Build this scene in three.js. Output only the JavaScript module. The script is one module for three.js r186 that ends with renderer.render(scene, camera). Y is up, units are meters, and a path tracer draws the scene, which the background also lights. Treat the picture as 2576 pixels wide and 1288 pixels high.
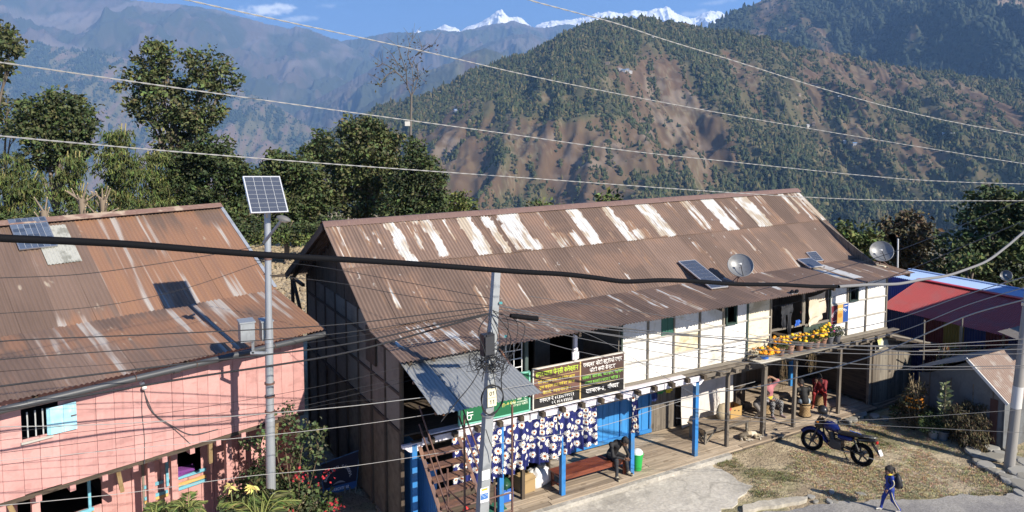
import * as THREE from 'three';
import { mergeGeometries, mergeVertices } from 'three/addons/utils/BufferGeometryUtils.js';
import { MarchingCubes } from 'three/addons/objects/MarchingCubes.js';

// ---------------------------------------------------------------- camera
const F = 1936, CX = 1288, CY = 450, HOR = 295, EYE = 10;          // focal length and centre of the lens, in units of a picture 2576 wide
const PITCH = Math.atan((CY - HOR) / F);
const scene = new THREE.Scene();
const camera = new THREE.PerspectiveCamera(2 * Math.atan(644 / F) * 180 / Math.PI, 2, 0.1, 60000);
camera.position.set(0, EYE, 0);
camera.rotation.x = -PITCH;
camera.setViewOffset(2576, 1288, 0, 644 - CY, 2576, 1288);
// ---------------------------------------------------------------- sun, sky, exposure
const SUN = new THREE.Vector3(0.75, 0, 0.66).normalize().multiplyScalar(Math.cos(33 * Math.PI / 180)); SUN.y = Math.sin(33 * Math.PI / 180);
const sun = new THREE.DirectionalLight(new THREE.Color().setRGB(1.0, 0.92, 0.80), 5);
sun.position.copy(SUN).multiplyScalar(60).add(new THREE.Vector3(2, 0, -22)); sun.target.position.set(2, 0, -22);
sun.castShadow = true; sun.shadow.mapSize.set(4096, 4096); sun.shadow.radius = 1;
Object.assign(sun.shadow.camera, { left: -40, right: 40, top: 40, bottom: -40, near: 1, far: 160 });
scene.add(sun, sun.target);
{
  const W = 4096, H = 2048, d = new Float32Array(W * H * 4);
  const hash = (x, y) => { const s = Math.sin(x * 127.1 + y * 311.7) * 43758.5453; return s - Math.floor(s); };
  const vn = (x, y) => { const a = Math.floor(x), b = Math.floor(y), u = x - a, v = y - b, p = u * u * (3 - 2 * u), q = v * v * (3 - 2 * v); return (hash(a, b) * (1 - p) + hash(a + 1, b) * p) * (1 - q) + (hash(a, b + 1) * (1 - p) + hash(a + 1, b + 1) * p) * q; };
  const fb = (x, y) => vn(x, y) * .5 + vn(x * 2.1, y * 2.1) * .28 + vn(x * 4.3, y * 4.3) * .15 + vn(x * 9, y * 9) * .07;
  // one small fair-weather cloud over the far ridge and a few thin wisps
  const clouds = [[-17.4, 7.45, 1.75, .42, 1, 1], [-15.2, 6.9, 1.1, .2, .5, 2], [-13.2, 7.9, .8, .14, .25, 3], [13.2, 7.3, 1.6, .25, .35, 4], [14.9, 8.1, 1.2, .16, .25, 5]];
  for (let j = 0; j < H; j++) {
    const el = ((j + .5) / H - .5) * Math.PI, e = Math.max(0, el), s = Math.sin(e), k = Math.exp(-s * 5.2), k2 = Math.exp(-s * 17);
    const r = .032 + .12 * k + .24 * k2, g = .09 + .27 * k + .20 * k2, b = .26 + .46 * k + .12 * k2;
    for (let i = 0; i < W; i++) {
      const o = (j * W + i) * 4; let R = r, G = g, B = b;
      if (el > .09 && el < .17) {
        const th = ((i + .5) / W - .5) * 2 * Math.PI, az = Math.atan2(Math.cos(th), -Math.sin(th)) * 180 / Math.PI, ed = el * 180 / Math.PI;
        for (const [ca, ce, wa, we, amt, sd] of clouds) {
          const u = (az - ca) / wa, v = (ed - ce - (az - ca) * .1) / we, q = u * u + v * v;
          if (q < 2.4) { const c = Math.min(1, Math.max(0, (1.25 - q + (fb(az * 2.4 + sd * 9, ed * 5.5) - .5) * 3) * .8)) * amt; R += (.92 - R) * c; G += (.95 - G) * c; B += (1.0 - B) * c; }
        }
      }
      d[o] = R; d[o + 1] = G; d[o + 2] = B; d[o + 3] = 1;
    }
  }
  const sky = new THREE.DataTexture(d, W, H, THREE.RGBAFormat, THREE.FloatType);
  sky.mapping = THREE.EquirectangularReflectionMapping; sky.minFilter = sky.magFilter = THREE.LinearFilter; sky.needsUpdate = true;
  scene.background = sky; scene.environment = sky;
}
scene.fog = new THREE.FogExp2(new THREE.Color().setRGB(.33, .58, 1.0), 0.000054);
const renderer = new THREE.WebGLRenderer({ antialias: true });
renderer.toneMapping = THREE.LinearToneMapping; renderer.toneMappingExposure = 1.65;
renderer.shadowMap.enabled = true; renderer.shadowMap.type = THREE.PCFSoftShadowMap;

// ---------------------------------------------------------------- helpers
const V = (x, y, z) => new THREE.Vector3(x, y, z);
let seed = 12345;
const rnd = () => { seed = (seed + 0x6D2B79F5) | 0; let t = Math.imul(seed ^ (seed >>> 15), 1 | seed); t = (t + Math.imul(t ^ (t >>> 7), 61 | t)) ^ t; return ((t ^ (t >>> 14)) >>> 0) / 4294967296; };
const rr = (a, b) => a + (b - a) * rnd();
const pick = (a) => a[Math.floor(rnd() * a.length)];
const clamp = (x, a = 0, b = 1) => Math.min(b, Math.max(a, x));
const ss = (a, b, x) => { const t = clamp((x - a) / (b - a)); return t * t * (3 - 2 * t); };
const mix = (a, b, t) => a + (b - a) * t;
const h2 = (x, y) => { let h = Math.imul(x, 374761393) + Math.imul(y, 668265263) | 0; h = Math.imul(h ^ (h >>> 13), 1274126177); return ((h ^ (h >>> 16)) >>> 0) / 4294967296; };
const vn = (x, y) => { const a = Math.floor(x), b = Math.floor(y), u = x - a, v = y - b, p = u * u * (3 - 2 * u), q = v * v * (3 - 2 * v); return (h2(a, b) * (1 - p) + h2(a + 1, b) * p) * (1 - q) + (h2(a, b + 1) * (1 - p) + h2(a + 1, b + 1) * p) * q; };
const fbm = (x, y, n = 4) => { let s = 0, a = .5, t = 0; for (let i = 0; i < n; i++) { s += a * vn(x, y); t += a; a *= .5; x = x * 2.03 + 17.3; y = y * 2.03 + 5.1; } return s / t; };
const ridged = (x, y, n = 4) => { let s = 0, a = .5, t = 0; for (let i = 0; i < n; i++) { s += a * (1 - Math.abs(2 * vn(x, y) - 1)); t += a; a *= .5; x = x * 2.03 + 7.7; y = y * 2.03 + 3.1; } return s / t; };
// a viewing ray through a point of the survey picture, a point on it at a given distance ahead, at a given height, or on an upright plane
const ray = (x, y) => { const dx = (x - CX) / F, dy = -(y - CY) / F, c = Math.cos(PITCH), s = Math.sin(PITCH); return V(dx, dy * c - s, -dy * s - c); };
const ahead = (x, y, depth) => { const d = ray(x, y); return d.multiplyScalar(depth / -d.z).add(V(0, EYE, 0)); };
const gnd = (x, y, h = 0) => { const d = ray(x, y); return d.multiplyScalar((h - EYE) / d.y).add(V(0, EYE, 0)); };
const taken = {};
const numbered = (n) => { const k = taken[n] = (taken[n] ?? -1) + 1; return k ? n + '_' + String(k).padStart(3, '0') : n; };
const shade = (o) => { o.traverse((m) => { if (m.isMesh) { m.castShadow = true; m.receiveShadow = true; } }); return o; };
function tag(o, label, category, group) { o.userData.label = label; o.userData.category = category; if (group) o.userData.group = group; return o; }
function mesh(name, geo, m, parent) {
  const g = Array.isArray(geo) ? join(geo) : geo;
  const o = new THREE.Mesh(g, m); o.name = parent && parent !== scene ? name : numbered(name); o.castShadow = o.receiveShadow = true; (parent ?? scene).add(o); return o;
}
function thing(name, label, category, pos = V(0, 0, 0), turn = 0, group) { const o = new THREE.Group(); o.name = numbered(name); o.position.copy(pos); o.rotation.y = turn; scene.add(o); return tag(o, label, category, group); }
function solo(name, label, category, geo, m, group) { return tag(mesh(name, geo, m, scene), label, category, group); }
function struct(name, geo, m) { const o = mesh(name, geo, m, scene); o.userData.kind = 'structure'; return o; }
function part(parent, name) { const o = new THREE.Group(); o.name = name; parent.add(o); return o; }
function join(list) {
  const anyColor = list.some((g) => g.attributes.color);
  const l = list.map((g) => {
    g = g.index ? g.toNonIndexed() : g; const n = g.attributes.position.count;
    if (!g.attributes.normal) g.computeVertexNormals();
    if (!g.attributes.uv) g.setAttribute('uv', new THREE.BufferAttribute(new Float32Array(n * 2), 2));
    if (anyColor && !g.attributes.color) g.setAttribute('color', new THREE.BufferAttribute(new Float32Array(n * 3).fill(1), 3));
    return g;
  });
  return l.length === 1 ? l[0] : mergeGeometries(l);
}
// box whose uv runs in metres, v along the longest side of each face, at a random place of the texture
function bx(w, h, d, x = 0, y = 0, z = 0, rx = 0, ry = 0, rz = 0) {
  const g = new THREE.BoxGeometry(w, h, d), uv = g.attributes.uv, ou = rnd() * 3, ov = rnd() * 3;
  const dims = [[d, h], [d, h], [w, d], [w, d], [w, h], [w, h]];
  for (let f = 0; f < 6; f++) for (let k = 0; k < 4; k++) {
    const i = f * 4 + k, a = uv.getX(i) * dims[f][0], b = uv.getY(i) * dims[f][1];
    if (dims[f][0] > dims[f][1]) uv.setXY(i, b + ou, a + ov); else uv.setXY(i, a + ou, b + ov);
  }
  if (rz) g.rotateZ(rz); if (rx) g.rotateX(rx); if (ry) g.rotateY(ry);
  return g.translate(x, y, z);
}
// beam between two points with rectangular section
function beam(a, b, w, t, up = V(0, 1, 0)) {
  const d = b.clone().sub(a), L = d.length(); d.normalize();
  const g = bx(w, L, t); let s = new THREE.Vector3().crossVectors(up, d); if (s.lengthSq() < 1e-6) s = V(1, 0, 0); s.normalize();
  const n = new THREE.Vector3().crossVectors(s, d);
  g.applyMatrix4(new THREE.Matrix4().makeBasis(s, d, n).setPosition(a.clone().add(b).multiplyScalar(.5))); return g;
}
function rod(a, b, r0, r1 = r0, n = 8) {
  const d = b.clone().sub(a), L = d.length(), g = new THREE.CylinderGeometry(r1, r0, L, n, 1);
  g.applyQuaternion(new THREE.Quaternion().setFromUnitVectors(V(0, 1, 0), d.normalize())); return g.translate((a.x + b.x) / 2, (a.y + b.y) / 2, (a.z + b.z) / 2);
}
const tube = (pts, r, n = 6, seg = 0, closed = false) => new THREE.TubeGeometry(new THREE.CatmullRomCurve3(pts, closed), seg || pts.length * 6, r, n, closed);
// corrugated sheet on four corners; the waves run from edge a-b to edge d-c
function corr(a, b, c, d, pitch = .076, amp = .009, rows = 2, wob = 0, per = 6) {
  const wid = (a.distanceTo(b) + d.distanceTo(c)) / 2, len = (a.distanceTo(d) + b.distanceTo(c)) / 2, nx = Math.max(per, Math.round(wid / pitch) * per);
  const nrm = new THREE.Vector3().crossVectors(b.clone().sub(a), d.clone().sub(a)).normalize(); if (nrm.y < 0) nrm.negate();
  const pos = [], uv = [], idx = [], ou = rnd() * 7, p = V(), q = V(), ph = rnd() * 6;
  for (let j = 0; j <= rows; j++) for (let i = 0; i <= nx; i++) {
    const s = i / nx, t = j / rows; p.lerpVectors(a, b, s); q.lerpVectors(d, c, s); p.lerp(q, t);
    const k = amp * Math.sin(i / per * 2 * Math.PI) + wob * Math.sin(ph + t * 3 + s * 2.3) * (j ? 1 : 0);
    pos.push(p.x + nrm.x * k, p.y + nrm.y * k, p.z + nrm.z * k); uv.push(s * wid + ou, t * len);
  }
  for (let j = 0; j < rows; j++) for (let i = 0; i < nx; i++) { const o = j * (nx + 1) + i; idx.push(o, o + nx + 1, o + 1, o + 1, o + nx + 1, o + nx + 2); }
  const g = new THREE.BufferGeometry(); g.setAttribute('position', new THREE.Float32BufferAttribute(pos, 3)); g.setAttribute('uv', new THREE.Float32BufferAttribute(uv, 2)); g.setIndex(idx); g.computeVertexNormals(); return g;
}
// flat polygon at height y from ground points (Vector3 list), uv in metres
function poly(pts, y) {
  const s = new THREE.Shape(pts.map((p) => new THREE.Vector2(p.x, -p.z))), g = new THREE.ShapeGeometry(s); g.rotateX(-Math.PI / 2); g.translate(0, y, 0);
  const n = g.attributes.position; for (let i = 0; i < n.count; i++) g.attributes.uv.setXY(i, n.getX(i), n.getZ(i)); return g;
}
function tex(w, h, fn, srgb = true, rx = 1, ry = 1) {       // fn(u, v, x, y) -> [r, g, b] linear (or a height)
  const d = new Uint8Array(w * h * 4), en = (c) => 255 * (c <= .0031308 ? 12.92 * c : 1.055 * Math.pow(c, 1 / 2.4) - .055);
  for (let y = 0; y < h; y++) for (let x = 0; x < w; x++) { const c = fn(x / w, y / h, x, y), o = (y * w + x) * 4; if (srgb) { d[o] = clamp(en(Math.max(0, c[0])), 0, 255); d[o + 1] = clamp(en(Math.max(0, c[1])), 0, 255); d[o + 2] = clamp(en(Math.max(0, c[2])), 0, 255); } else d[o] = d[o + 1] = d[o + 2] = clamp(c * 255, 0, 255); d[o + 3] = 255; }
  const t = new THREE.DataTexture(d, w, h); t.colorSpace = srgb ? THREE.SRGBColorSpace : THREE.NoColorSpace; t.wrapS = t.wrapT = THREE.RepeatWrapping; t.magFilter = THREE.LinearFilter; t.minFilter = THREE.LinearMipmapLinearFilter; t.generateMipmaps = true; t.repeat.set(rx, ry); t.needsUpdate = true; return t;
}
// noise that repeats after n cells
const tn = (x, y, n, m = n) => { const a = Math.floor(x), b = Math.floor(y), u = x - a, v = y - b, p = u * u * (3 - 2 * u), q = v * v * (3 - 2 * v), A = ((a % n) + n) % n, B = ((b % m) + m) % m, A1 = (A + 1) % n, B1 = (B + 1) % m; return (h2(A, B + n * 91) * (1 - p) + h2(A1, B + n * 91) * p) * (1 - q) + (h2(A, B1 + n * 91) * (1 - p) + h2(A1, B1 + n * 91) * p) * q; };
const tf = (u, v, n, m = n, o = 4) => { let s = 0, a = .5, t = 0; for (let i = 0; i < o; i++) { s += a * tn(u * n, v * m, n, m); t += a; a *= .5; n *= 2; m *= 2; } return s / t; };
const mat = (c, rough = .8, o = {}) => { const m = new THREE.MeshStandardMaterial({ roughness: rough, side: THREE.DoubleSide, ...o }); if (Array.isArray(c)) m.color.setRGB(...c); else m.color.set(c); return m; };
const C3 = (r, g, b) => new THREE.Color().setRGB(r, g, b);
// ---------------------------------------------------------------- land: near hill, far ridges, snow peaks
function lerpPts(pts, x) { if (x <= pts[0][0]) return pts[0][1]; for (let i = 1; i < pts.length; i++) if (x <= pts[i][0]) { const [a, b] = pts[i - 1], [c, d] = pts[i]; return b + (d - b) * (x - a) / (c - a); } return pts[pts.length - 1][1]; }
// A ridge: crest line given by where it is seen and how far away it stands, flanks with spurs and gullies down to a base level
function ridge(name, pts, R, span, base, opt) {
  const { n = 400, rows = 120, rough = .2, scale = 900, color, jag = 0, jagScale = 60, steep = 1.0, x0 = pts[0][0], x1 = pts[pts.length - 1][0], near } = opt;
  const pos = [], col = [], idx = [], hts = [];
  for (let i = 0; i <= n; i++) {
    const px = x0 + (x1 - x0) * i / n, Rr = typeof R === 'function' ? R(px) : R, tx = (px - CX) / F, cl = Math.cos(PITCH);
    const py = lerpPts(pts, px), crest = ahead(px, py, Rr).y;
    const X = (z) => (px - CX) / F * z / (cl);
    for (let j = 0; j <= rows; j++) {
      const t = j / rows;                                   // 0 foot, 0.8 crest, 1 behind
      const q = t / .8, z = Rr - span * (1 - q) * (q < 1 ? 1 : .6), x = X(Rr) * (1 + (z / Rr - 1) * (near ?? .8));
      let k = q < 1 ? Math.pow(q, steep) : 1 - (q - 1) * 1.5;
      const env = q < 1 ? Math.sin(Math.PI * Math.min(1, q)) * .9 + .1 * (1 - Math.abs(2 * q - 1)) : 0;
      const wx = x + 400 * (fbm(x / scale * .7 + 9, z / scale * .7, 3) - .5), wz = z + 400 * (fbm(x / scale * .7, z / scale * .7 + 31, 3) - .5);
      let y = base + (crest - base) * k + (crest - base) * rough * env * ((ridged(wx / scale, wz / (scale * 2.2), 5) - .55) * 2 + (fbm(x / scale * 5, z / scale * 5, 4) - .5) * .35);
      y += (opt.gully ?? 0) * (ridged(wx / (scale * .34) + 5, wz / (scale * .8) + 2, 4) - .55) * env; if (jag) y += jag * (fbm(x / jagScale, z / jagScale, 4) - .5) * ss(0, .9, q) + (q >= .93 ? jag * .35 * (vn(px / 3.1, 4) - .5) : 0);
      pos.push(x, y, -z); hts.push(k);
    }
  }
  const w = rows + 1;
  for (let i = 0; i < n; i++) for (let j = 0; j < rows; j++) { const o = i * w + j; idx.push(o, o + w, o + 1, o + 1, o + w, o + w + 1); }
  const g = new THREE.BufferGeometry(); g.setAttribute('position', new THREE.Float32BufferAttribute(pos, 3)); g.setIndex(idx); g.computeVertexNormals();
  const N = g.attributes.normal;
  for (let i = 0; i < hts.length; i++) { const c = color(pos[i * 3], pos[i * 3 + 1], pos[i * 3 + 2], hts[i], N.getY(i), N.getX(i)); col.push(c[0], c[1], c[2]); }
  g.setAttribute('color', new THREE.Float32BufferAttribute(col, 3));
  return { o: struct(name, g, landMat), pos, nrm: N.array, n, rows, hts };
}
const M0 = mat([.03, .03, .03], .6);
const landMat = mat([1, 1, 1], 1, { vertexColors: true });
const mixc = (a, b, t) => [mix(a[0], b[0], t), mix(a[1], b[1], t), mix(a[2], b[2], t)];
const ROCK = [.215, .165, .118], SCRUB = [.108, .068, .037], DRY = [.142, .098, .052], WOOD = [.050, .056, .026], FIELD = [.135, .125, .06], FOREST = [.048, .056, .026];
function farColor(x, y, z, k, ny) { const f = fbm(x / 420, z / 420 + y / 300, 5), b = fbm(x / 900 + 40, z / 900, 3); return mixc(mixc(FOREST, [.11, .085, .06], ss(.46, .68, f)), [.15, .125, .105], ss(.58, .72, b) * .6); }
const snowC = (x, y, z, k, ny, nx) => { const f = fbm(x / 260, y / 150, 4); return mixc([.90, .92, .95], [.22, .22, .24], ss(.60, .72, f) * ss(.75, .45, Math.abs(ny)) * .9); };

ridge('snow_mountain', [[1000, 110], [1045, 83], [1055, 75], [1068, 83], [1108, 68], [1120, 63], [1145, 68], [1160, 79], [1180, 66], [1210, 55], [1222, 48], [1238, 36], [1247, 29], [1254, 25], [1263, 25], [1270, 33], [1278, 43], [1290, 44], [1300, 41], [1310, 43], [1322, 55], [1335, 66], [1342, 72], [1348, 65], [1370, 55], [1385, 50], [1410, 51], [1450, 47], [1480, 41], [1500, 32], [1530, 27], [1560, 34], [1590, 26], [1620, 29], [1640, 22], [1660, 20], [1671, 15], [1685, 26], [1705, 38], [1730, 47], [1742, 45], [1760, 33], [1780, 27], [1800, 29], [1820, 36], [1900, 60]], 20500, 3500, 1300, { n: 700, rows: 90, rough: .22, scale: 520, jag: 70, jagScale: 130, color: snowC });
ridge('far_ridge', [[700, 130], [860, 104], [884, 100], [908, 97], [983, 83], [1023, 79], [1046, 83], [1060, 82], [1080, 76], [1110, 75], [1160, 80], [1195, 72], [1230, 63], [1258, 58], [1290, 53], [1320, 61], [1345, 69], [1370, 72], [1400, 64], [1430, 60], [1470, 70], [1500, 80], [1600, 110]], 18000, 4800, 0, { n: 420, rows: 130, rough: .24, scale: 1100, gully: 420, jag: 60, jagScale: 160, color: farColor });
ridge('far_ridge', [[-260, -70], [-100, -60], [60, -45], [200, -22], [300, -6], [350, 1], [430, 8], [505, 17], [555, 22], [590, 33], [625, 45], [700, 64], [740, 72], [755, 66], [775, 72], [820, 88], [858, 101], [930, 140], [1000, 185], [1080, 240]], (p) => 15200 + 1700 * ss(300, 900, p), 8200, -900, { n: 560, rows: 220, rough: .24, scale: 1500, gully: 480, jag: 60, jagScale: 220, color: (x, y, z, k, ny) => { const c = farColor(x, y, z, k, ny), f = fbm(x / 700 + 3, y / 420 + 8, 4); return mixc(c, [.20, .165, .14], ss(.5, .62, f) * ss(-3200, -4600, x - y * .5) * .7); } });
ridge('far_ridge', [[1120, 190], [1200, 120], [1260, 96], [1300, 86], [1331, 82], [1352, 92], [1380, 100], [1420, 98], [1480, 120]], 14500, 4200, -200, { n: 200, rows: 100, rough: .25, scale: 900, gully: 260, jag: 40, jagScale: 150, color: farColor });
ridge('far_ridge', [[700, 330], [780, 262], [860, 216], [930, 180], [960, 158], [984, 147], [1010, 155], [1060, 178], [1120, 205], [1200, 260]], 12200, 4200, -900, { n: 260, rows: 110, rough: .25, scale: 800, gully: 260, jag: 40, jagScale: 120, color: farColor });
ridge('far_ridge', [[740, 420], [790, 378], [830, 330], [880, 292], [950, 250], [1010, 214], [1060, 186], [1110, 168], [1150, 148], [1190, 130], [1225, 122], [1250, 128], [1275, 146], [1330, 175], [1420, 220]], 9000, 3800, -1000, { n: 320, rows: 130, rough: .22, scale: 700, gully: 200, jag: 30, jagScale: 90, color: (x, y, z, k, ny) => { const f = fbm(x / 260, z / 260 + y / 200, 5); return mixc(mixc(WOOD, FIELD, ss(.42, .58, f)), SCRUB, ss(.56, .68, f)); } });
const highHill = ridge('far_ridge', [[1560, 190], [1700, 110], [1800, 52], [1850, 28], [1890, 10], [1920, -8], [2000, -50], [2150, -90], [2350, -120], [2600, -140], [2860, -150]], (p) => 6000 - 400 * ss(2000, 2700, p), 3300, -700, { n: 480, rows: 200, rough: .2, scale: 620, jag: 26, jagScale: 60, gully: 130, color: (x, y, z, k, ny) => { const f = fbm(x / 240, z / 240 + y / 160, 6), g = fbm(x / 70, z / 70, 3); return mixc(mixc(FOREST, SCRUB, ss(.55, .68, f * .8 + g * .2)), ROCK, ss(.66, .74, f) * .8); } });
const valleyHill = ridge('left_hill', [[-300, 40], [-100, 55], [0, 70], [25, 78], [65, 95], [125, 112], [190, 125], [250, 130], [320, 145], [420, 176], [520, 198], [600, 218], [675, 252], [740, 292], [800, 330], [850, 365], [900, 400], [1000, 470]], (p) => 9800 - 1300 * ss(500, 900, p), 5000, -2000, { n: 480, rows: 220, rough: .14, scale: 800, jag: 34, jagScale: 70, steep: .85, gully: 170, color: (x, y, z, k, ny) => { const f = fbm(x / 210, z / 210 + y / 180, 6), g = fbm(x / 45, z / 45 + y / 30, 4); let c = mixc(FOREST, FIELD, ss(.40, .56, f * .6 + g * .4)); return mixc(c, [.19, .13, .09], ss(.55, .64, f * .7 + g * .3) * .9); } });
// the near hill: bare red-brown spurs and wooded gullies, set out as patches on the slope
const PATCH = [[1660, 230, 60, 90, 1.3], [1725, 330, 100, 110, 1.2], [1500, 440, 170, 80, 1.0], [1330, 360, 110, 55, .8], [1130, 375, 90, 60, 1.0], [1180, 470, 80, 60, 1.0], [1880, 190, 55, 80, .75], [2080, 205, 45, 60, .7], [2200, 200, 110, 38, .85], [2430, 240, 60, 60, .6], [2170, 330, 50, 30, .5], [2300, 400, 60, 40, .5], [1400, 248, 80, 18, .5], [2490, 290, 60, 50, .5], [1590, 330, 90, 60, .8], [1960, 290, 60, 30, .4], [2120, 440, 50, 30, .45], [1250, 200, 140, 55, -.8], [1480, 110, 150, 55, -.8], [1560, 272, 50, 40, -.9], [1440, 275, 120, 26, -1.0], [1270, 385, 38, 42, -1.0], [1630, 480, 150, 50, -1.0], [1900, 500, 200, 60, -.7], [2000, 390, 100, 60, -.35], [2250, 530, 200, 50, -.8], [1785, 230, 36, 110, -.55], [2400, 330, 55, 110, -.65], [1060, 300, 90, 38, -.75], [1750, 110, 150, 40, -.5], [1240, 520, 60, 40, -.5], [1370, 190, 90, 40, -.5]];
let patchAt = null;
const bareness = (x, y, z) => { let b = 0; if (patchAt) for (const [X, Y, rx, ry, k] of patchAt) { const a = (x - X) / rx, c = (y - Y) / ry, q = a * a + c * c; if (q < 6) b += k * Math.exp(-q); } const f = fbm(x / 210 + 3, z / 210 + y / 170, 5), g = fbm(x / 52, z / 52 + y / 44, 4); return .02 + b * .8 + (f - .5) * 1.5 + (g - .5) * 1.25; };
const hillColor = (x, y, z) => { const b = bareness(x, y, z), g = fbm(x / 16, z / 16, 3), v = fbm(x / 38 + y / 90, y / 22, 4); let c = mixc(SCRUB, DRY, ss(.3, .7, g)); c = mixc(c, [.12, .070, .038], ss(.35, .65, fbm(x / 130, y / 130, 3)) * .6); c = mixc(c, ROCK, ss(.55, 1.1, b) * ss(.5, .66, v) * .85); c = mixc(c, [.098, .092, .040], ss(.34, .0, b + (g - .5) * .5) * .85); const te = ss(.54, .62, fbm(x / 95 + 60, y / 60, 3)) * ss(320, 120, y); c = mixc(c, [.20, .165, .10], te * ss(.62, .9, (y / 7 + fbm(x / 40, z / 40, 2) * 2) % 1 < 0 ? 1 + (y / 7 + fbm(x / 40, z / 40, 2) * 2) % 1 : (y / 7 + fbm(x / 40, z / 40, 2) * 2) % 1) * .8); return mixc(c, WOOD, ss(-.02, -.3, b) * .85); };
const midHill = ridge('wooded_hill', [[560, 523], [700, 433], [800, 355], [880, 308], [960, 265], [1020, 252], [1080, 233], [1130, 211], [1180, 181], [1230, 167], [1275, 151], [1330, 135], [1390, 101], [1420, 85], [1450, 68], [1480, 61], [1510, 51], [1560, 47], [1610, 44], [1660, 51], [1700, 57], [1760, 69], [1830, 79], [1900, 91], [1985, 115], [2040, 125], [2100, 137], [2180, 155], [2260, 167], [2330, 179], [2400, 191], [2500, 203], [2600, 213], [2800, 237]], (p) => 3050 - 350 * ss(1700, 2700, p) + 500 * ss(1100, 600, p), 2300, -900, { n: 700, rows: 340, rough: .15, scale: 560, jag: 20, jagScale: 34, gully: 80, steep: .9, near: .55, color: () => [0, 0, 0] });
const seenAt = (x, y, z) => { const dy = y - EYE, c = Math.cos(PITCH), s = Math.sin(PITCH), D = -z * c - dy * s; return [CX + F * x / D, CY - F * (dy * c - z * s) / D]; };
const slopePoint = (H, px, py) => { let best = 1e9, o = 0; const { pos, rows } = H; for (let i = 0; i < pos.length / 3; i += 1) { if (i % (rows + 1) > rows * .79) continue; const [a, b] = seenAt(pos[i * 3], pos[i * 3 + 1], pos[i * 3 + 2]), d = (a - px) ** 2 + (b - py) ** 2; if (d < best) { best = d; o = i; } } return V(pos[o * 3], pos[o * 3 + 1], pos[o * 3 + 2]); };
patchAt = PATCH.map(([px, py, rx, ry, k]) => { const p = slopePoint(midHill, px, py), m = -p.z / F; return [p.x, p.y, rx * m, ry * m, k]; });
{ const c = midHill.o.geometry.attributes.color, p = midHill.pos; for (let i = 0; i < c.count; i++) { const q = hillColor(p[i * 3], p[i * 3 + 1], p[i * 3 + 2]); c.setXYZ(i, q[0], q[1], q[2]); } }
// woods on the slopes: too many to count, each a small crown of its own
const crownGeo = [0, 1, 2].map((v) => { const g = mergeVertices(new THREE.IcosahedronGeometry(1, 1).deleteAttribute('normal').deleteAttribute('uv')), P = g.attributes.position; for (let i = 0; i < P.count; i++) { const k = .72 + .5 * h2(i * 3 + v * 17, 9), y = P.getY(i); P.setXYZ(i, P.getX(i) * k * (v === 2 ? .62 * (1.15 - y * .5) : 1), (y * k + .7) * (v === 2 ? 1.7 : 1.0), P.getZ(i) * k * (v === 2 ? .62 * (1.15 - y * .5) : 1)); } const n = g.toNonIndexed(); n.computeVertexNormals(); return n; });
function woods(name, label, H, count, size, test, tint) {
  const { pos, rows, n } = H, w = rows + 1, lists = [[], [], []]; let tries = 0;
  while (lists[0].length + lists[1].length + lists[2].length < count && tries++ < count * 5) {
    const i = Math.floor(rnd() * n), j = Math.floor(rnd() * rows * .8), a = (i * w + j) * 3, b = ((i + 1) * w + j) * 3, c = (i * w + j + 1) * 3, s = rnd(), t = rnd(), x = mix(pos[a], pos[b], s) + (pos[c] - pos[a]) * t, y = mix(pos[a + 1], pos[b + 1], s) + (pos[c + 1] - pos[a + 1]) * t, z = mix(pos[a + 2], pos[b + 2], s) + (pos[c + 2] - pos[a + 2]) * t, py = seenAt(x, y, z)[1]; if (py > 620) continue; const k = test(x, y, z); if (rnd() < k) lists[Math.floor(rnd() * 3)].push([x, y, z, size * (rnd() < .55 ? rr(.24, .7) : rr(.7, 1.5)) * (.45 + .55 * k)]);
  }
  const m = mat([1, 1, 1], 1); const mm = new THREE.Matrix4(), q = new THREE.Quaternion(), cc = new THREE.Color();
  lists.forEach((l, v) => { const o = new THREE.InstancedMesh(crownGeo[v], m, l.length); o.name = numbered(name); l.forEach(([x, y, z, s], i) => { q.setFromAxisAngle(V(0, 1, 0), rnd() * 6.28); o.setMatrixAt(i, mm.compose(V(x, y - s * .25, z), q, V(s * rr(.8, 1.2), s * rr(.85, 1.3), s * rr(.8, 1.2)))); const t = tint(x, y, z); cc.setRGB(...t); o.setColorAt(i, cc); }); o.userData.kind = 'stuff'; o.userData.label = label + [' of round crowns', ' of mixed crowns', ' of tall crowns'][v]; o.castShadow = o.receiveShadow = true; scene.add(o); });
}
woods('hillside_wood', 'dense woods and scrub covering the near hill,', midHill, 98000, 5.3, (x, y, z) => { const b = bareness(x, y, z), q = fbm(x / 26 + 7, z / 26 + y / 20, 4), c = fbm(x / 9 + 3, z / 9 + y / 8, 2); return clamp(.6 * ss(.48, .62, q) * ss(.40, .55, c) + ss(.08, -.44, b + (q - .5) * 1.9) * .82); }, () => { const k = rr(.6, 1.45), g = rnd(); return g < .22 ? [.105 * k, .090 * k, .038 * k] : g < .5 ? [.068 * k, .074 * k, .028 * k] : [.042 * k, .056 * k, .021 * k]; });
woods('far_wood', 'woods on the mountain behind the near hill,', { ...highHill }, 44000, 12, (x, y, z) => clamp(.2 + ss(.60, .48, fbm(x / 240, z / 240 + y / 160, 6) * .8 + fbm(x / 70, z / 70, 3) * .2)), () => { const k = rr(.7, 1.4); return [.032 * k, .046 * k, .026 * k]; });
woods('valley_wood', 'woods on the hazy left slope,', valleyHill, 34000, 15, (x, y, z) => clamp(.1 + ss(.54, .42, fbm(x / 210, z / 210 + y / 180, 6) * .6 + fbm(x / 45, z / 45 + y / 30, 4) * .4)), () => { const k = rr(.7, 1.5); return [.036 * k, .052 * k, .028 * k]; });
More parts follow.
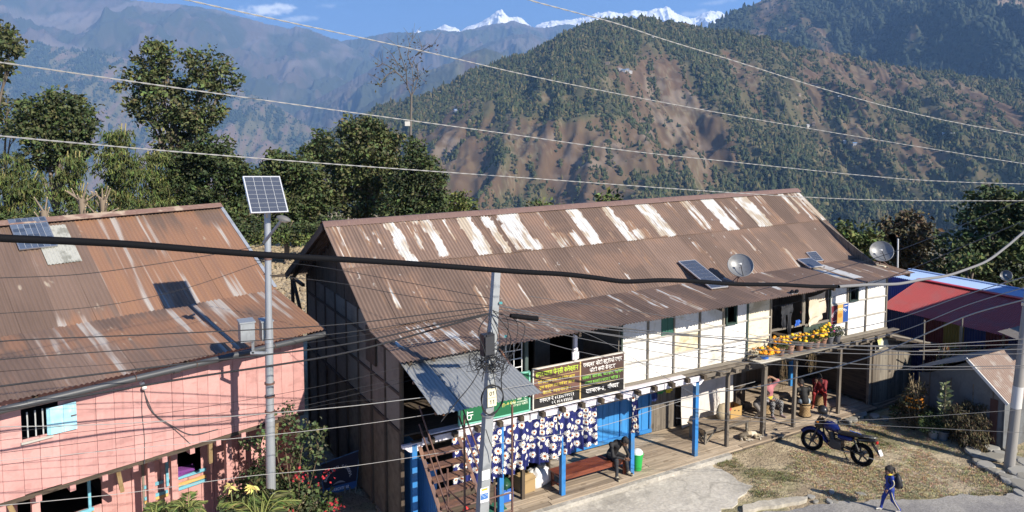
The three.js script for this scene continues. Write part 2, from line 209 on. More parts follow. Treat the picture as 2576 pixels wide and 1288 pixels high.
// farmhouses on the near hill
[[1562, 178, 0], [1570, 182, 1], [1578, 176, 1], [1586, 183, 0], [1556, 172, 2], [1530, 162, 2], [1395, 194, 0], [1404, 197, 2], [1412, 192, 1], [1308, 215, 0], [1290, 218, 2], [1318, 212, 1], [1300, 226, 0], [1145, 280, 1], [1150, 284, 0], [1712, 90, 2], [1640, 96, 0], [2112, 246, 0], [2010, 240, 2], [2005, 312, 2], [2030, 322, 0], [2050, 318, 2], [2130, 360, 0], [2150, 366, 1], [2375, 336, 1], [2395, 340, 0], [2230, 330, 2], [2440, 322, 0], [1180, 305, 2], [1920, 345, 0]].forEach(([px, py, k], i) => {
  const p = slopePoint(midHill, px, py), t = thing('farmhouse', 'tiny ' + ['white', 'blue-roofed', 'brown-roofed'][k] + ' farmhouse on the near hill', 'house', p, rr(-.5, .5), 'farmhouses on the near hill'), w = rr(8, 13), d = 6, h = rr(3.4, 5); mesh('wall', bx(w, h + 4, d, 0, h / 2 - 1, 0), mat([[.50, .48, .44], [.42, .42, .42], [.33, .26, .19]][k], .9), t);
  const s = new THREE.Shape([[-d / 2 - .8, 0], [0, 2], [d / 2 + .8, 0]].map(([a, b]) => new THREE.Vector2(a, b))); mesh('roof', new THREE.ExtrudeGeometry(s, { depth: w + 1.4, bevelEnabled: false }).rotateY(Math.PI / 2).translate(-w / 2 - .7, h + 1, 0), mat([[.42, .42, .43], [.16, .28, .45], [.26, .17, .12]][k], .6), t); for (const q of [-.28, .28]) mesh('window', bx(1.3, 1.3, .2, w * q, h * .55, d / 2), M0, t);
});
// ---------------------------------------------------------------- surfaces
const woodTex = (base, dark, k = 1) => tex(128, 512, (u, v) => { const g = tf(u, v, 16, 2, 3), f = tf(u, v, 48, 5, 2), s = tf(u, v, 3, 3, 3), kn = ss(.74, .8, tf(u, v, 5, 9, 2)); const t = clamp((g - .35) * 1.5 * k + (f - .5) * .7 + kn * .5); return mixc(base, dark, t).map((c) => c * (.75 + .5 * s)); }, true, 1.6, .5);
const M = {};
M.deck = mat([1.12, 1.1, 1.06], .9, { map: woodTex([.40, .33, .25], [.20, .155, .11]) });
M.deck2 = mat([.86, .82, .78], .85, { map: M.deck.map });
M.deck3 = mat([.68, .66, .64], .9, { map: M.deck.map });
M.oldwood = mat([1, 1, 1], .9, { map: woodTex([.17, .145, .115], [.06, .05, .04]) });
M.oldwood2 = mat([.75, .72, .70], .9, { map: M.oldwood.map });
M.darkwood = mat([.48, .42, .37], .9, { map: M.oldwood.map });  // dark old wood, tinted further to paint in the shade of gable and interiors
M.timber = mat([1.1, 1.08, 1.0], .85, { map: woodTex([.21, .19, .165], [.10, .09, .08]) });
M.wash = mat([1, 1, 1], .9, { map: woodTex([.46, .44, .40], [.26, .24, .21]) });
M.newwood = mat([1, 1, 1], .7, { map: woodTex([.55, .40, .21], [.40, .27, .12], .6) });
const stain = (base, spot, n = 3, amt = .5) => tex(512, 512, (u, v) => { const a = tf(u, v, n, n, 5), b = tf(u, v, n * 12, n * 3, 3), c = ss(.52, .72, a) * amt + ss(.62, .8, b) * amt * .5; const d = .93 + .14 * tf(u, v, 40, 40, 2); return mixc(base, spot, clamp(c)).map((q) => q * d); }, true, .5, .5);
M.plaster = mat([1, 1, 1], .95, { map: stain([.76, .74, .69], [.46, .42, .33], 3, .6) });
M.plaster2 = mat([.97, .93, .82], .95, { map: stain([.74, .70, .60], [.48, .42, .30], 4, .8) });
M.plaster3 = mat([1, 1, 1], .95, { map: stain([.79, .78, .75], [.54, .51, .44], 3, .5) });
M.shadeplaster = mat([1, 1, 1], .95, { map: stain([.21, .185, .15], [.14, .12, .095], 3, .7) });  // wall plaster with the shade of the gable and rooms put into its colour
M.fascia = mat([1, 1, 1], .6, { map: stain([.70, .67, .72], [.40, .37, .35], 5, .45) });
M.blue = mat([1, 1, 1], .55, { map: stain([.028, .19, .48], [.07, .16, .28], 5, .8) });
M.bluedoor = mat([1, 1, 1], .6, { map: tex(256, 512, (u, v) => { const g = tf(u, v, 24, 3, 3), s = tf(u, v, 4, 4, 4); return mixc([.035, .23, .56], [.02, .14, .36], clamp((g - .4) * 1.2)).map((c) => c * (.8 + .4 * s)); }, true, 1.2, .5) });
M.black = mat([.012, .012, .013], .7);
M.rubber = new THREE.MeshPhysicalMaterial({ color: C3(.005, .005, .006), roughness: .8, specularIntensity: .25 });
M.steel = mat([.45, .46, .47], .38, { metalness: .85 });
M.galv = mat([1, 1, 1], .42, { metalness: .55, map: stain([.50, .52, .53], [.36, .37, .37], 6, .8) });
M.iron = mat([1, 1, 1], .6, { map: stain([.115, .062, .05], [.20, .10, .06], 8, .8) });
M.concrete = mat([.68, .67, .66], .92, { map: stain([.40, .385, .36], [.26, .25, .23], 5, .8) });
M.rope = mat([.32, .31, .29], .8);
M.rope2 = mat([.27, .265, .25], .8);
M.cable = mat([.02, .02, .022], .8);
M.cableGrey = mat([.085, .085, .09], .7);
// ---------------------------------------------------------------- the house frame: u along the front, h up, w out of the front
const HO = gnd(1746, 1145), HT = Math.atan2(.50133847, .86525125), HU = V(Math.cos(HT), 0, -Math.sin(HT)), HW = V(Math.sin(HT), 0, Math.cos(HT));
const hw = (u, h, w) => HO.clone().addScaledVector(HU, u).addScaledVector(HW, w).add(V(0, h, 0));
const toH = (p) => { const q = p.clone().sub(HO); return V(q.dot(HU), q.y, q.dot(HW)); };
const onW = (x, y, w = 0) => { const d = ray(x, y), c = V(0, EYE, 0), t = (w - c.clone().sub(HO).dot(HW)) / d.dot(HW); return toH(d.multiplyScalar(t).add(c)); };
// ---------------------------------------------------------------- ground around the houses
function landHeight(x, z) {                                             // yard at street level, a terraced field behind, then the slope falling to the valley
  const q = toH(V(x, 0, z)), back = -q.z - 8.2;
  let y = -.16 - .02 * fbm(x * .8, z * .8, 3);
  if (back > 0 && q.x < 12) y += ss(0, 3.5, back) * 1.35 * ss(14, 9, q.x) * ss(-30, -18, q.x) ;
  if (back > 0) y += (fbm(x * .9, z * .9, 3) - .5) * .16;
  const d = Math.hypot(x, z);
  const rim = 62 + 10 * fbm(x * .03, 7, 2);
  y -= Math.max(0, -z - rim) * .42 * ss(0, 30, -z - rim) + Math.max(0, -z - rim - 120) * .25;
  y -= Math.max(0, q.x - 17) * .12;
  y -= .35 * ss(-12, -9.4, x) * 0;
  return y;
}
const groundTex = tex(1024, 1024, (u, v) => { const a = tf(u, v, 5, 5, 5), b = tf(u, v, 60, 60, 3), c = tf(u, v, 17, 17, 3), g = ss(.52, .66, tf(u + .37, v + .11, 7, 7, 4)); let k = mixc([.37, .305, .205], [.26, .205, .135], ss(.35, .65, a)); k = mixc(k, [.44, .37, .24], ss(.5, .75, c) * .7); k = mixc(k, [.14, .145, .06], g * .55); return k.map((q) => q * (.72 + .56 * b)); }, true, .16, .16);
{
  const xs = [], zs = []; for (let i = 0; i <= 150; i++) { const t = i / 150 * 2 - 1; xs.push(Math.sign(t) * (Math.abs(t) * 45 + Math.pow(Math.abs(t), 4) * 700)); } for (let j = 0; j <= 170; j++) { const t = j / 170; zs.push(6 - t * 75 - Math.pow(t, 4) * 620); }
  const pos = [], uv = [], idx = [];
  for (const z of zs) for (const x of xs) { pos.push(x, landHeight(x, z), z); uv.push(x, z); }
  const w = xs.length; for (let j = 0; j < zs.length - 1; j++) for (let i = 0; i < w - 1; i++) { const o = j * w + i; idx.push(o, o + 1, o + w, o + 1, o + w + 1, o + w); }
  const g = new THREE.BufferGeometry(); g.setAttribute('position', new THREE.Float32BufferAttribute(pos, 3)); g.setAttribute('uv', new THREE.Float32BufferAttribute(uv, 2)); g.setIndex(idx); g.computeVertexNormals();
  struct('ground', g, mat([1, 1, 1], 1, { map: groundTex, bumpMap: tex(256, 256, (u, v) => tf(u, v, 30, 30, 3), false, .7, .7), bumpScale: .03 }));
}
// poured concrete apron with a kerb lip along the deck, and the tarred road at the bottom of the yard
const G0 = -.16;
const apron = [[1000, 1420], [1290, 1291], [1420, 1252], [1600, 1199], [1752, 1152], [1772, 1160], [1800, 1178], [1840, 1196], [1880, 1224], [1880, 1246], [1850, 1268], [1800, 1292], [1740, 1330], [1660, 1420]].map(([x, y]) => gnd(x, y, G0));
const concTex = tex(1024, 1024, (u, v) => { const a = tf(u, v, 4, 4, 5), b = tf(u, v, 90, 90, 2), c = tf(u, v, 14, 14, 4), cr = ss(.03, .0, Math.abs(tf(u + .2, v, 3, 3, 5) - .5)); let k = mixc([.47, .44, .385], [.33, .31, .27], ss(.3, .7, a) * .9); k = mixc(k, [.56, .53, .46], ss(.58, .75, c) * .6); k = mixc(k, [.15, .14, .12], cr * .35); return k.map((q) => q * (.82 + .36 * b)); }, true, .22, .22);
function rough(pts, amp) { const o = []; pts.forEach((p, i) => { const q = pts[(i + 1) % pts.length], n = Math.max(1, Math.round(p.distanceTo(q) / .14)); for (let k = 0; k < n; k++) { const a = p.clone().lerp(q, k / n); a.x += amp * (fbm(a.x * 2.3, a.z * 2.3, 4) - .5) * 2; a.z += amp * (fbm(a.x * 2.3 + 40, a.z * 2.3, 4) - .5) * 2; o.push(a); } }); return o; }
function slab(pts, y0, y1) { const s = new THREE.Shape(pts.map((p) => new THREE.Vector2(p.x, -p.z))), g = new THREE.ExtrudeGeometry(s, { depth: y1 - y0, bevelEnabled: false }); g.rotateX(-Math.PI / 2); g.translate(0, y0, 0); const P = g.attributes.position; for (let i = 0; i < P.count; i++) g.attributes.uv.setXY(i, P.getX(i), P.getZ(i) + P.getY(i)); return g; }
const yardBump = tex(256, 256, (u, v) => tf(u, v, 12, 12, 5), false, .5, .5);
struct('concrete_apron', slab(rough(apron, .28), -.4, -.135), mat([1, 1, 1], .95, { map: concTex, bumpMap: yardBump, bumpScale: .02 }));
const road = [[1560, 1430], [1700, 1352], [1830, 1298], [1960, 1287], [2040, 1277], [2120, 1268], [2260, 1261], [2420, 1252], [2576, 1244], [2760, 1236], [3000, 1260], [3000, 1500], [1560, 1600]].map(([x, y]) => gnd(x, y, G0));
struct('road', slab(rough(road, .22), -.4, -.122), mat([1, 1, 1], .9, { map: tex(512, 512, (u, v) => { const a = tf(u, v, 4, 4, 4), b = tf(u, v, 110, 110, 2); return mixc([.21, .20, .19], [.28, .265, .24], ss(.35, .7, a)).map((q) => q * (.6 + .8 * b)); }, true, .4, .4), bumpMap: yardBump, bumpScale: .01 }));
{
  const kerb = [[1868, 1276], [1930, 1264], [1990, 1257], [2034, 1257], [2037, 1266], [1990, 1271], [1930, 1279], [1870, 1292]].map(([x, y]) => gnd(x, y, G0));
  struct('kerb', slab(rough(kerb, .12), -.3, -.075), mat([.95, .93, .88], .95, { map: concTex }));
}
// lip of the apron: a rounded worn concrete edge running under the deck front
{
  const g = bx(11.2, .2, .2, -4.55, -.12, .40); struct('kerb', g.applyMatrix4(new THREE.Matrix4().makeRotationY(HT).setPosition(HO)), mat([1, 1, 1], .95, { map: concTex, bumpMap: yardBump, bumpScale: .02 }));
}
// ---------------------------------------------------------------- the long timber-framed house
const house = thing('timber_house', 'long two-storey white timber-framed house with rusty brown corrugated roof and wooden deck', 'house', HO, HT);
// roof profile at the left and right ends (h, w): ridge, break, eave
const PL = { u: -9.8, r: [7.05, -4.23], b: [5.0, -.5], e: [4.79, 1.42] }, PR = { u: 9.3, r: [7.07, -4.28], b: [4.85, -1.23], e: [4.66, .78] };
const roofAt = (u, k, t) => { const s = (u - PL.u) / (PR.u - PL.u), [A, B] = k ? ['b', 'e'] : ['r', 'b']; const f = (P, i) => mix(P[A][i], P[B][i], t); return V(u, mix(f(PL, 0), f(PR, 0), s) - .07 * Math.sin(s * Math.PI) * (k ? .6 : 1) * t, mix(f(PL, 1), f(PR, 1), s)); };
const ROOFL = 19.1, strips = [[-9.7, -9.35, 0, .95, .55], [-9.05, -8.8, 0, .9, .42], [-8.1, -7.72, 0, 1, 1], [-7.75, -7.05, 0, .16, .8], [-7.4, -7.1, .2, .6, .35], [-7.05, -6.68, 0, .92, .95], [-6.2, -6.1, .1, .7, .35], [-5.84, -5.36, 0, 1, 1.15], [-5.02, -4.7, .12, 1, .95], [-4.55, -3.72, 0, .95, 1.0], [-4.1, -3.6, .7, 1, .9], [-3.05, -2.1, .62, 1, .62], [-2.6, -2.45, .1, .7, .3], [-1.92, -1.42, 0, .97, 1.15], [-.48, -.1, 0, 1, 1.0], [0, .65, .72, 1, .7], [.95, 1.62, 0, .96, 1.1], [1.7, 1.9, .5, 1, .5], [2.2, 2.5, .1, .8, .5], [2.9, 3.45, 0, .9, .75], [3.98, 4.62, 0, 1, 1.2], [4.75, 5.1, .2, .9, .45], [5.6, 6.32, 0, 1, 1.15], [6.4, 7.05, .05, .95, .55], [8.0, 8.3, .05, .75, .85], [8.55, 9.05, 0, 1, .75], [9.05, 9.4, 0, 1, 1.3]];
for (let i = 0; i < 34; i++) { const a = -9.8 + rnd() * 19, t0 = rnd() * .5; strips.push([a, a + rr(.06, .22), t0, t0 + rr(.25, .6), rr(.35, .62)]); }
const ROOFB = [.186, .125, .093];
function roofMap(list, o) {
  return tex(2048, 512, (s, t, X, Y) => {
    const u = PL.u + s * ROOFL, streak = fbm(u * 11 + o, t * 1.7, 3), fine = fbm(u * 40, t * 6 + o, 2), blotch = fbm(u * 1.6 + o, t * 3, 4), sheet = h2(Math.floor((u + 9.8) / .764), o);
    let w = 0; for (const [a, b, t0, t1, k] of list) { if (u < a - .3 || u > b + .3) continue; const e = .09 * (fbm(u * 2 + a, t * 9, 4) - .5) * 2.2, m = ss(a - .05, a + .05, u + e) * ss(b + .05, b - .05, u + e) * ss(t0 - .07, t0 + .05, t + e * .9) * ss(t1 + .07, t1 - .05, t + e * .9); if (m > 0) w = Math.max(w, m * k); }
    const bare = .95 * ss(.39, .60, w * .64 + (streak - .5) * .75 + (fine - .5) * .35 + .03), rim = ss(.22, .45, w * .62 + (streak - .5) * .7 + .03) * (1 - bare);
    const spot = .6 * ss(.86, .91, fbm(u * 7, t * 9 + o * 3, 3) + (streak - .5) * .25);
    let c = ROOFB.map((q, i) => q * (.74 + .46 * sheet) * (.82 + .36 * blotch) * (.9 + .2 * fine)); c = mixc(c, [.25, .150, .10], ss(.5, .75, blotch) * .45);
    c = mixc(c, [.30, .175, .10], rim * .7); const pale = mixc([.60, .60, .57], [.44, .37, .28], ss(.4, .7, fbm(u * 5, t * 4 + 3, 3))); c = mixc(c, pale, clamp(bare + spot * .8)); return c;
  }, true, 1, 1);
}
const skirtStrips = [[-9.2, -8.0, .05, .6, .55], [-8.6, -7.9, .3, 1, .6], [-7.3, -6.9, 0, .8, .5], [-5.6, -5.35, 0, .9, .5], [-4.6, -4.3, .1, .9, .42], [-3.5, -3.25, 0, .8, .5], [-2.75, -2.55, 0, .95, .62], [-1.95, -1.6, 0, .7, .62], [-1.0, -.7, .05, .95, .72], [.1, .35, 0, .7, .62], [.95, 1.25, .1, .9, .5], [1.9, 2.2, 0, .85, .62], [2.85, 3.1, .3, 1, .55], [3.6, 3.85, 0, .6, .5], [5.9, 6.9, .05, .8, .9], [7.4, 7.8, .1, .95, .6], [8.4, 9.3, .3, 1, .55]];
const midStrips = [[-8.9, -8.75, .05, .8, .55], [-8.2, -8.1, .1, .5, .5], [-6.6, -6.45, .5, 1, .62], [-5.9, -5.7, .1, .4, .5], [-5.3, -5.2, .55, 1, .6], [-3.6, -3.4, .6, 1, .7], [-3.9, -3.8, .2, .5, .5], [-1.7, -1.4, .6, 1, .5], [-.4, -.3, 0, .5, .55], [.9, 1.05, .1, .9, .45], [2.0, 2.25, .2, .9, .5], [3.4, 3.7, .4, 1, .62], [4.9, 5.05, 0, .5, .5], [5.6, 5.9, .55, 1, .6], [7.0, 7.2, .1, .7, .4], [8.9, 9.3, .1, .9, .45]];
for (let i = 0; i < 46; i++) { const a = -9.8 + rnd() * 19, t0 = rnd() * .6; (i % 2 ? midStrips : skirtStrips).push([a, a + rr(.05, .2), t0, t0 + rr(.2, .5), rr(.35, .58)]); }
const roofMats = [roofMap(strips, 1), roofMap(midStrips, 5), roofMap(skirtStrips, 9)].map((m) => mat([1, 1, 1], .72, { map: m }));
function roofSheet(parent, name, k, t0, t1, u0, u1, m, lift, wob = .004) {
  const p = (u, t) => roofAt(u, k, t).add(V(0, lift, 0)), g = corr(p(u0, t0), p(u1, t0), p(u1, t1), p(u0, t1), .1, .018, 3, wob), uv = g.attributes.uv, P = g.attributes.position;
  for (let i = 0; i < uv.count; i++) { const v = Math.floor(i / (uv.count / 4)) / 3; uv.setXY(i, (P.getX(i) - PL.u) / ROOFL, mix(.02, .98, v)); }
  return mesh(name, g, m, parent);
}
const roof = part(house, 'roof');
for (let i = 0; i < 25; i++) {
  const u0 = PL.u + i * .764, u1 = u0 + .764 + .05, e = (i % 2) * .004;
  roofSheet(roof, 'roof_sheet', 0, 0, .475, u0, Math.min(u1, 9.32), roofMats[0], .075 + e);
  roofSheet(roof, 'roof_sheet', 0, .455, 1.0 + (i === 0 ? .004 : rr(-.004, .006)), u0, Math.min(u1, 9.32), roofMats[1], .05 + e, i < 2 ? .012 : .004);
  roofSheet(roof, 'roof_sheet', 1, -.04, 1 + rr(-.006, .012), u0, Math.min(u1, 9.32), roofMats[2], .015 + e);
}
{ // back slope, ridge cap, rafters and purlins seen under the gable
  const backMat = mat([.16, .11, .09], .7, { metalness: .1 });
  for (let i = 0; i < 10; i++) { const u0 = PL.u + i * 1.91; mesh('back_roof_sheet', corr(V(u0, 7.12, -4.25), V(u0 + 1.96, 7.12, -4.25), V(u0 + 1.96, 4.92, -8.5), V(u0, 4.92, -8.5), .0764, .0095, 1), backMat, roof); }
  const capM = mat([1, 1, 1], .6, { map: stain([.17, .105, .085], [.36, .27, .19], 5, .5) });
  for (let i = 0; i < 8; i++) { const a = roofAt(PL.u + i * 2.39, 0, 0), b = roofAt(PL.u + i * 2.39 + 2.42, 0, 0); a.y += .115 + (i % 2) * .004; b.y += .115 + (i % 2) * .004; const g = new THREE.BufferGeometry(), q = (p, dy, dz) => [p.x, p.y + dy, p.z + dz]; g.setAttribute('position', new THREE.Float32BufferAttribute([...q(a, -.135, .22), ...q(b, -.135, .22), ...q(b, .0, .05), ...q(a, .0, .05), ...q(a, .0, -.05), ...q(b, .0, -.05), ...q(b, -.12, -.22), ...q(a, -.12, -.22)], 3)); g.setAttribute('uv', new THREE.Float32BufferAttribute([0, 0, 2.4, 0, 2.4, .2, 0, .2, 0, .3, 2.4, .3, 2.4, .5, 0, .5], 2)); g.setIndex([0, 1, 2, 0, 2, 3, 3, 2, 5, 3, 5, 4, 4, 5, 6, 4, 6, 7]); g.computeVertexNormals(); mesh('ridge_cap', g, capM, roof); }
  for (const u of [-9.55, -9.0, -5, 0, 5, 9.1]) { const k = roofAt(u, 0, 0), b = roofAt(u, 0, 1), e = roofAt(u, 1, .97); for (const p of [k, b, e]) p.y -= .07; mesh('rafter', beam(k, b, .08, .10), M.darkwood, roof); mesh('rafter', beam(b, e, .08, .10), M.darkwood, roof); mesh('rafter', beam(k, V(u, 4.86, -8.4), .08, .10), M.darkwood, roof); }
  const fA = roofAt(-9.78, 0, 0), fB = V(-9.78, 4.88, -8.5); fA.y -= .04; mesh('barge_board', beam(fA, fB, .04, .2), M.darkwood, roof);
}
// ---- upper storey front: plaster panels between timbers
const wallG = part(house, 'front_wall');
const rows = [2.62, 3.2, 3.78, 4.74], colsA = [-2.76, -1.83, -.87, .13, 1.09, 2.1, 3.12], colsB = [5.93, 6.83, 7.83, 8.95];
function panel(u0, u1, h0, h1, m) { mesh('wall_panel', bx(u1 - u0, h1 - h0, .05, (u0 + u1) / 2, (h0 + h1) / 2, -.05 + rr(-.004, .004)), m, wallG); }
for (const cols of [colsA, colsB]) for (let i = 0; i < cols.length - 1; i++) for (let j = 0; j < 3; j++) {
  const u0 = cols[i], u1 = cols[i + 1], h0 = rows[j], h1 = rows[j + 1]; let m = pick([M.plaster, M.plaster3, M.plaster3, M.plaster3]); if (cols === colsA && i === 5) m = M.plaster2; if (cols === colsA && i === 2 && j === 1) m = M.plaster2;
  if (cols === colsA && i === 1 && j === 2) { panel(u0, u0 + .5, h0, h1, m); panel(u0 + .5, u1, 4.36, h1, m); const sh = part(wallG, 'shutter'); mesh('board', [bx(.22, .56, .03, -1.22, 4.07, -.02), bx(.22, .56, .03, -.99, 4.07, -.022)], mat([.035, .13, .09], .6), sh); mesh('batten', bx(.46, .05, .02, -1.1, 3.87, .005), mat([.03, .11, .08], .6), sh); continue; }
  if (cols === colsA && i === 4 && j === 2) { panel(u0 + .52, u1, h0, h1, m); const w = part(wallG, 'window'); mesh('frame', [bx(.05, .9, .1, u0 + .09, 4.2, 0), bx(.05, .9, .1, u0 + .5, 4.2, 0), bx(.42, .05, .12, u0 + .29, 3.79, .0)], mat([.03, .06, .05], .6), w); continue; }
  if (cols === colsB && i === 1 && j === 2) { panel(u0, u0 + .06, h0, h1, m); panel(u0 + .5, u1, h0, h1, m); const w = part(wallG, 'window'); mesh('frame', [bx(.04, .8, .1, u0 + .08, 4.22, 0), bx(.05, .8, .1, u0 + .5, 4.22, 0), bx(.44, .05, .12, u0 + .29, 3.8, 0)], mat([.03, .05, .045], .6), w); continue; }
  panel(u0, u1, h0, h1, m);
}
const tgreen = mat([.05, .075, .06], .7);
for (const [i, u] of [...colsA, ...colsB].entries()) mesh('stud', bx(.05, 2.2, .055, u, 3.68, 0), i === 5 || i === 7 || i === 0 ? tgreen : M.timber, wallG);
for (const cols of [colsA, colsB]) for (let i = 0; i < cols.length - 1; i++) for (const h of [3.2, 3.78]) mesh('rail', bx(cols[i + 1] - cols[i] - .052, .042, .042, (cols[i] + cols[i + 1]) / 2, h + rr(-.01, .01), -.002, 0, 0, rr(-.012, .012)), M.wash, wallG);
mesh('sill_beam', bx(5.96, .07, .12, .18, 2.6, .0), M.timber, wallG); mesh('sill_beam', bx(3.1, .07, .12, 7.44, 2.6, .0), M.timber, wallG);
// backs: side, rear and inner walls close the house
mesh('rear_wall', bx(18.1, 4.8, .12, -.1, 2.4, -8.1), M.shadeplaster, house);
mesh('end_wall', bx(.1, 4.8, 8.1, 8.9, 2.4, -4.1), M.plaster2, house);
mesh('end_gable', (() => { const q = new THREE.Shape([[.2, 4.7], [4.25, 6.95], [8.1, 4.85]].map(([a, b]) => new THREE.Vector2(a, b))); return new THREE.ExtrudeGeometry(q, { depth: .05, bevelEnabled: false }).rotateY(Math.PI / 2).translate(8.88, 0, 0); })(), M.oldwood, house);
// ---- upper verandas (open, dark): inner walls and floor
const ver = part(house, 'veranda');
for (const [u0, u1, h0, h1] of [[-7.55, -5.3, 2.55, 4.95], [-4.5, -4.0, 2.55, 4.95], [-3.2, -2.75, 2.55, 4.95], [-5.3, -4.5, 4.4, 4.95], [-4.0, -3.2, 4.4, 4.95]]) mesh('inner_wall', bx(u1 - u0, h1 - h0, .08, (u0 + u1) / 2, (h0 + h1) / 2, -1.75), M.shadeplaster, ver);
for (const [u0, u1, h0, h1] of [[3.05, 3.75, 2.55, 4.95], [4.65, 5.95, 2.55, 4.95], [3.75, 4.65, 4.4, 4.95]]) mesh('inner_wall', bx(u1 - u0, h1 - h0, .08, (u0 + u1) / 2, (h0 + h1) / 2, -1.9), M.oldwood2, ver);
mesh('side_wall', bx(.06, 2.2, 1.8, -2.8, 3.7, -.95), M.shadeplaster, ver); mesh('side_wall', bx(.06, 2.2, 1.9, 3.1, 3.7, -1.0), M.shadeplaster, ver); mesh('side_wall', bx(.06, 2.2, 1.9, 5.97, 3.7, -1.0), M.shadeplaster, ver);

mesh('post', [bx(.09, .9, .09, -4.33, 4.05, .02), bx(.2, .2, .05, -4.33, 3.72, .03, 0, 0, 0), bx(.13, .14, .06, -4.33, 3.86, .03)], M.fascia, ver);
mesh('post', bx(.09, 2.1, .09, -5.85, 3.65, .02), mat([.06, .09, .085], .7), ver); mesh('post', bx(.09, 1.9, .09, -7.5, 3.65, .02), M.darkwood, ver);
mesh('post', [bx(.13, .8, .06, 4.62, 3.7, .0), bx(.08, .5, .06, 4.62, 4.3, 0)], M.timber, ver);
for (const [u0, u1, h, t] of [[3.15, 4.55, 3.32, .07], [3.15, 4.55, 3.02, .1], [4.7, 5.88, 3.28, .07]]) mesh('railing', bx(u1 - u0, t, .05, (u0 + u1) / 2, h, .0, 0, 0, rr(-.01, .03)), M.timber, ver);
mesh('railing_panel', bx(1.2, .6, .03, 5.3, 2.95, -.03), mat([.05, .075, .06], .8), ver);
// grille window left of the sign
{ const g = [], u0 = -7.35, u1 = -5.95, a = 3.45, b = 4.35; for (let i = 0; i <= 6; i++) g.push(bx(.022, b - a, .02, mix(u0, u1, i / 6), (a + b) / 2, -.02)); for (let j = 0; j <= 4; j++) g.push(bx(u1 - u0, .022, .018, (u0 + u1) / 2, mix(a, b, j / 4), -.018)); mesh('window_grille', g, mat([.75, .75, .74], .5), ver); }
// ---- floor joists, boards and fascia of the upper storey
const jo = part(house, 'upper_floor');
mesh('floor_boards', bx(18.1, .04, 8.0, -.1, 2.53, -4.03), M.darkwood, jo);
for (let u = -8.6; u < 8.9; u += .62) mesh('joist', bx(.11, .12, 2.6, u, 2.44, -.98 + rr(-.03, .06)), u < .1 ? M.darkwood : M.oldwood, jo);
for (let i = 0; i < 6; i++) mesh('fascia_board', bx(1.46, .15, .04, -8.05 + i * 1.49, 2.38, .16 - (i % 2) * .006, 0, 0, rr(-.004, .004)), M.fascia, jo);
for (let i = 0; i < 7; i++) mesh('fascia_board', bx(1.24, .12, .05, 1.45 + i * 1.25 - .75, 2.43, .17 + rr(-.02, .02), 0, 0, rr(-.02, .015)), M.oldwood, jo);
for (let i = 0; i < 18; i++) mesh('ledge_board', bx(1.0, .03, .22, -8.1 + i, 2.545, .12 + rr(-.01, .02)), i < 8 ? M.fascia : M.oldwood, jo);
mesh('tie_beam', bx(17.8, .14, .12, -.1, 2.30, .02), M.oldwood2, jo);
// ---- posts along the deck
const posts = part(house, 'veranda_posts');
for (const u of [-8.95, -6.6, -4.72, -2.4, 0]) {
  const p = mesh('post', bx(.125, 2.32, .125, u, 1.16, .03), M.blue, posts);
  mesh('bracket', (() => { const s = new THREE.Shape(); s.moveTo(-.30, .0); s.lineTo(.30, 0); s.lineTo(.30, -.07); s.quadraticCurveTo(.24, -.075, .2, -.12); s.quadraticCurveTo(.13, -.2, .07, -.2); s.lineTo(-.07, -.2); s.quadraticCurveTo(-.13, -.2, -.2, -.12); s.quadraticCurveTo(-.24, -.075, -.30, -.07); return new THREE.ExtrudeGeometry(s, { depth: .09, bevelEnabled: false }).translate(u, 2.345, .0); })(), M.fascia, p);
}
for (const [u, l, s] of [[1.3, 0, .1], [2.88, -.015, .13], [4.3, -.02, .1], [6.51, -.012, .1], [8.11, .0, .1]]) mesh('post', bx(s, 2.5, s, u, 1.22, .02, 0, rr(-.1, .1), l), M.oldwood, posts);
mesh('post', bx(.11, 2.4, .11, 6.9, 1.2, -2.3), M.blue, posts);
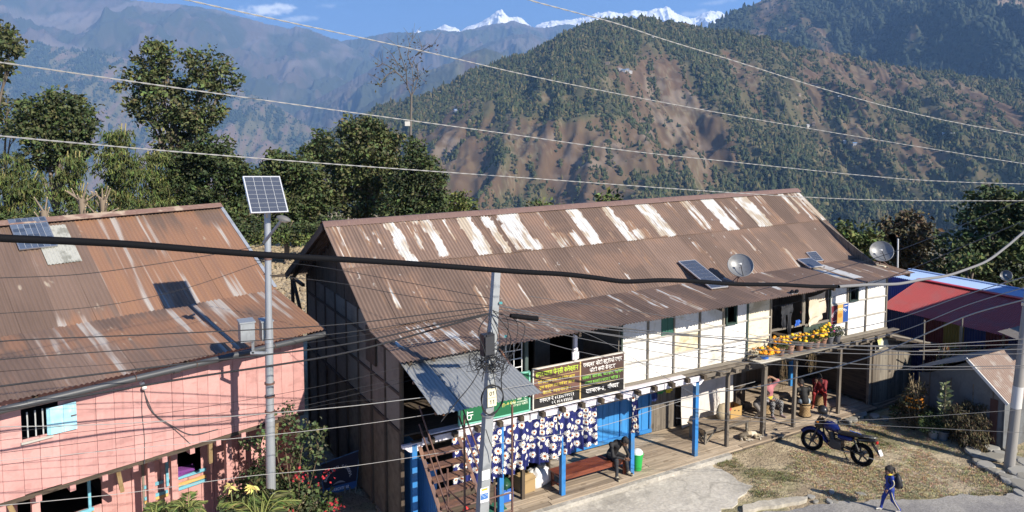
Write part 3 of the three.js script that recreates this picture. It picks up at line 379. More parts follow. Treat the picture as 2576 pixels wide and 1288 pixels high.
// ---- ground floor walls
const gf = part(house, 'ground_floor');
{ // blue plank doors
  const W0 = -1.95, doorLeaf = (u0, u1, n) => { const d = part(gf, 'door'); const w = (u1 - u0) / n; for (let i = 0; i < n; i++) mesh('board', bx(w - .012, 2.05, .035, u0 + w * (i + .5), 1.08, W0 + .02 + (i % 2) * .004), M.bluedoor, d); return d; };
  for (const [a, b, n] of [[-4.6, -3.1, 5], [-3.05, -2.2, 4], [-2.15, -1.3, 4], [-1.25, -.15, 4]]) doorLeaf(a, b, n);
  mesh('door_frame', [bx(4.6, .12, .09, -2.35, .1, W0 + .05), bx(4.6, .12, .09, -2.35, 2.15, W0 + .05), ...[-4.65, -3.07, -2.17, -1.27, -.1].map((u) => bx(.07, 2.1, .08, u, 1.1, W0 + .045))], M.blue, gf);
  mesh('hasp', [bx(.3, .03, .02, -2.72, 1.18, W0 + .07), bx(.05, .09, .03, -2.5, 1.12, W0 + .09)], M.steel, gf);
  for (let i = 0; i < 5; i++) mesh('wall_board', bx(.2, 2.3, .03, .05 + i * .205, 1.15, W0 + rr(0, .02)), M.oldwood, gf);
  for (let i = 0; i < 14; i++) mesh('wall_board', bx(.22, 2.35, .03, 1.15 + i * .225, 1.17, W0 + rr(-.015, .015)), i % 3 ? M.oldwood2 : M.darkwood, gf);
  for (let i = 0; i < 20; i++) mesh('wall_board', bx(.21, 2.4, .03, 4.2 + i * .215, 1.2, -3.2 + rr(-.015, .015)), M.darkwood, gf);
  mesh('side_wall', bx(.05, 2.4, 1.3, 4.15, 1.2, -2.6), M.darkwood, gf); mesh('side_wall', bx(.05, 2.4, 6, 8.35, 1.2, -3.0), M.darkwood, gf);
  // open shop at the left: dark inner walls, shelf and counter
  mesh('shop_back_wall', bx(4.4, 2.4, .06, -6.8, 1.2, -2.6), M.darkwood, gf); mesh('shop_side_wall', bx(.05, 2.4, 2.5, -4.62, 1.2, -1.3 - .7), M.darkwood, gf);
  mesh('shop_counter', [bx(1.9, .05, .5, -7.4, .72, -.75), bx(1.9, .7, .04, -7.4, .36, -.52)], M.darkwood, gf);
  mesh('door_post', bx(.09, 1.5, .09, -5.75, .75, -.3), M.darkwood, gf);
}
// left gable: framed panels above, woven matting below, its shade darkened into their colours
const gable = part(house, 'gable_wall');
for (let i = 0; i < 8; i++) for (const [h0, h1] of [[2.6, 3.5], [3.5, 4.4], [4.4, 5.1]]) { const w0 = -.1 - i, top = h1 === 5.1 ? 4.95 : h1; mesh('wall_panel', bx(.05, top - h0 - .06, .93, -9.18, (h0 + top) / 2, w0 - .5), M.shadeplaster, gable); }
for (let i = 0; i <= 8; i++) mesh('stud', bx(.08, 2.4, .08, -9.19, 3.75, -.1 - i), M.darkwood, gable);
for (const h of [2.58, 3.5, 4.4]) mesh('rail', bx(.075, .07, 8, -9.192, h, -4.1), M.darkwood, gable);
for (let i = 0; i < 22; i++) { const w = -.6 - i * .345, k = w > -4.25 ? mix(4.9, 6.9, clamp((-.6 - w) / 3.65)) : mix(6.9, 4.9, clamp((-4.25 - w) / 4.0)); if (k > 5.05) mesh('gable_board', bx(.03, k - 4.95, .33, -9.2 + rr(-.01, .01), (k + 4.95) / 2, w), M.darkwood, gable); }
{ const matTex = tex(256, 256, (u, v) => { const a = (Math.floor(u * 32) + Math.floor(v * 32)) % 2, q = tf(u, v, 6, 6, 3); return mixc([.17, .14, .10], [.09, .075, .055], a * .7).map((c) => c * (.6 + .8 * q)); }, true, 1.2, 1.2); for (let i = 0; i < 8; i++) mesh('woven_panel', bx(.04, 2.5, .92, -9.17, 1.25, -.6 - i), mat([1, 1, 1], .9, { map: matTex }), gable); for (let i = 0; i <= 8; i++) mesh('stud', bx(.09, 2.55, .09, -9.2, 1.27, -.1 - i), M.darkwood, gable); }
mesh('shutter', bx(.05, .9, .7, -9.24, 4.2, -2.0), M.darkwood, gable);
{ // back gallery frame seen past the gable
  mesh('gallery', [bx(.1, 2.6, .1, -9.35, 3.6, -9.4), beam(V(-9.35, 4.6, -9.3), V(-9.3, 3.2, -8.2), .09, .09), bx(.07, .07, 1.4, -9.3, 3.1, -8.9), bx(.07, .07, 1.4, -9.3, 2.8, -8.9), bx(1.6, .07, .1, -9.6, 4.75, -9.3), bx(.09, .09, 1.6, -9.32, 4.6, -8.9)], M.darkwood, house);
}
// blue corrugated side sheet and white corner board of the shop
mesh('side_sheet', corr(V(-8.86, 0, -.1), V(-8.86, 0, -2.4), V(-8.86, 2.3, -2.4), V(-8.86, 2.3, -.1), .08, .012, 1), mat([.05, .20, .46], .6), gf);
mesh('side_sheet', corr(V(-8.5, 0, .35), V(-8.75, 0, -.9), V(-8.75, 1.75, -.9), V(-8.5, 1.75, .35), .09, .014, 1), mat([.05, .19, .42], .55), gf);
// ---- deck: planks along the front, row by row
const deck = part(house, 'deck');
for (let j = 0; j < 11; j++) { const w = .24 - j * .205; let u = -8.9 + rr(0, 1.5); const end = 8.15; let first = true; while (u < end) { const l = Math.min(rr(2.2, 3.9), end - u); if (l > .15) mesh('plank', bx(l - .012, .045, .195, u + l / 2, -.023 + rr(-.006, .006), w + rr(-.004, .004)), pick([M.deck, M.deck, M.deck2, M.deck3]), deck); u += l; } mesh('plank', bx(.5 + rr(0, .2), .045, .195, -8.95, -.024, w), M.deck2, deck); }
for (let j = 0; j < 6; j++) mesh('plank', bx(4.1, .045, .195, 6.15, .15 + rr(-.006, .006), -1.98 - j * .205), pick([M.deck2, M.deck3]), deck);
mesh('step_board', bx(4.1, .16, .04, 6.15, .06, -1.87), M.deck3, deck);
for (let i = 0; i < 9; i++) mesh('joist_end', bx(.12, .1, .5, .5 + i * .86, -.1, .02), M.oldwood, deck);
mesh('edge_beam', bx(8.2, .09, .1, 4.2, -.1, .22), M.oldwood2, deck);
// ---------------------------------------------------------------- pink house
const KO = gnd(766, 1042, 2.4).setY(0), KT = 45.449 * Math.PI / 180, KU = V(Math.cos(KT), 0, -Math.sin(KT)), KW = V(Math.sin(KT), 0, Math.cos(KT));
const kw = (u, h, w) => KO.clone().addScaledVector(KU, u).addScaledVector(KW, w).add(V(0, h, 0));
const toK = (p) => { const q = p.clone().sub(KO); return V(q.dot(KU), q.y, q.dot(KW)); };
const pink = thing('pink_house', 'pink boarded house with rust-streaked corrugated roof and long grey gutter', 'house', KO, KT);
const KL = -9.5, KR = .5;
const pk = (u, c, t) => { const A = c ? [5.22, -2.3] : [7.23, -5.57], B = c ? [4.56, .30] : [5.22, -2.3]; return V(u, mix(A[0], B[0], t), mix(A[1], B[1], t)); };
function pinkMap(o, rustAt) {
  return tex(1024, 512, (s, t) => {
    const u = KL + s * 10, st = fbm(u * 9 + o, t * 1.3, 3), fi = fbm(u * 36, t * 9 + o, 2), bl = fbm(u * 1.3 + o, t * 2.2, 4), sheet = h2(Math.floor((u - KL) / .77), o);
    const rust = ss(.35, .62, rustAt(u, t) + (bl - .5) * .9 + (st - .5) * .5), grey = ss(.58, .70, fbm(u * 6 + o * 3, t * 1.0, 3) + (sheet - .5) * .2) * rust;
    let c = [.178, .120, .090].map((q) => q * (.84 + .26 * sheet) * (.8 + .4 * bl) * (.9 + .2 * fi)); c = mixc(c, mixc([.32, .165, .088], [.21, .122, .084], st), rust * .9); c = mixc(c, [.42, .40, .37], grey * .8);
    return mixc(c, [.42, .36, .28], ss(.80, .87, fbm(u * 5, t * 8 + o, 3)) * .7);
  });
}
const pinkRoofM = [mat([1, 1, 1], .6, { metalness: .12, map: pinkMap(2, (u, t) => u > -3.6 ? .62 : .12 + .35 * ss(.7, 1, t)) }), mat([1, 1, 1], .6, { metalness: .12, map: pinkMap(7, (u, t) => u > -2.6 ? .62 : .25 + .3 * ss(.7, .2, t)) })];
const pr = part(pink, 'roof');
for (let i = 0; i < 13; i++) for (let c = 0; c < 2; c++) {
  const u0 = KL + i * .77, u1 = Math.min(KR, u0 + .82), y = (c ? .02 : .05) + (i % 2) * .004, P = (u, t) => pk(u, c, t).add(V(0, y, 0)), t1 = c ? 1 + rr(-.004, .012) : 1.03 + rr(-.01, .01);
  const g = corr(P(u0, 0), P(u1, 0), P(u1, t1), P(u0, t1), .1, .016, 3, .004), uv = g.attributes.uv, q = g.attributes.position;
  for (let k = 0; k < uv.count; k++) uv.setXY(k, (q.getX(k) - KL) / 10, mix(.02, .98, Math.floor(k / (uv.count / 4)) / 3)); mesh('roof_sheet', g, pinkRoofM[c], pr);
}
mesh('patch_sheet', corr(pk(-4.62, 0, .07).add(V(0, .085, 0)), pk(-3.85, 0, .07).add(V(0, .085, 0)), pk(-3.85, 0, .47).add(V(0, .085, 0)), pk(-4.62, 0, .47).add(V(0, .085, 0)), .0764, .011, 1), mat([1, 1, 1], .7, { map: stain([.36, .36, .32], [.20, .20, .17], 9, .9) }), pr);
for (let i = 0; i < 5; i++) mesh('back_roof_sheet', corr(V(KL + i * 2, 7.25, -5.57), V(KL + i * 2 + 2.02, 7.25, -5.57), V(KL + i * 2 + 2.02, 5.0, -10.5), V(KL + i * 2, 5.0, -10.5), .0764, .0095, 1), mat([.16, .11, .09], .7), pr);
{ const capM = mat([1, 1, 1], .6, { map: stain([.20, .12, .09], [.42, .33, .24], 6, .7) }); for (let i = 0; i < 4; i++) mesh('ridge_cap', [bx(2.5, .012, .22, KL + 1.25 + i * 2.5, 7.33 + (i % 2) * .003, -5.47, .5), bx(2.5, .012, .22, KL + 1.25 + i * 2.5, 7.33 + (i % 2) * .003, -5.67, -.45)], capM, pr); mesh('edge_flashing', beam(V(KR, 7.30, -5.57), V(KR, 5.28, -2.28), .1, .012), M.galv, pr); }
for (const u of [-9, -6, -3, .2]) { mesh('rafter', beam(V(u, 5.1, -2.3), V(u, 4.47, .2), .07, .1), M.darkwood, pr); mesh('rafter', beam(V(u, 7.12, -5.57), V(u, 5.1, -2.3), .07, .1), M.darkwood, pr); }
// gutter pipe with joints and hooks
{ const gm = mat([.055, .058, .062], .45), g = mesh('gutter', rod(V(-9.4, 4.43, .36), V(.42, 4.49, .38), .075, .075, 14), gm, pink); mesh('end_cap', rod(V(.42, 4.49, .38), V(.45, 4.49, .38), .08, .08, 14), gm, g); for (const u of [-7.6, -4.2, -2.9, -1.0]) mesh('hook', tube([V(u, 4.6, .2), V(u, 4.52, .46), V(u, 4.40, .42)], .008), M.iron, g); for (const u of [-6.2, -3.4]) mesh('joint', rod(V(u, 4.452, .365), V(u + .14, 4.453, .366), .083, .083, 14), gm, g); }
// upper wall: boards with open joints
const pinkTex = tex(512, 512, (u, v) => { const a = tf(u, v, 3, 3, 5), g = tf(u, v, 40, 4, 2), b = ss(.60, .76, tf(u, v, 9, 22, 3)) + .8 * ss(.62, .78, tf(u, v, 30, 2, 3)); return mixc([.55, .295, .270], [.47, .245, .222], clamp(ss(.35, .7, a) * .8 + (g - .5) * .5)).map((q) => q * (.94 + .12 * tf(u, v, 60, 60, 2)) * (1 - b * .13)); }, true, .4, .4);
const pinkM = [1, .96, 1.03].map((k) => mat([k, k, k], .75, { map: pinkTex }));
const pwl = part(pink, 'upper_wall');
const edges = [-9.4, -9.05, -8.7, -8.35, -7.98, -7.62, -7.28, -6.93, -6.59, -6.23, -5.93, -5.58, -5.25, -4.88, -4.52, -4.14, -3.77, -3.31, -3.06, -2.73, -2.49, -2.2, -1.88, -1.55, -1.27, -.93, -.62, -.3, 0];
for (let i = 0; i < edges.length - 1; i++) { const a = edges[i] + .003, b = edges[i + 1] - .003, z = rr(-.006, .006), win = a > -6.3 && b < -5.5; const m = pick(pinkM); if (win) { mesh('board', bx(b - a, 1.12, .03, (a + b) / 2, 3.07, z), m, pwl); mesh('board', bx(b - a, .3, .03, (a + b) / 2, 4.4, z), m, pwl); } else mesh('board', bx(b - a, 2.06, .03, (a + b) / 2, 3.52, z), m, pwl); }
mesh('backing', [bx(3.2, 2.0, .03, -7.85, 3.5, -.045), bx(5.5, 2.0, .03, -2.78, 3.5, -.045)], mat([.22, .09, .08], .9), pwl);
mesh('end_wall', bx(.05, 4.6, 9.8, -.04, 2.3, -5.1), mat([.5, .26, .24], .9), pink); mesh('gable', (() => { const s = new THREE.Shape([[-9.8, 4.6], [-5.57, 7.1], [-2.3, 5.1], [-.1, 4.6]].map(([a, b]) => new THREE.Vector2(-a, b))); return new THREE.ExtrudeGeometry(s, { depth: .04, bevelEnabled: false }).rotateY(Math.PI / 2).translate(-.06, 0, 0); })(), M.darkwood, pink);
mesh('rear_wall', bx(9.4, 5, .1, -4.7, 2.5, -9.9), mat([.5, .26, .24], .9), pink);
{ // window with bars and a pale blue shutter swung open
  const w = part(pink, 'window');
  mesh('sill', bx(.56, .04, .14, -5.98, 3.57, .0), mat([.42, .40, .36], .9), w); mesh('bar', [-6.12, -5.98, -5.85].map((u) => bx(.025, .6, .02, u, 3.86, -.03)), mat([.40, .41, .40], .5), w);
  const sm = mat([1, 1, 1], .55, { map: stain([.33, .62, .72], [.62, .76, .80], 3, .8) }), sh = part(pink, 'shutter'); mesh('board', bx(.235, .56, .025, -5.62, 3.88, .045, 0, -.06), sm, sh); mesh('board', bx(.235, .57, .025, -5.38, 3.885, .06, 0, -.06), sm, sh); mesh('latch', bx(.1, .02, .02, -5.32, 3.9, .085), M.iron, sh); mesh('frame', bx(.06, .56, .03, -5.765, 3.88, .02), mat([.25, .50, .6], .6), sh);
}
// jetty: joist ends and struts, floor
const pf = part(pink, 'upper_floor'); mesh('floor_boards', bx(9.4, .05, 9.8, -4.7, 2.44, -4.92), M.darkwood, pf);
for (let i = 0; i < 15; i++) mesh('joist', bx(.11, .12, 1.2, -9.1 + i * .62, 2.35, -.57), i % 2 ? pinkM[0] : pinkM[1], pf);
mesh('edge_beam', bx(9.4, .09, .1, -4.7, 2.43, -.06), M.darkwood, pf);
for (const u of [-6.5, -4.48, -2.45, -.75]) mesh('strut', beam(V(u, 2.42, -.06), V(u + .28, 1.62, -.72), .1, .085, V(1, 0, 0)), M.newwood, pf);
// lower wall set back, with posts, openings and blue-and-ochre trim
const lw = part(pink, 'lower_wall'), LW = -1.45, PB = mat([.16, .42, .52], .6), OC = mat([.62, .40, .14], .7);
for (let i = 0; i < 28; i++) { const u = -9.2 + i * .33; const hole = (u > -2.85 && u < -2.1) || (u > -5.9 && u < -4.3); mesh('board', hole ? bx(.318, 1.25, .03, u, .5, LW + rr(-.006, .006)) : bx(.318, 2.6, .03, u, 1.1, LW + rr(-.006, .006)), pick(pinkM), lw); }
mesh('room_wall', [bx(.05, 2.5, 8.4, -3.5, 1.2, -5.6), bx(9.3, .04, 8.4, -4.7, -.14, -5.6)], M.shadeplaster, lw); mesh('end_wall', bx(.05, 4.6, 9.8, -9.38, 2.3, -5.1), pinkM[0], pink);
for (const u of [-3.58, -3.05, -1.72, -.8, -5.9]) mesh('post', bx(.15, 2.5, .13, u, 1.15, -.72), pinkM[0], lw);
for (const [a, b, h, m] of [[-3.5, -2.95, .92, PB], [-3.5, -2.95, .84, OC], [-2.9, -2.0, 1.16, PB], [-2.9, -2.0, .98, OC], [-2.9, -2.0, .88, PB], [-5.8, -4.6, 1.1, PB], [-5.8, -4.6, 1.0, OC], [-3.5, -3.05, 1.2, PB]]) mesh('trim', bx(b - a, .07, .05, (a + b) / 2, h, LW + .06), m, lw);
for (const u of [-2.95, -4.68, -5.72]) mesh('trim', bx(.06, .9, .05, u, 1.5, LW + .055), PB, lw);
mesh('wall_lamp', [rod(V(-3.95, 4.22, .02), V(-3.95, 4.22, .1), .05, .04, 10), new THREE.SphereGeometry(.055, 10, 8).translate(-3.93, 4.13, .12)], mat([.75, .73, .68], .4), pink);
mesh('wall_wire', [tube([V(-3.94, 4.2, .03), V(-3.97, 3.6, .035), V(-3.94, 3.0, .03), V(-3.96, 2.4, .03)], .008), tube([V(-3.92, 4.1, .03), V(-3.8, 3.6, .05), V(-3.3, 3.05, .04), V(-2.9, 2.75, .05), V(-2.3, 2.7, .05)], .009), tube([V(-3.92, 4.05, .03), V(-3.7, 3.45, .05), V(-3.3, 3.0, .04), V(-2.95, 2.55, .04)], .007)], M.cableGrey, pink);
mesh('cloth_pile', [bx(.5, .06, .3, -2.6, 1.25, LW - .02, 0, .1), bx(.4, .07, .25, -2.5, 1.31, LW + .02, 0, -.2)], mat([.16, .04, .22], .9), pink);
// small solar panel propped on the pink roof
function solarPanel(parent, a, b, c, d, nx, ny, cellM, thick = .035, frameM = M.steel) {          // corners a b c d, frame, cells
  const ex = b.clone().sub(a), ey = d.clone().sub(a), W = ex.length(), L = ey.length(); ex.normalize(); ey.normalize(); const n = new THREE.Vector3().crossVectors(ex, ey).normalize(); ey.crossVectors(n, ex); if (n.y < 0) n.negate();
  const Mx = new THREE.Matrix4().makeBasis(ex, n, ey.clone()).setPosition(a);
  const put = (g) => g.applyMatrix4(Mx), fr = .028 * Math.min(1.2, W);
  mesh('frame', [bx(W, thick, fr, W / 2, 0, fr / 2), bx(W, thick, fr, W / 2, 0, L - fr / 2), bx(fr, thick, L - 2 * fr, fr / 2, 0, L / 2), bx(fr, thick, L - 2 * fr, W - fr / 2, 0, L / 2)].map(put), frameM, parent);
  mesh('backsheet', put(bx(W - 2 * fr, .006, L - 2 * fr, W / 2, thick * .22, L / 2)), mat([.55, .57, .60], .5), parent);
  const cw = (W - 2 * fr) / nx, cl = (L - 2 * fr) / ny; for (let i = 0; i < nx; i++) for (let j = 0; j < ny; j++) mesh('cell', put(bx(cw - cw * .03 - .002, .004, cl - cl * .03 - .002, fr + cw * (i + .5), thick * .22 + .006, fr + cl * (j + .5))), Array.isArray(cellM) ? pick(cellM) : cellM, parent);
}
const cellDark = mat([.055, .065, .09], .2), cellBlue = [mat([.045, .06, .09], .25), mat([.065, .085, .125], .25), mat([.09, .115, .16], .25)];
{ const t = thing('solar_collector', 'mottled blue solar panel propped near the ridge of the pink house roof', 'solar panel'); const q = (u, t, y) => { const p = pk(u, 0, t); return kw(p.x, p.y + y, p.z); }; solarPanel(t, q(-5.1, -.0, .16), q(-4.25, -.0, .16), q(-4.25, .31, .13), q(-5.1, .31, .13), 6, 9, cellBlue); for (const g of [rod(q(-5.1, .0, .0), q(-5.0, .0, .14), .015), rod(q(-4.4, .0, 0), q(-4.4, 0, .14), .015), rod(q(-5.0, .28, 0), q(-5.0, .28, .12), .015), rod(q(-4.4, .28, 0), q(-4.4, .28, .12), .015)]) mesh('leg', g, M.iron, t); }
// ---------------------------------------------------------------- solar street lamp on its grey pole
{
  const base = V(-5.49, -.16, -16.84), t = thing('solar_street_lamp', 'grey steel pole with a tilted solar panel and lamp arm before the pink house', 'street lamp', base);
  const z0 = 0; const H = 8.15, x1 = .1;
  const P = (h) => V(x1 * h / 8, h, 0); M.pole = mat([1, 1, 1], .5, { metalness: .35, map: stain([.34, .36, .38], [.24, .25, .26], 5, .7) });
  mesh('pole', [rod(P(0), P(3.4), .105, .105, 18), rod(P(3.4), P(5.2), .09, .09, 18), rod(P(5.2), P(H), .075, .07, 18), rod(P(3.36), P(3.44), .112, .1, 18), rod(P(5.15), P(5.25), .098, .085, 18)], M.pole, t);
  const panel = part(t, 'panel'), at = (px, py, d) => ahead(px, py, d).sub(base);
  const a = at(610, 444, 16.5), b = at(703, 444, 17.05), c = at(729, 536, 16.6), d = at(626, 537, 16.08); solarPanel(panel, a, b, c, d, 4, 8, cellDark, .04, mat([.62, .63, .64], .35, { metalness: .6 }));
  mesh('panel_bracket', [rod(P(H - .3), at(668, 500, 16.62), .03), rod(P(H - .1), at(660, 470, 16.8), .025)], M.steel, t);
  const arm = part(t, 'lamp_arm'); mesh('tube', rod(at(664, 610, 16.7), at(708, 555, 15.9), .035, .03, 10), M.pole, arm); mesh('clamp', rod(P(7.02), P(7.2), .09, .09, 12), M.iron, arm); const lampP = at(713, 549, 15.85); mesh('lamp_head', new THREE.SphereGeometry(.15, 16, 10, 0, 6.3, 0, 1.7).scale(1.05, .5, .62).rotateZ(-.3).translate(lampP.x, lampP.y - .02, lampP.z), mat([.12, .115, .11], .6), arm); mesh('lens', new THREE.SphereGeometry(.14, 12, 8, 0, 6.3, 1.5, 1.6).scale(.9, .4, .6).rotateZ(-.3).translate(lampP.x, lampP.y - .03, lampP.z), mat([.42, .36, .30], .3), arm);
  const boxM = mat([1, 1, 1], .45, { metalness: .4, map: stain([.34, .36, .37], [.26, .27, .28], 4, .7) }); const b1 = at(622, 832, 16.75), b2 = at(665, 829, 17.05);
  const bb = mesh('battery_box', bx(.30, .42, .36, b1.x - .02, b1.y, b1.z, 0, .5), boxM, t); mesh('lid', bx(.34, .03, .40, b1.x - .02, b1.y + .225, b1.z, 0, .5), boxM, bb); mesh('battery_box', [bx(.24, .42, .34, b2.x + .04, b2.y, b2.z, 0, .5), bx(.28, .03, .38, b2.x + .04, b2.y + .225, b2.z, 0, .5)], boxM, t);
  mesh('box_bracket', [bx(.05, .3, .05, b1.x + .12, b1.y - .36, b1.z), bx(.05, .3, .05, b2.x + .06, b2.y - .36, b2.z), bx(.36, .05, .05, b1.x + .24, b1.y - .5, b1.z)], M.galv, t); mesh('band', [4.2, 3.9, 3.55].map((h) => rod(P(h), P(h + .04), .112, .112, 16)), M.iron, t);
}
// ---------------------------------------------------------------- brush lettering in the local script, drawn stroke by stroke (10 units from head line to foot)
const STROKES = { 'क': '5,0 5,10|5,4 1,3 1,7 5,6|5,4 9,3 9,8', 'ग': '2,0 2,6 0,7|8,0 8,10', 'च': '0,3 7,3|2,3 2,6 7,8|8,0 8,10', 'छ': '1,2 6,2 2,5 6,6 4,10 1,7 8,8', 'ज': '8,0 8,10|8,5 3,5 1,7 3,9', 'ट': '5,0 5,2 2,3 1,6 4,9 8,8', 'ड': '5,0 5,3 2,4 6,5 7,8 3,10', 'ण': '1,0 1,6 5,6 5,0|8,0 8,10', 'त': '8,0 8,10|8,4 3,4 2,8 3,10', 'थ': '1,1 3,3 1,5 3,8 8,7|8,0 8,10', 'द': '5,0 5,3 2,4 2,7 6,7 8,10', 'न': '8,0 8,10|8,5 2,5 1,6', 'प': '1,0 1,6 4,7 8,6|8,0 8,10', 'फ': '1,0 1,6 4,7 6,6|6,0 6,10|6,5 9,4 9,8', 'ब': '8,0 8,10|8,4 2,3 2,7 8,7|2,4 8,7', 'भ': '1,1 3,3 1,4|3,3 3,7 8,7|8,0 8,10', 'म': '2,0 2,7 0,8|2,7 8,7|8,0 8,10', 'य': '1,0 4,2 1,5 4,8 8,7|8,0 8,10', 'र': '2,0 6,2 2,5 6,10', 'ल': '8,0 8,10|8,5 5,3 3,5 1,4 2,8', 'व': '8,0 8,10|8,4 2,3 2,7 8,7', 'श': '1,1 4,3 1,5 5,10|8,0 8,10', 'स': '2,0 5,2 1,5 5,10|3,5 8,5|8,0 8,10', 'ह': '5,0 5,2 2,4 6,5 2,8 6,10', 'ई': '6,-3 2,-2|5,0 5,3 2,4 6,6 3,8 6,10', 'ए': '1,0 1,5 6,9|8,0 6,5', 'ङ': '5,0 5,3 2,4 6,6 2,9 7,9|9,4 9,5', 'अ': '1,2 4,1 3,4 5,6 1,8|5,5 8,5|8,0 8,10', '०': '4,2 7,5 4,8 1,5 4,2', '१': '3,2 6,2 6,5 3,5 5,10', '२': '1,2 5,2 5,5 2,6 6,10', '३': '1,1 5,2 2,4 6,6 2,8 6,10', '४': '1,0 4,4 7,0|4,4 7,8 4,10 1,8 4,4', '५': '1,0 1,5 6,5|6,0 6,10', '७': '6,2 2,2 1,6 5,9 7,6', '८': '1,1 2,6 7,10|1,1 5,1', '९': '5,2 2,2 2,5 6,5 3,7 6,10', '-': '1,5 7,5', ',': '2,10 1,12', '.': '2,9 2,10', '।': '3,0 3,10', 'S': '7,1 3,1 2,4 7,6 6,9 2,9', 'I': '4,0 4,10' };
const MARKS = { 'ा': ['2,0 2,10', 4], 'ी': ['2,0 2,10|2,0 -2,-3 -6,-1', 4], 'ो': ['2,0 2,10|2,0 -2,-4', 4], 'ौ': ['2,0 2,10|2,0 -2,-4|2,0 -5,-3', 4], 'ि': ['2,0 2,10|2,0 5,-3 10,-1', 4], 'े': ['-3,0 -7,-4', 0], 'ु': ['-5,10 -2,11 -5,13', 0], 'ू': ['-5,10 -7,12 -2,13', 0], 'ं': ['-3,-3 -2.5,-3', 0], 'ँ': ['-7,-3 -4,-2 -1,-3|-4,-4 -3.5,-4', 0], '्': ['-3,10 -1,12', 0], 'ृ': ['-5,10 -6,12 -3,12', 0] };
function script(x, text, cx, cy, size, color, maxW) {
  const chars = [...text]; for (let i = 1; i < chars.length; i++) if (chars[i] === 'ि') { chars[i] = chars[i - 1]; chars[i - 1] = 'ि'; }
  const adv = (c) => c === ' ' ? 5 : STROKES[c] ? ('।-,.१३२'.includes(c) ? 8 : 10.5) : MARKS[c] ? MARKS[c][1] : 0, W = chars.reduce((s, c) => s + adv(c), 0), k = Math.min(size / 13, maxW ? maxW / W : 9); let p = cx - W * k / 2; const y0 = cy - 5 * size / 13, ky = size / 13;
  x.strokeStyle = color; x.lineWidth = size * .105; x.lineCap = x.lineJoin = 'round'; let bar = null;
  for (const c of chars) {
    const s = STROKES[c] ?? MARKS[c]?.[0], a = adv(c) * k; if (s) for (const st of s.split('|')) { x.beginPath(); st.split(' ').forEach((q, i) => { const [u, v] = q.split(',').map(Number); i ? x.lineTo(p + u * k, y0 + v * ky) : x.moveTo(p + u * k, y0 + v * ky); }); x.stroke(); }
    const barred = s && !'०१२३४५७८९-,.।SI'.includes(c); if (barred && a > 0) { bar ??= p; x.beginPath(); x.moveTo(p, y0); x.lineTo(p + a, y0); x.stroke(); } else if (!barred) bar = null; p += a;
  }
}
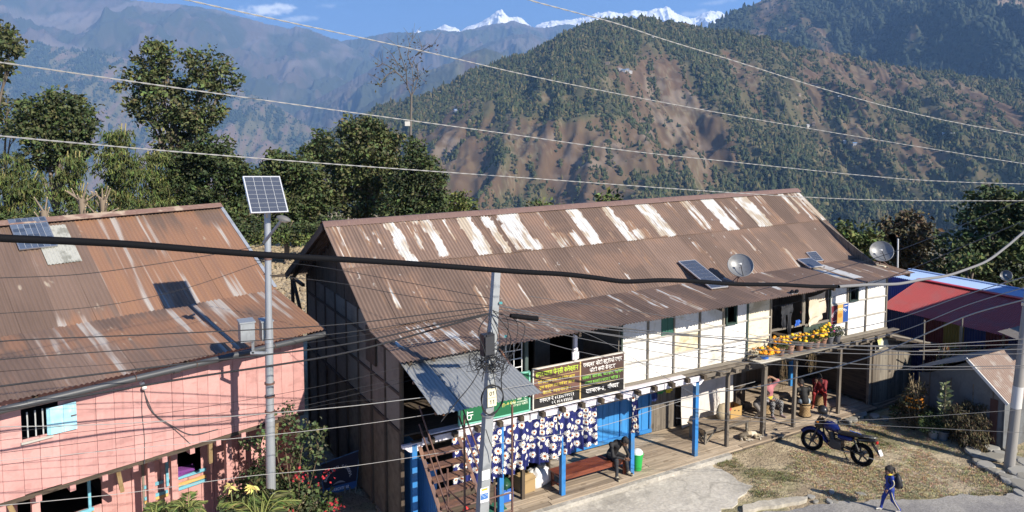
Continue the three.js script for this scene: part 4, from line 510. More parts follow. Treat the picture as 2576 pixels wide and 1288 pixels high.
// ---------------------------------------------------------------- iron stair with grey sheet canopy
{
  const t = thing('iron_stair', 'rusty brown iron stair with slatted treads beside the flowered curtain', 'stairs', HO, HT);
  const U0 = -9.02, U1 = -8.08;
  for (let k = 0; k < 7; k++) { const h = 2.36 - k * .205, w = .78 + k * .215, tr = part(t, 'tread'); for (let s = 0; s < 5; s++) mesh('slat', bx(U1 - U0, .014, .03, (U0 + U1) / 2, h, w - .1 + s * .052), M.iron, tr); mesh('nosing', [bx(U1 - U0, .045, .012, (U0 + U1) / 2, h - .014, w + .13), bx(.03, .02, .26, U0 + .02, h - .016, w), bx(.03, .02, .26, U1 - .02, h - .016, w)], M.iron, tr); }
  for (const u of [U0 - .03, U1 + .03]) { mesh('stringer', beam(V(u, 2.5, .62), V(u, .98, 2.22), .02, .09, V(1, 0, 0)), M.iron, t); for (const dy of [.52, .95]) mesh('handrail', rod(V(u, 2.5 + dy, .62), V(u, 1.05 + dy, 2.2), .02), M.iron, t); }
  const pl = part(t, 'landing'); for (let s = 0; s < 14; s++) mesh('slat', bx(1.15, .014, .032, -8.45, .94, 2.1 + s * .055), M.iron, pl); mesh('frame', [bx(1.2, .05, .04, -8.45, .92, 2.06), bx(1.2, .05, .04, -8.45, .92, 2.86), bx(.04, .05, .8, -9.02, .92, 2.46), bx(.04, .05, .8, -7.88, .92, 2.46)], M.iron, pl);
  const A = [-9.02, 2.05], B = [-9.02, 2.86], C = [-7.9, 2.86], D = [-7.9, 2.1];
  for (const [u, w, h0, h1] of [[...A, -.15, 2.55], [...B, -.15, 4.0], [...C, -.15, 4.0], [...D, -.15, 1.9]]) mesh('post', rod(V(u, h0, w), V(u, h1, w), .024), M.iron, t);
  for (const dy of [.35, .75, 1.15]) { mesh('guard_rail', rod(V(A[0], .95 + dy, A[1]), V(B[0], .95 + dy, B[1]), .018), M.iron, t); mesh('guard_rail', rod(V(B[0], .95 + dy, B[1]), V(C[0], .95 + dy, C[1]), .018), M.iron, t); }
  for (let k = 0; k < 4; k++) { const tr = part(t, 'tread'); for (let s = 0; s < 5; s++) mesh('slat', bx(.03, .014, .75, -7.75 + k * .24 + s * .05, .74 - k * .21, 2.48), M.iron, tr); }
  mesh('stringer', [beam(V(-7.88, .92, 2.86), V(-6.8, -.12, 2.86), .02, .08, V(0, 0, 1)), beam(V(-7.88, .92, 2.1), V(-6.8, -.12, 2.1), .02, .08, V(0, 0, 1))], M.iron, t);
  const c = thing('sheet_canopy', 'grey galvanised corrugated canopy over the iron stair', 'canopy', HO, HT), gm = mat([1, 1, 1], .45, { metalness: .35, map: stain([.29, .30, .30], [.21, .215, .21], 4, .8) });
  for (let i = 0; i < 4; i++) { const s0 = i / 4, s1 = (i + 1.05) / 4, top = (s) => V(mix(-9.75, -7.42, s), mix(4.76, 4.70, s) + (i % 2) * .004, 1.2), bot = (s) => V(mix(-9.5, -7.02, s), 4.02 + (i % 2) * .004, 2.64); mesh('roof_sheet', corr(top(s0), top(Math.min(1, s1)), bot(Math.min(1, s1)), bot(s0), .09, .016, 2), gm, c); }
  mesh('purlin', [bx(2.4, .05, .05, -8.3, 4.0, 2.5), bx(2.3, .05, .05, -8.5, 4.42, 1.7)], M.iron, c); for (const u of [-9.35, -7.3]) mesh('rafter', beam(V(u, 4.66, 1.25), V(u, 3.98, 2.6), .04, .05), M.iron, c);
}
// ---------------------------------------------------------------- sign boards
function canvasTex(w, h, draw) { const c = document.createElement('canvas'); c.width = w; c.height = h; const x = c.getContext('2d'); draw(x, w, h); const t = new THREE.CanvasTexture(c); t.colorSpace = THREE.SRGBColorSpace; t.magFilter = THREE.LinearFilter; return t; }
function signFace(w, h, tx, rough = .6) { return [new THREE.PlaneGeometry(w, h), mat([1, 1, 1], rough, { map: tx })]; }
function line(x, s, cx, cy, size, color, maxW, bold = true) { x.font = (bold ? 'bold ' : '') + size + 'px sans-serif'; x.fillStyle = color; x.textAlign = 'center'; x.textBaseline = 'middle'; const m = x.measureText(s).width; if (maxW && m > maxW) { x.save(); x.translate(cx, cy); x.scale(maxW / m, 1); x.fillText(s, 0, 0); x.restore(); } else x.fillText(s, cx, cy); }
{
  const t = thing('shop_sign', 'wide brown and black shop sign board with two painted panels on the balcony', 'sign', HO, HT);
  const L = canvasTex(1024, 720, (x, w, h) => { x.fillStyle = '#5c4136'; x.fillRect(0, 0, w, h); x.fillStyle = '#1d1a1a'; x.fillRect(0, h * .735, w, h); x.fillStyle = '#6b4c41'; x.fillRect(0, h * .245, w, h * .49); x.fillStyle = '#d8c07a'; x.fillRect(0, h * .24, w, 6); x.fillRect(0, h * .735, w, 6); script(x, 'सगरमाथा फेन्सी कलेक्सन', w / 2, h * .13, 104, '#b6d43c', 960); script(x, 'यहाँ सम्पुर्ण प्रकारको रेडीमेड कपडा,', w / 2, h * .34, 62, '#e0cf3e', 860); script(x, 'जुता चप्पल तथा फाईवर सिरक', w / 2, h * .48, 62, '#e0cf3e', 800); script(x, 'सिरानी, तन्ना पाईन्छ ।', w / 2, h * .63, 62, '#e0cf3e', 640); script(x, 'सम्पर्क नं.९८४२७५५८८३', w * .5, h * .82, 74, '#f4f2ee', 780); script(x, '९८१७९३३३३४', w * .62, h * .935, 70, '#f4f2ee', 520); });
  const R = canvasTex(1024, 720, (x, w, h) => { x.fillStyle = '#4c3832'; x.fillRect(0, 0, w, h); x.fillStyle = '#3f2f2a'; x.fillRect(0, h * .385, w, h * .31); x.fillStyle = '#181616'; x.fillRect(0, h * .69, w, h); x.fillStyle = '#d8c07a'; x.fillRect(0, h * .38, w, 6); x.fillRect(0, h * .69, w, 6); script(x, 'यलम्बर फोटो स्टुडियो एण्ड', w / 2, h * .12, 90, '#f0eee8', 940); script(x, 'फोटो कपी सेन्टर', w / 2, h * .29, 86, '#f0eee8', 620); script(x, 'पासफोटो, फोटो कपी, फोटो फ्रेम, लेमुनेसन', w / 2, h * .46, 62, '#7fc94a', 980); script(x, 'लगायत अनलाईन फर्महरु भरिन्छ ।', w / 2, h * .61, 62, '#7fc94a', 860); script(x, 'याङवरक-४, पाँचथर', w / 2, h * .84, 92, '#f4f2ee', 800); });
  for (const [i, tx] of [L, R].entries()) { const [g, m] = signFace(1.40, 1.0, tx); mesh('panel_face', g.translate(-5.03 + i * 1.46, 3.1, .232), m, t); }
  mesh('backing_board', bx(2.9, 1.06, .04, -4.3, 3.1, .205), M.darkwood, t);
  const fr = mat([.60, .56, .50], .6); mesh('frame', [bx(2.94, .035, .05, -4.3, 3.63, .215), bx(2.94, .035, .05, -4.3, 2.575, .215), bx(.035, 1.02, .05, -5.76, 3.1, .215), bx(.035, 1.02, .05, -2.85, 3.1, .215)], fr, t); mesh('divider', bx(.04, 1.02, .05, -4.31, 3.1, .217), mat([.62, .42, .16], .6), t);
  const g2 = thing('shop_sign', 'green painted sign board half hidden under the grey canopy', 'sign', HO, HT);
  const Gt = canvasTex(1024, 512, (x, w, h) => { x.fillStyle = '#12613c'; x.fillRect(0, 0, w, h); x.fillStyle = '#0e5233'; for (let i = 0; i < 40; i++) x.fillRect(i * 26, 0, 3, h); script(x, 'थर', w * .77, h * .58, 70, '#e9e5d2'); script(x, 'गा-', w * .62, h * .74, 56, '#e2cf6a'); script(x, '०७५', w * .74, h * .72, 60, '#e2cf6a'); script(x, 'बौधिक', w * .86, h * .66, 30, '#e6e2cc'); script(x, 'शिक्षण व्यवस्थापन', w * .86, h * .74, 28, '#e6e2cc'); script(x, 'चन्द्रकुमार अधिकारी', w * .86, h * .81, 28, '#e6e2cc'); x.fillStyle = '#e9ece8'; x.fillRect(w * .945, h * .46, 26, 90); for (let i = 0; i < 7; i++) x.fillRect(w * .93 + (i % 3) * 14, h * (.66 + i * .02), 22, 4); x.save(); x.translate(w * .13, h * .62); x.rotate(-Math.PI / 2); script(x, 'पा SI', 0, 0, 104, '#f2f1ec'); x.restore(); });
  const [g, m] = signFace(1.9, .96, Gt); mesh('panel_face', g.translate(-6.85, 3.1, .232), m, g2); mesh('backing_board', bx(1.96, 1.0, .03, -6.85, 3.1, .21), M.darkwood, g2); const gf2 = mat([.20, .52, .40], .6); mesh('frame', [bx(1.98, .04, .05, -6.85, 3.6, .215), bx(1.98, .04, .05, -6.85, 2.6, .215), bx(.04, 1.0, .05, -7.84, 3.1, .215), bx(.04, 1.0, .05, -5.87, 3.1, .215)], gf2, g2);
}
// ---------------------------------------------------------------- flowered curtain
{
  const daisy = canvasTex(1024, 512, (x, w, h) => { x.fillStyle = '#1b2362'; x.fillRect(0, 0, w, h); for (let i = 0; i < 90; i++) { x.fillStyle = ['#171e55', '#242d78', '#1a2160'][i % 3]; x.fillRect(rnd() * w, rnd() * h, 2, 60); }
    const flower = (cx, cy, r, a) => { x.fillStyle = '#f3efdf'; for (let k = 0; k < 13; k++) { const t = a + k / 13 * 6.283; x.save(); x.translate(cx, cy); x.rotate(t); x.beginPath(); x.ellipse(r * .58, 0, r * .45, r * .155, 0, 0, 6.3); x.fill(); x.restore(); } x.fillStyle = '#e2c9a0'; x.beginPath(); x.arc(cx, cy, r * .36, 0, 6.3); x.fill(); x.fillStyle = '#b4512c'; x.beginPath(); x.arc(cx, cy, r * .29, 0, 6.3); x.fill(); };
    const bud = (cx, cy, r, a) => { x.save(); x.translate(cx, cy); x.rotate(a); x.fillStyle = '#eceadb'; x.beginPath(); x.ellipse(0, 0, r, r * .55, 0, 0, 3.2); x.fill(); x.beginPath(); x.ellipse(0, 0, r * .9, r * .3, 0, 3.1, 6.3); x.fill(); x.restore(); };
    const pts = []; for (let k = 0; k < 4000 && pts.length < 105; k++) { const p = [rnd() * w, rnd() * h, rr(24, 36)]; if (pts.every((q) => Math.hypot(Math.min(Math.abs(p[0] - q[0]), w - Math.abs(p[0] - q[0])), Math.min(Math.abs(p[1] - q[1]), h - Math.abs(p[1] - q[1]))) > (p[2] + q[2]) * 1.0)) pts.push(p); }
    pts.forEach(([px, py, r], i) => { for (const ox of [-w, 0, w]) for (const oy of [-h, 0, h]) if (px + ox > -50 && px + ox < w + 50 && py + oy > -50 && py + oy < h + 50) i % 4 === 3 ? bud(px + ox, py + oy, r * .75, i) : flower(px + ox, py + oy, r, i); }); });
  daisy.wrapS = daisy.wrapT = THREE.RepeatWrapping; daisy.repeat.set(1 / 3.1, 1 / 1.55);
  const cm = mat([1, 1, 1], .9, { map: daisy });
  function cloth(u0, u1, top, bot, w, folds, m, amp = .068) { const nx = 160, ny = 14, pos = [], uv = [], idx = []; for (let j = 0; j <= ny; j++) for (let i = 0; i <= nx; i++) { const s = i / nx, t = j / ny, u = mix(u0, u1, s), y = mix(top(s), bot(s), t), k = .35 + .65 * t; pos.push(u, y, w + amp * k * (Math.sin(s * folds * 6.28 + Math.sin(s * 9) * 1.5) + .5 * Math.sin(s * folds * 15 + t * 2)) + .04 * Math.sin(s * 5 + t * 3)); uv.push(s * (u1 - u0) * 1.12, y); } for (let j = 0; j < ny; j++) for (let i = 0; i < nx; i++) { const o = j * (nx + 1) + i; idx.push(o, o + nx + 1, o + 1, o + 1, o + nx + 1, o + nx + 2); } const g = new THREE.BufferGeometry(); g.setAttribute('position', new THREE.Float32BufferAttribute(pos, 3)); g.setAttribute('uv', new THREE.Float32BufferAttribute(uv, 2)); g.setIndex(idx); g.computeVertexNormals(); return g; }
  const ct = thing('flowered_curtain', 'blue curtain printed with white daisies hung across the shop front', 'curtain', HO, HT);
  for (const [a, b, bb] of [[-8.0, -6.28, 1.0], [-6.34, -4.92, 1.1], [-4.96, -3.68, 1.2]]) mesh('curtain_panel', cloth(a, b, () => 2.30, (s) => bb - .06 + .08 * s + .03 * Math.sin(s * 17), .13, (b - a) * 3.1, cm), cm, ct);
  mesh('curtain_wire', rod(V(-8.3, 2.31, .13), V(-3.5, 2.31, .13), .006), M.cableGrey, ct);
  const c2 = thing('flowered_curtain', 'narrow gathered strip of the daisy curtain tied to a blue post', 'curtain', HO, HT); mesh('curtain_panel', cloth(-2.52, -2.28, () => 2.34, () => 1.25, .14, 3, cm, .035), cm, c2);
}
// ---------------------------------------------------------------- right side: plank shed, red and blue roofs, grey shed
const inH = (name, label, cat, group) => thing(name, label, cat, HO, HT, group);
{
  const t = inH('plank_shed', 'weathered upright-plank shed leaning at the end of the deck', 'shed');
  const wl = part(t, 'front_wall'); for (let i = 0; i < 10; i++) { const u = 8.42 + i * .236, top = i < 7 ? 1.82 + rr(-.04, .02) : 1.7 - (i - 7) * .06; mesh('plank', bx(.225, top + .1, .028, u, top / 2 - .05 + (i > 5 ? .08 : 0), -.02 + rr(-.012, .012) - i * .006, 0, 0, rr(-.01, .01)), pick([M.timber, M.oldwood, M.oldwood]), wl); }
  mesh('side_wall', bx(.04, 1.9, 2.6, 10.72, .95, -1.4), M.oldwood2, t); mesh('side_wall', bx(.04, 2.3, 2.6, 8.32, 1.15, -1.4), M.darkwood, t);
  mesh('gable_plank', [bx(.5, .45, .03, 8.7, 2.05, -.05), bx(.5, .38, .03, 9.2, 2.0, -.06), bx(.5, .3, .03, 9.7, 1.95, -.06)], M.oldwood, t);
  mesh('cross_bar', bx(1.6, .06, .04, 9.2, 1.86, .01, 0, 0, .02), M.timber, t); mesh('latch', [bx(.03, .08, .03, 9.33, 1.0, .01), bx(.03, .05, .03, 9.33, 1.2, .01)], M.steel, t);
  const r = part(t, 'roof'); for (let i = 0; i < 4; i++) mesh('roof_board', beam(V(8.75, 2.36 + i * .02, .25 - i * .62), V(11.2, 1.78 + i * .02, .25 - i * .62), .6, .05, V(0, 1, 0)), M.darkwood, r);
  mesh('roof_pole', [rod(V(8.8, 2.45, .3), V(11.5, 1.72, .35), .035), rod(V(8.6, 2.3, .1), V(10.9, 1.9, .5), .03)], M.timber, t);
  mesh('floor_sill', [bx(2.3, .09, .12, 9.5, -.06, .08), beam(V(8.3, -.1, .25), V(9.9, .1, .42), .1, .08)], M.oldwood, t); mesh('brace', [beam(V(9.6, -.12, .3), V(9.9, .06, .4), .07, .07), beam(V(8.6, -.14, .5), V(9.3, -.02, .35), .08, .06)], M.oldwood, t);
  const s = inH('tin_scrap', 'pale yellow stained sheet wedged above the plank shed', 'sheet'); mesh('sheet', bx(.62, .55, .012, 8.62, 2.28, .12, -.25, .1, .05), mat([1, 1, 1], .8, { map: stain([.55, .54, .44], [.50, .47, .12], 4, .9) }), s); mesh('board', bx(.72, .2, .03, 8.62, 1.96, .1, 0, 0, .03), M.timber, s);
}
{
  const red = inH('red_roof_shed', 'shed with bright red corrugated roof and dark blue walls at right', 'shed'), rm = mat([1, 1, 1], .55, { map: stain([.33, .045, .040], [.28, .06, .055], 4, .8) }), rr_ = part(red, 'roof');
  for (let i = 0; i < 9; i++) { const w0 = -1.95 + i * .76, e = (i % 2) * .004; mesh('roof_sheet', corr(V(14.0, 3.43 + e, w0), V(14.0, 3.43 + e, w0 + .79), V(11.45, 2.62 + e, w0 + .79), V(11.45, 2.62 + e, w0), .0764, .014, 1), rm, rr_); }
  mesh('ridge_cap', bx(.24, .03, 6.9, 14.0, 3.455, 1.45), mat([.44, .03, .04], .5), rr_);
  const wm = [mat([.012, .025, .11], .7), mat([.08, .012, .015], .7), mat([.14, .11, .02], .7)]; for (let i = 0; i < 9; i++) mesh('wall_sheet', corr(V(11.9, -.2, -1.9 + i * .75), V(11.9, -.2, -1.15 + i * .75), V(11.9, 2.7, -1.15 + i * .75), V(11.9, 2.7, -1.9 + i * .75), .09, .012, 1), wm[[0, 0, 1, 2, 0, 1, 0, 0, 0][i]], red);
  mesh('rear_wall', bx(.06, 3.3, 6.8, 13.9, 1.5, 1.4), wm[0], red); mesh('end_wall', bx(2.1, 2.7, .06, 12.9, 1.2, -1.9), wm[0], red); for (const w of [-1.7, 1.2, 4.2]) mesh('post', rod(V(11.5, -.2, w), V(11.5, 2.6, w), .04), M.timber, red);
  const bl = inH('blue_roof_shed', 'long shed with pale blue corrugated roof behind the red one', 'shed'), bm = mat([.25, .35, .55], .5), br = part(bl, 'roof');
  for (let i = 0; i < 10; i++) { const w0 = -4.0 + i * .78; mesh('roof_sheet', corr(V(16.6, 3.22, w0), V(16.6, 3.22, w0 + .8), V(14.2, 3.30, w0 + .8), V(14.2, 3.30, w0), .09, .014, 1), bm, br); } mesh('ridge_cap', bx(.2, .04, 7.9, 16.6, 3.25, -.1), bm, br); mesh('wall', [bx(.06, 3.3, 7.7, 14.3, 1.62, -.1), bx(.06, 3.1, 7.7, 16.5, 1.5, -.1), bx(2.1, 3.1, .06, 15.4, 1.5, -3.95), bx(2.1, 3.1, .06, 15.4, 1.5, 3.75)], mat([.02, .05, .26], .7), bl);
  mesh('striped_gable_sheet', corr(V(14.1, 2.5, -2.1), V(14.1, 2.5, -3.2), V(14.1, 3.3, -3.2), V(14.1, 3.3, -2.1), .09, .014, 1), mat([.03, .06, .34], .6), bl);
}
{
  const g = inH('grey_shed', 'low grey tin shed with brown striped corrugated roof behind the bushes', 'shed');
  const wm = mat([1, 1, 1], .85, { map: stain([.14, .15, .16], [.09, .09, .09], 3, .6) });
  const sh = new THREE.Shape([[1.5, -.3], [1.5, 1.5], [1.9, 1.62], [3.2, 2.36], [4.25, 1.5], [4.25, -.3]].map(([a, b]) => new THREE.Vector2(-a, b))); mesh('gable_wall', new THREE.ExtrudeGeometry(sh, { depth: .05, bevelEnabled: false }).rotateY(Math.PI / 2).translate(8.6, 0, 0), wm, g);
  for (const w of [1.9, 2.6, 3.3, 3.9]) mesh('wall_seam', bx(.02, 1.9, .03, 8.59, .7, w), M.oldwood, g); mesh('door', bx(.03, 1.5, .22, 8.575, .62, 3.95), mat([.07, .03, .025], .8), g);
  mesh('side_wall', bx(4.2, 1.7, .05, 10.7, .65, 4.2), wm, g); mesh('rear_wall', [bx(4.2, 1.7, .05, 10.7, .65, 1.55), bx(.05, 1.9, 2.7, 12.75, .7, 2.9)], wm, g);
  const r = part(g, 'roof'), bm = mat([1, 1, 1], .6, { map: stain([.27, .19, .145], [.38, .33, .28], 6, .8) }), gm = mat([1, 1, 1], .6, { map: stain([.13, .13, .13], [.20, .19, .18], 6, .8) });
  for (let i = 0; i < 5; i++) { const u0 = 8.4 + i * .86; mesh('roof_sheet', corr(V(u0, 2.46, 3.2), V(u0 + .9, 2.46, 3.2), V(u0 + .9, 1.42, 4.42), V(u0, 1.42, 4.42), .1, .018, 1), bm, r); mesh('roof_sheet', corr(V(u0 - (i ? 0 : .5), 2.48, 3.25), V(u0 + .9, 2.48, 3.25), V(u0 + .9, 1.62, 1.3), V(u0 - (i ? 0 : .3), 1.62, 1.3), .0764, .012, 1), gm, r); }
  mesh('verge_board', beam(V(8.36, 2.47, 3.15), V(8.36, 1.40, 4.45), .035, .09), mat([.62, .62, .60], .6), r);
  const lean = inH('lean_to_roof', 'old weathered tin lean-to roof above the grey shed', 'roof'); for (let i = 0; i < 4; i++) mesh('roof_sheet', corr(V(10.6 + i * .8, 2.95, 2.9), V(11.42 + i * .8, 2.95, 2.9), V(11.42 + i * .8, 2.7, 4.3), V(10.6 + i * .8, 2.7, 4.3), .0764, .012, 1), mat([1, 1, 1], .7, { map: stain([.17, .15, .13], [.30, .27, .24], 5, .9) }), lean); for (const [u, w] of [[10.8, 4.2], [13.6, 4.2], [10.8, 3.0], [13.6, 3.0]]) mesh('post', rod(V(u, -.4, w), V(u, 2.7 + (w < 4 ? .2 : 0), w), .04), M.darkwood, lean);
}
// the neighbour's tall house standing off to the right, whose roof edge shades the sheds
{
  const n = inH('tall_house', 'tall concrete house standing off to the right beyond the pole', 'house'); mesh('wall', bx(9, 7.6, 8, 18.4, 3.6, 10.6), M.concrete, n); mesh('roof_slab', bx(9.6, .16, 8.6, 18.4, 7.48, 10.6), M.concrete, n); for (let i = 0; i < 3; i++) for (let j = 0; j < 2; j++) { const w = mesh('window', bx(1.2, 1.2, .06, 15.6 + i * 2.6, 1.8 + j * 3, 6.57), M.darkwood, n); mesh('pane', bx(1.0, 1.0, .03, 15.6 + i * 2.6, 1.8 + j * 3, 6.53), mat([.02, .025, .03], .1), w); }
}
// stones at the foot of the right pole and along the deck edge
{
  const sm = [mat([1, 1, 1], .95, { map: stain([.42, .41, .38], [.26, .25, .22], 4, .8) }), mat([.8, .78, .74], .95, { map: stain([.42, .41, .38], [.26, .25, .22], 4, .8) })];
  function stone(p, sx, sy, sz, turn) { const g = mergeVertices(new THREE.IcosahedronGeometry(1, 2).deleteAttribute('normal').deleteAttribute('uv')), P = g.attributes.position, o = rnd() * 50; for (let i = 0; i < P.count; i++) { const v = V(P.getX(i), P.getY(i), P.getZ(i)), k = .72 + .5 * fbm(v.x * 1.6 + o, v.y * 1.6 + v.z * 1.3 + o, 3); v.multiplyScalar(k); v.y = clamp(v.y, -.55, .42); P.setXYZ(i, v.x * sx, v.y * sy, v.z * sz); } g.computeVertexNormals(); const n = g.toNonIndexed(); n.computeVertexNormals(); n.rotateY(turn); return n.translate(p.x, p.y, p.z); }
  const at = [[2448, 1136, .34, .14], [2470, 1148, .3, .12], [2495, 1128, .28, .12], [2505, 1150, .34, .13], [2480, 1172, .3, .16], [2498, 1186, .2, .18], [2520, 1142, .3, .1], [2560, 1160, .4, .14], [2575, 1190, .5, .15], [2530, 1200, .24, .14], [2552, 1210, .34, .12], [2572, 1222, .4, .13], [2515, 1190, .16, .12], [2590, 1205, .4, .18], [2565, 1240, .22, .08], [2460, 1162, .2, .1], [2585, 1170, .4, .2], [2540, 1130, .3, .1]];
  at.forEach(([x, y, s, h], i) => solo('stone', i % 2 ? 'flat grey stone in the rough wall at the foot of the right pole' : 'pale rough stone in the rough wall at the foot of the right pole', 'stone', stone(gnd(x, y, -.1), s, h, s * rr(.6, .9), rnd() * 6), sm[i % 2], i % 2 ? 'flat stones by the right pole' : 'rough stones by the right pole'));
  const ed = [[2150, 1040], [2160, 1046], [2120, 1050], [2135, 1058], [2085, 1062], [2098, 1058], [2172, 1040], [2145, 1055], [2200, 1046], [2225, 1052], [1985, 1086], [1962, 1094], [1880, 1118], [1858, 1124], [1843, 1130], [1945, 1100]];
  ed.forEach(([x, y], i) => solo('edge_stone', 'small pale stone packed under the edge of the deck', 'stone', stone(gnd(x, y, -.08), rr(.1, .2), rr(.1, .16), rr(.1, .18), rnd() * 6), sm[i % 2], 'stones under the deck edge'));
  [[2087, 1262], [2101, 1264], [2040, 1250], [2166, 1243], [2092, 1238], [2052, 1262]].forEach(([x, y], i) => solo('road_stone', 'small stone lying at the road edge near the schoolgirl', 'stone', stone(gnd(x, y, -.14), rr(.08, .16), .08, rr(.06, .1), rnd() * 6), sm[i % 2], 'stones at the road edge'));
}
// ---------------------------------------------------------------- poles
const toW = (x, y, w) => { const q = onW(x, y, w); return hw(q.x, q.y, q.z); };
{
  const W0 = 3.35, top = toW(1248, 683, W0), bot = toW(1213, 1288, W0), d = top.clone().sub(bot).normalize(), foot = bot.clone().addScaledVector(d, -(bot.y + .2) / d.y);
  const t = thing('utility_pole', 'tapered grey concrete utility pole tangled in black cables', 'pole', foot); const L = top.clone().sub(foot), loc = (k) => L.clone().multiplyScalar(k), at = (px, py, dw = 0) => toW(px, py, W0 + dw).sub(foot);
  const g = new THREE.CylinderGeometry(.098, .168, L.length(), 4, 1).rotateY(Math.PI / 4).scale(1, 1, .85).toNonIndexed(); g.computeVertexNormals(); g.rotateY(.55).applyQuaternion(new THREE.Quaternion().setFromUnitVectors(V(0, 1, 0), d)).translate(L.x / 2, L.y / 2, L.z / 2);
  const P = g.attributes.position; for (let i = 0; i < P.count; i++) g.attributes.uv.setXY(i, P.getX(i) + P.getZ(i), P.getY(i)); mesh('shaft', g, mat([1, 1, 1], .85, { map: stain([.28, .295, .30], [.19, .20, .20], 5, .9) }), t);
  const flat = (c, w, h, tx, m) => { const f = mesh('plate', new THREE.PlaneGeometry(w, h), m ?? mat([1, 1, 1], .6, { map: tx }), t); f.position.copy(c); f.rotation.y = .55; return f; };
  flat(at(1238, 1000, .16), .2, .36, canvasTex(128, 224, (x, w, h) => { x.fillStyle = '#d9d2b4'; x.fillRect(0, 0, w, h); x.fillStyle = '#33312c'; x.fillRect(10, 112, 108, 5); line(x, '01', 64, 62, 74, '#33312c'); line(x, '11', 64, 168, 74, '#33312c'); x.fillStyle = '#8d876f'; for (let i = 0; i < 9; i++) x.fillRect(8 + i * 13, 4, 7, 8); }));
  flat(at(1222, 1195, .19), .17, .2, canvasTex(128, 150, (x, w, h) => { x.fillStyle = '#e4e3de'; x.fillRect(0, 0, w, h); x.fillStyle = '#b9b9b4'; x.fillRect(20, 40, 90, 6); x.fillRect(20, 60, 70, 6); x.fillStyle = '#555'; x.fillRect(58, 90, 8, 8); }));
  flat(at(1219, 1245, .19), .19, .3, canvasTex(128, 200, (x, w, h) => { x.fillStyle = '#d7d9da'; x.fillRect(0, 0, w, h); x.fillStyle = '#c9a63a'; x.fillRect(20, 14, 90, 26); x.fillStyle = '#3f6fae'; x.fillRect(6, 80, 110, 80); x.fillStyle = '#dfe6ee'; for (let i = 0; i < 5; i++) x.fillRect(14 + i * 19, 92 + (i % 3) * 18, 26, 5); }));
  const b = at(1226, 866, .12), bx1 = mesh('junction_box', bx(.24, .42, .16, b.x, b.y, b.z, 0, .55), mat([.02, .02, .024], .5), t); mesh('cover', bx(.2, .36, .03, b.x + .05, b.y, b.z + .09, 0, .55), mat([.035, .036, .04], .45), bx1);
  const coil = []; for (let k = 0; k < 3; k++) { const c = at(1238, 1005, .14 + k * .015), pts = []; for (let i = 0; i < 20; i++) { const a = i / 20 * 6.283, r = .29 + .02 * Math.sin(a * 3 + k); pts.push(V(c.x + Math.cos(a) * r * .72, c.y + Math.sin(a) * r, c.z - Math.cos(a) * .12)); } coil.push(tube(pts, .009, 5, 60, true)); } mesh('cable_coil', coil, M.cable, t);
  const tang = []; for (let k = 0; k < 16; k++) { const c = at(1232 + rr(-6, 6), 912 + rr(-14, 14), .1), pts = []; const rx = rr(.12, .42), ry = rr(.06, .2), ph = rnd() * 6; for (let i = 0; i < 12; i++) { const a = i / 12 * 6.283; pts.push(V(c.x + Math.cos(a + ph) * rx + rr(-.04, .04), c.y + Math.sin(a + ph) * ry + rr(-.04, .04) + rr(-.1, .1), c.z + Math.sin(a) * .14)); } tang.push(tube(pts, rr(.004, .008), 5, 40, k % 3 !== 0)); } mesh('cable_tangle', tang, M.cable, t);
  const loops = []; for (const [x0, y0, x1, y1, x2, y2, x3, y3] of [[1238, 780, 1275, 800, 1268, 880, 1240, 920], [1240, 785, 1300, 810, 1285, 900, 1255, 960], [1236, 790, 1258, 850, 1248, 900, 1262, 930], [1235, 785, 1205, 830, 1222, 900, 1212, 960], [1240, 780, 1285, 850, 1262, 940, 1262, 980], [1230, 800, 1252, 850, 1238, 880, 1250, 1000], [1236, 770, 1225, 850, 1240, 930, 1248, 985], [1230, 880, 1190, 960, 1150, 1010, 1110, 1060], [1262, 800, 1320, 820, 1290, 890, 1244, 905], [1222, 1080, 1232, 1110, 1240, 1130, 1238, 1160]]) loops.push(tube([at(x0, y0, .15), at(x1, y1, .22), at(x2, y2, .22), at(x3, y3, .15)], rr(.006, .011), 5, 24)); mesh('hanging_cables', loops, M.cable, t);
  mesh('bands', [.80, .775, .745, .60].map((k) => rod(loc(k), loc(k + .004), .14, .14, 8)), M.steel, t); mesh('splice_closure', [rod(at(1292, 795, .3), at(1352, 802, .3), .05, .05, 10), rod(at(1284, 794, .3), at(1300, 796, .3), .04, .055, 10)], M.rubber, t);
  mesh('connector', [bx(.06, .04, .04, ...at(1260, 762, .1).toArray()), bx(.05, .04, .04, ...at(1272, 846, .1).toArray())], mat([.10, .38, .36], .5), t);
}
{
  const foot = gnd(2538, 1181, -.2), top = ahead(2582, 790, 21.6), d = top.clone().sub(foot), t = thing('utility_pole', 'round pale concrete utility pole standing among stones at the right edge', 'pole', foot); const e = d.clone().multiplyScalar(2.05);
  mesh('shaft', rod(V(0, 0, 0), e, .145, .095, 20), M.concrete, t); const q = d.clone().normalize(); const a = d.clone().multiplyScalar(.40), b = d.clone().multiplyScalar(.54); mesh('notice', rod(a, b, .142, .138, 20), mat([.55, .54, .52], .8), t); mesh('band', [1.05, 1.2].map((k) => rod(d.clone().multiplyScalar(k), d.clone().multiplyScalar(k + .02), .15, .15, 16)), M.steel, t);
}
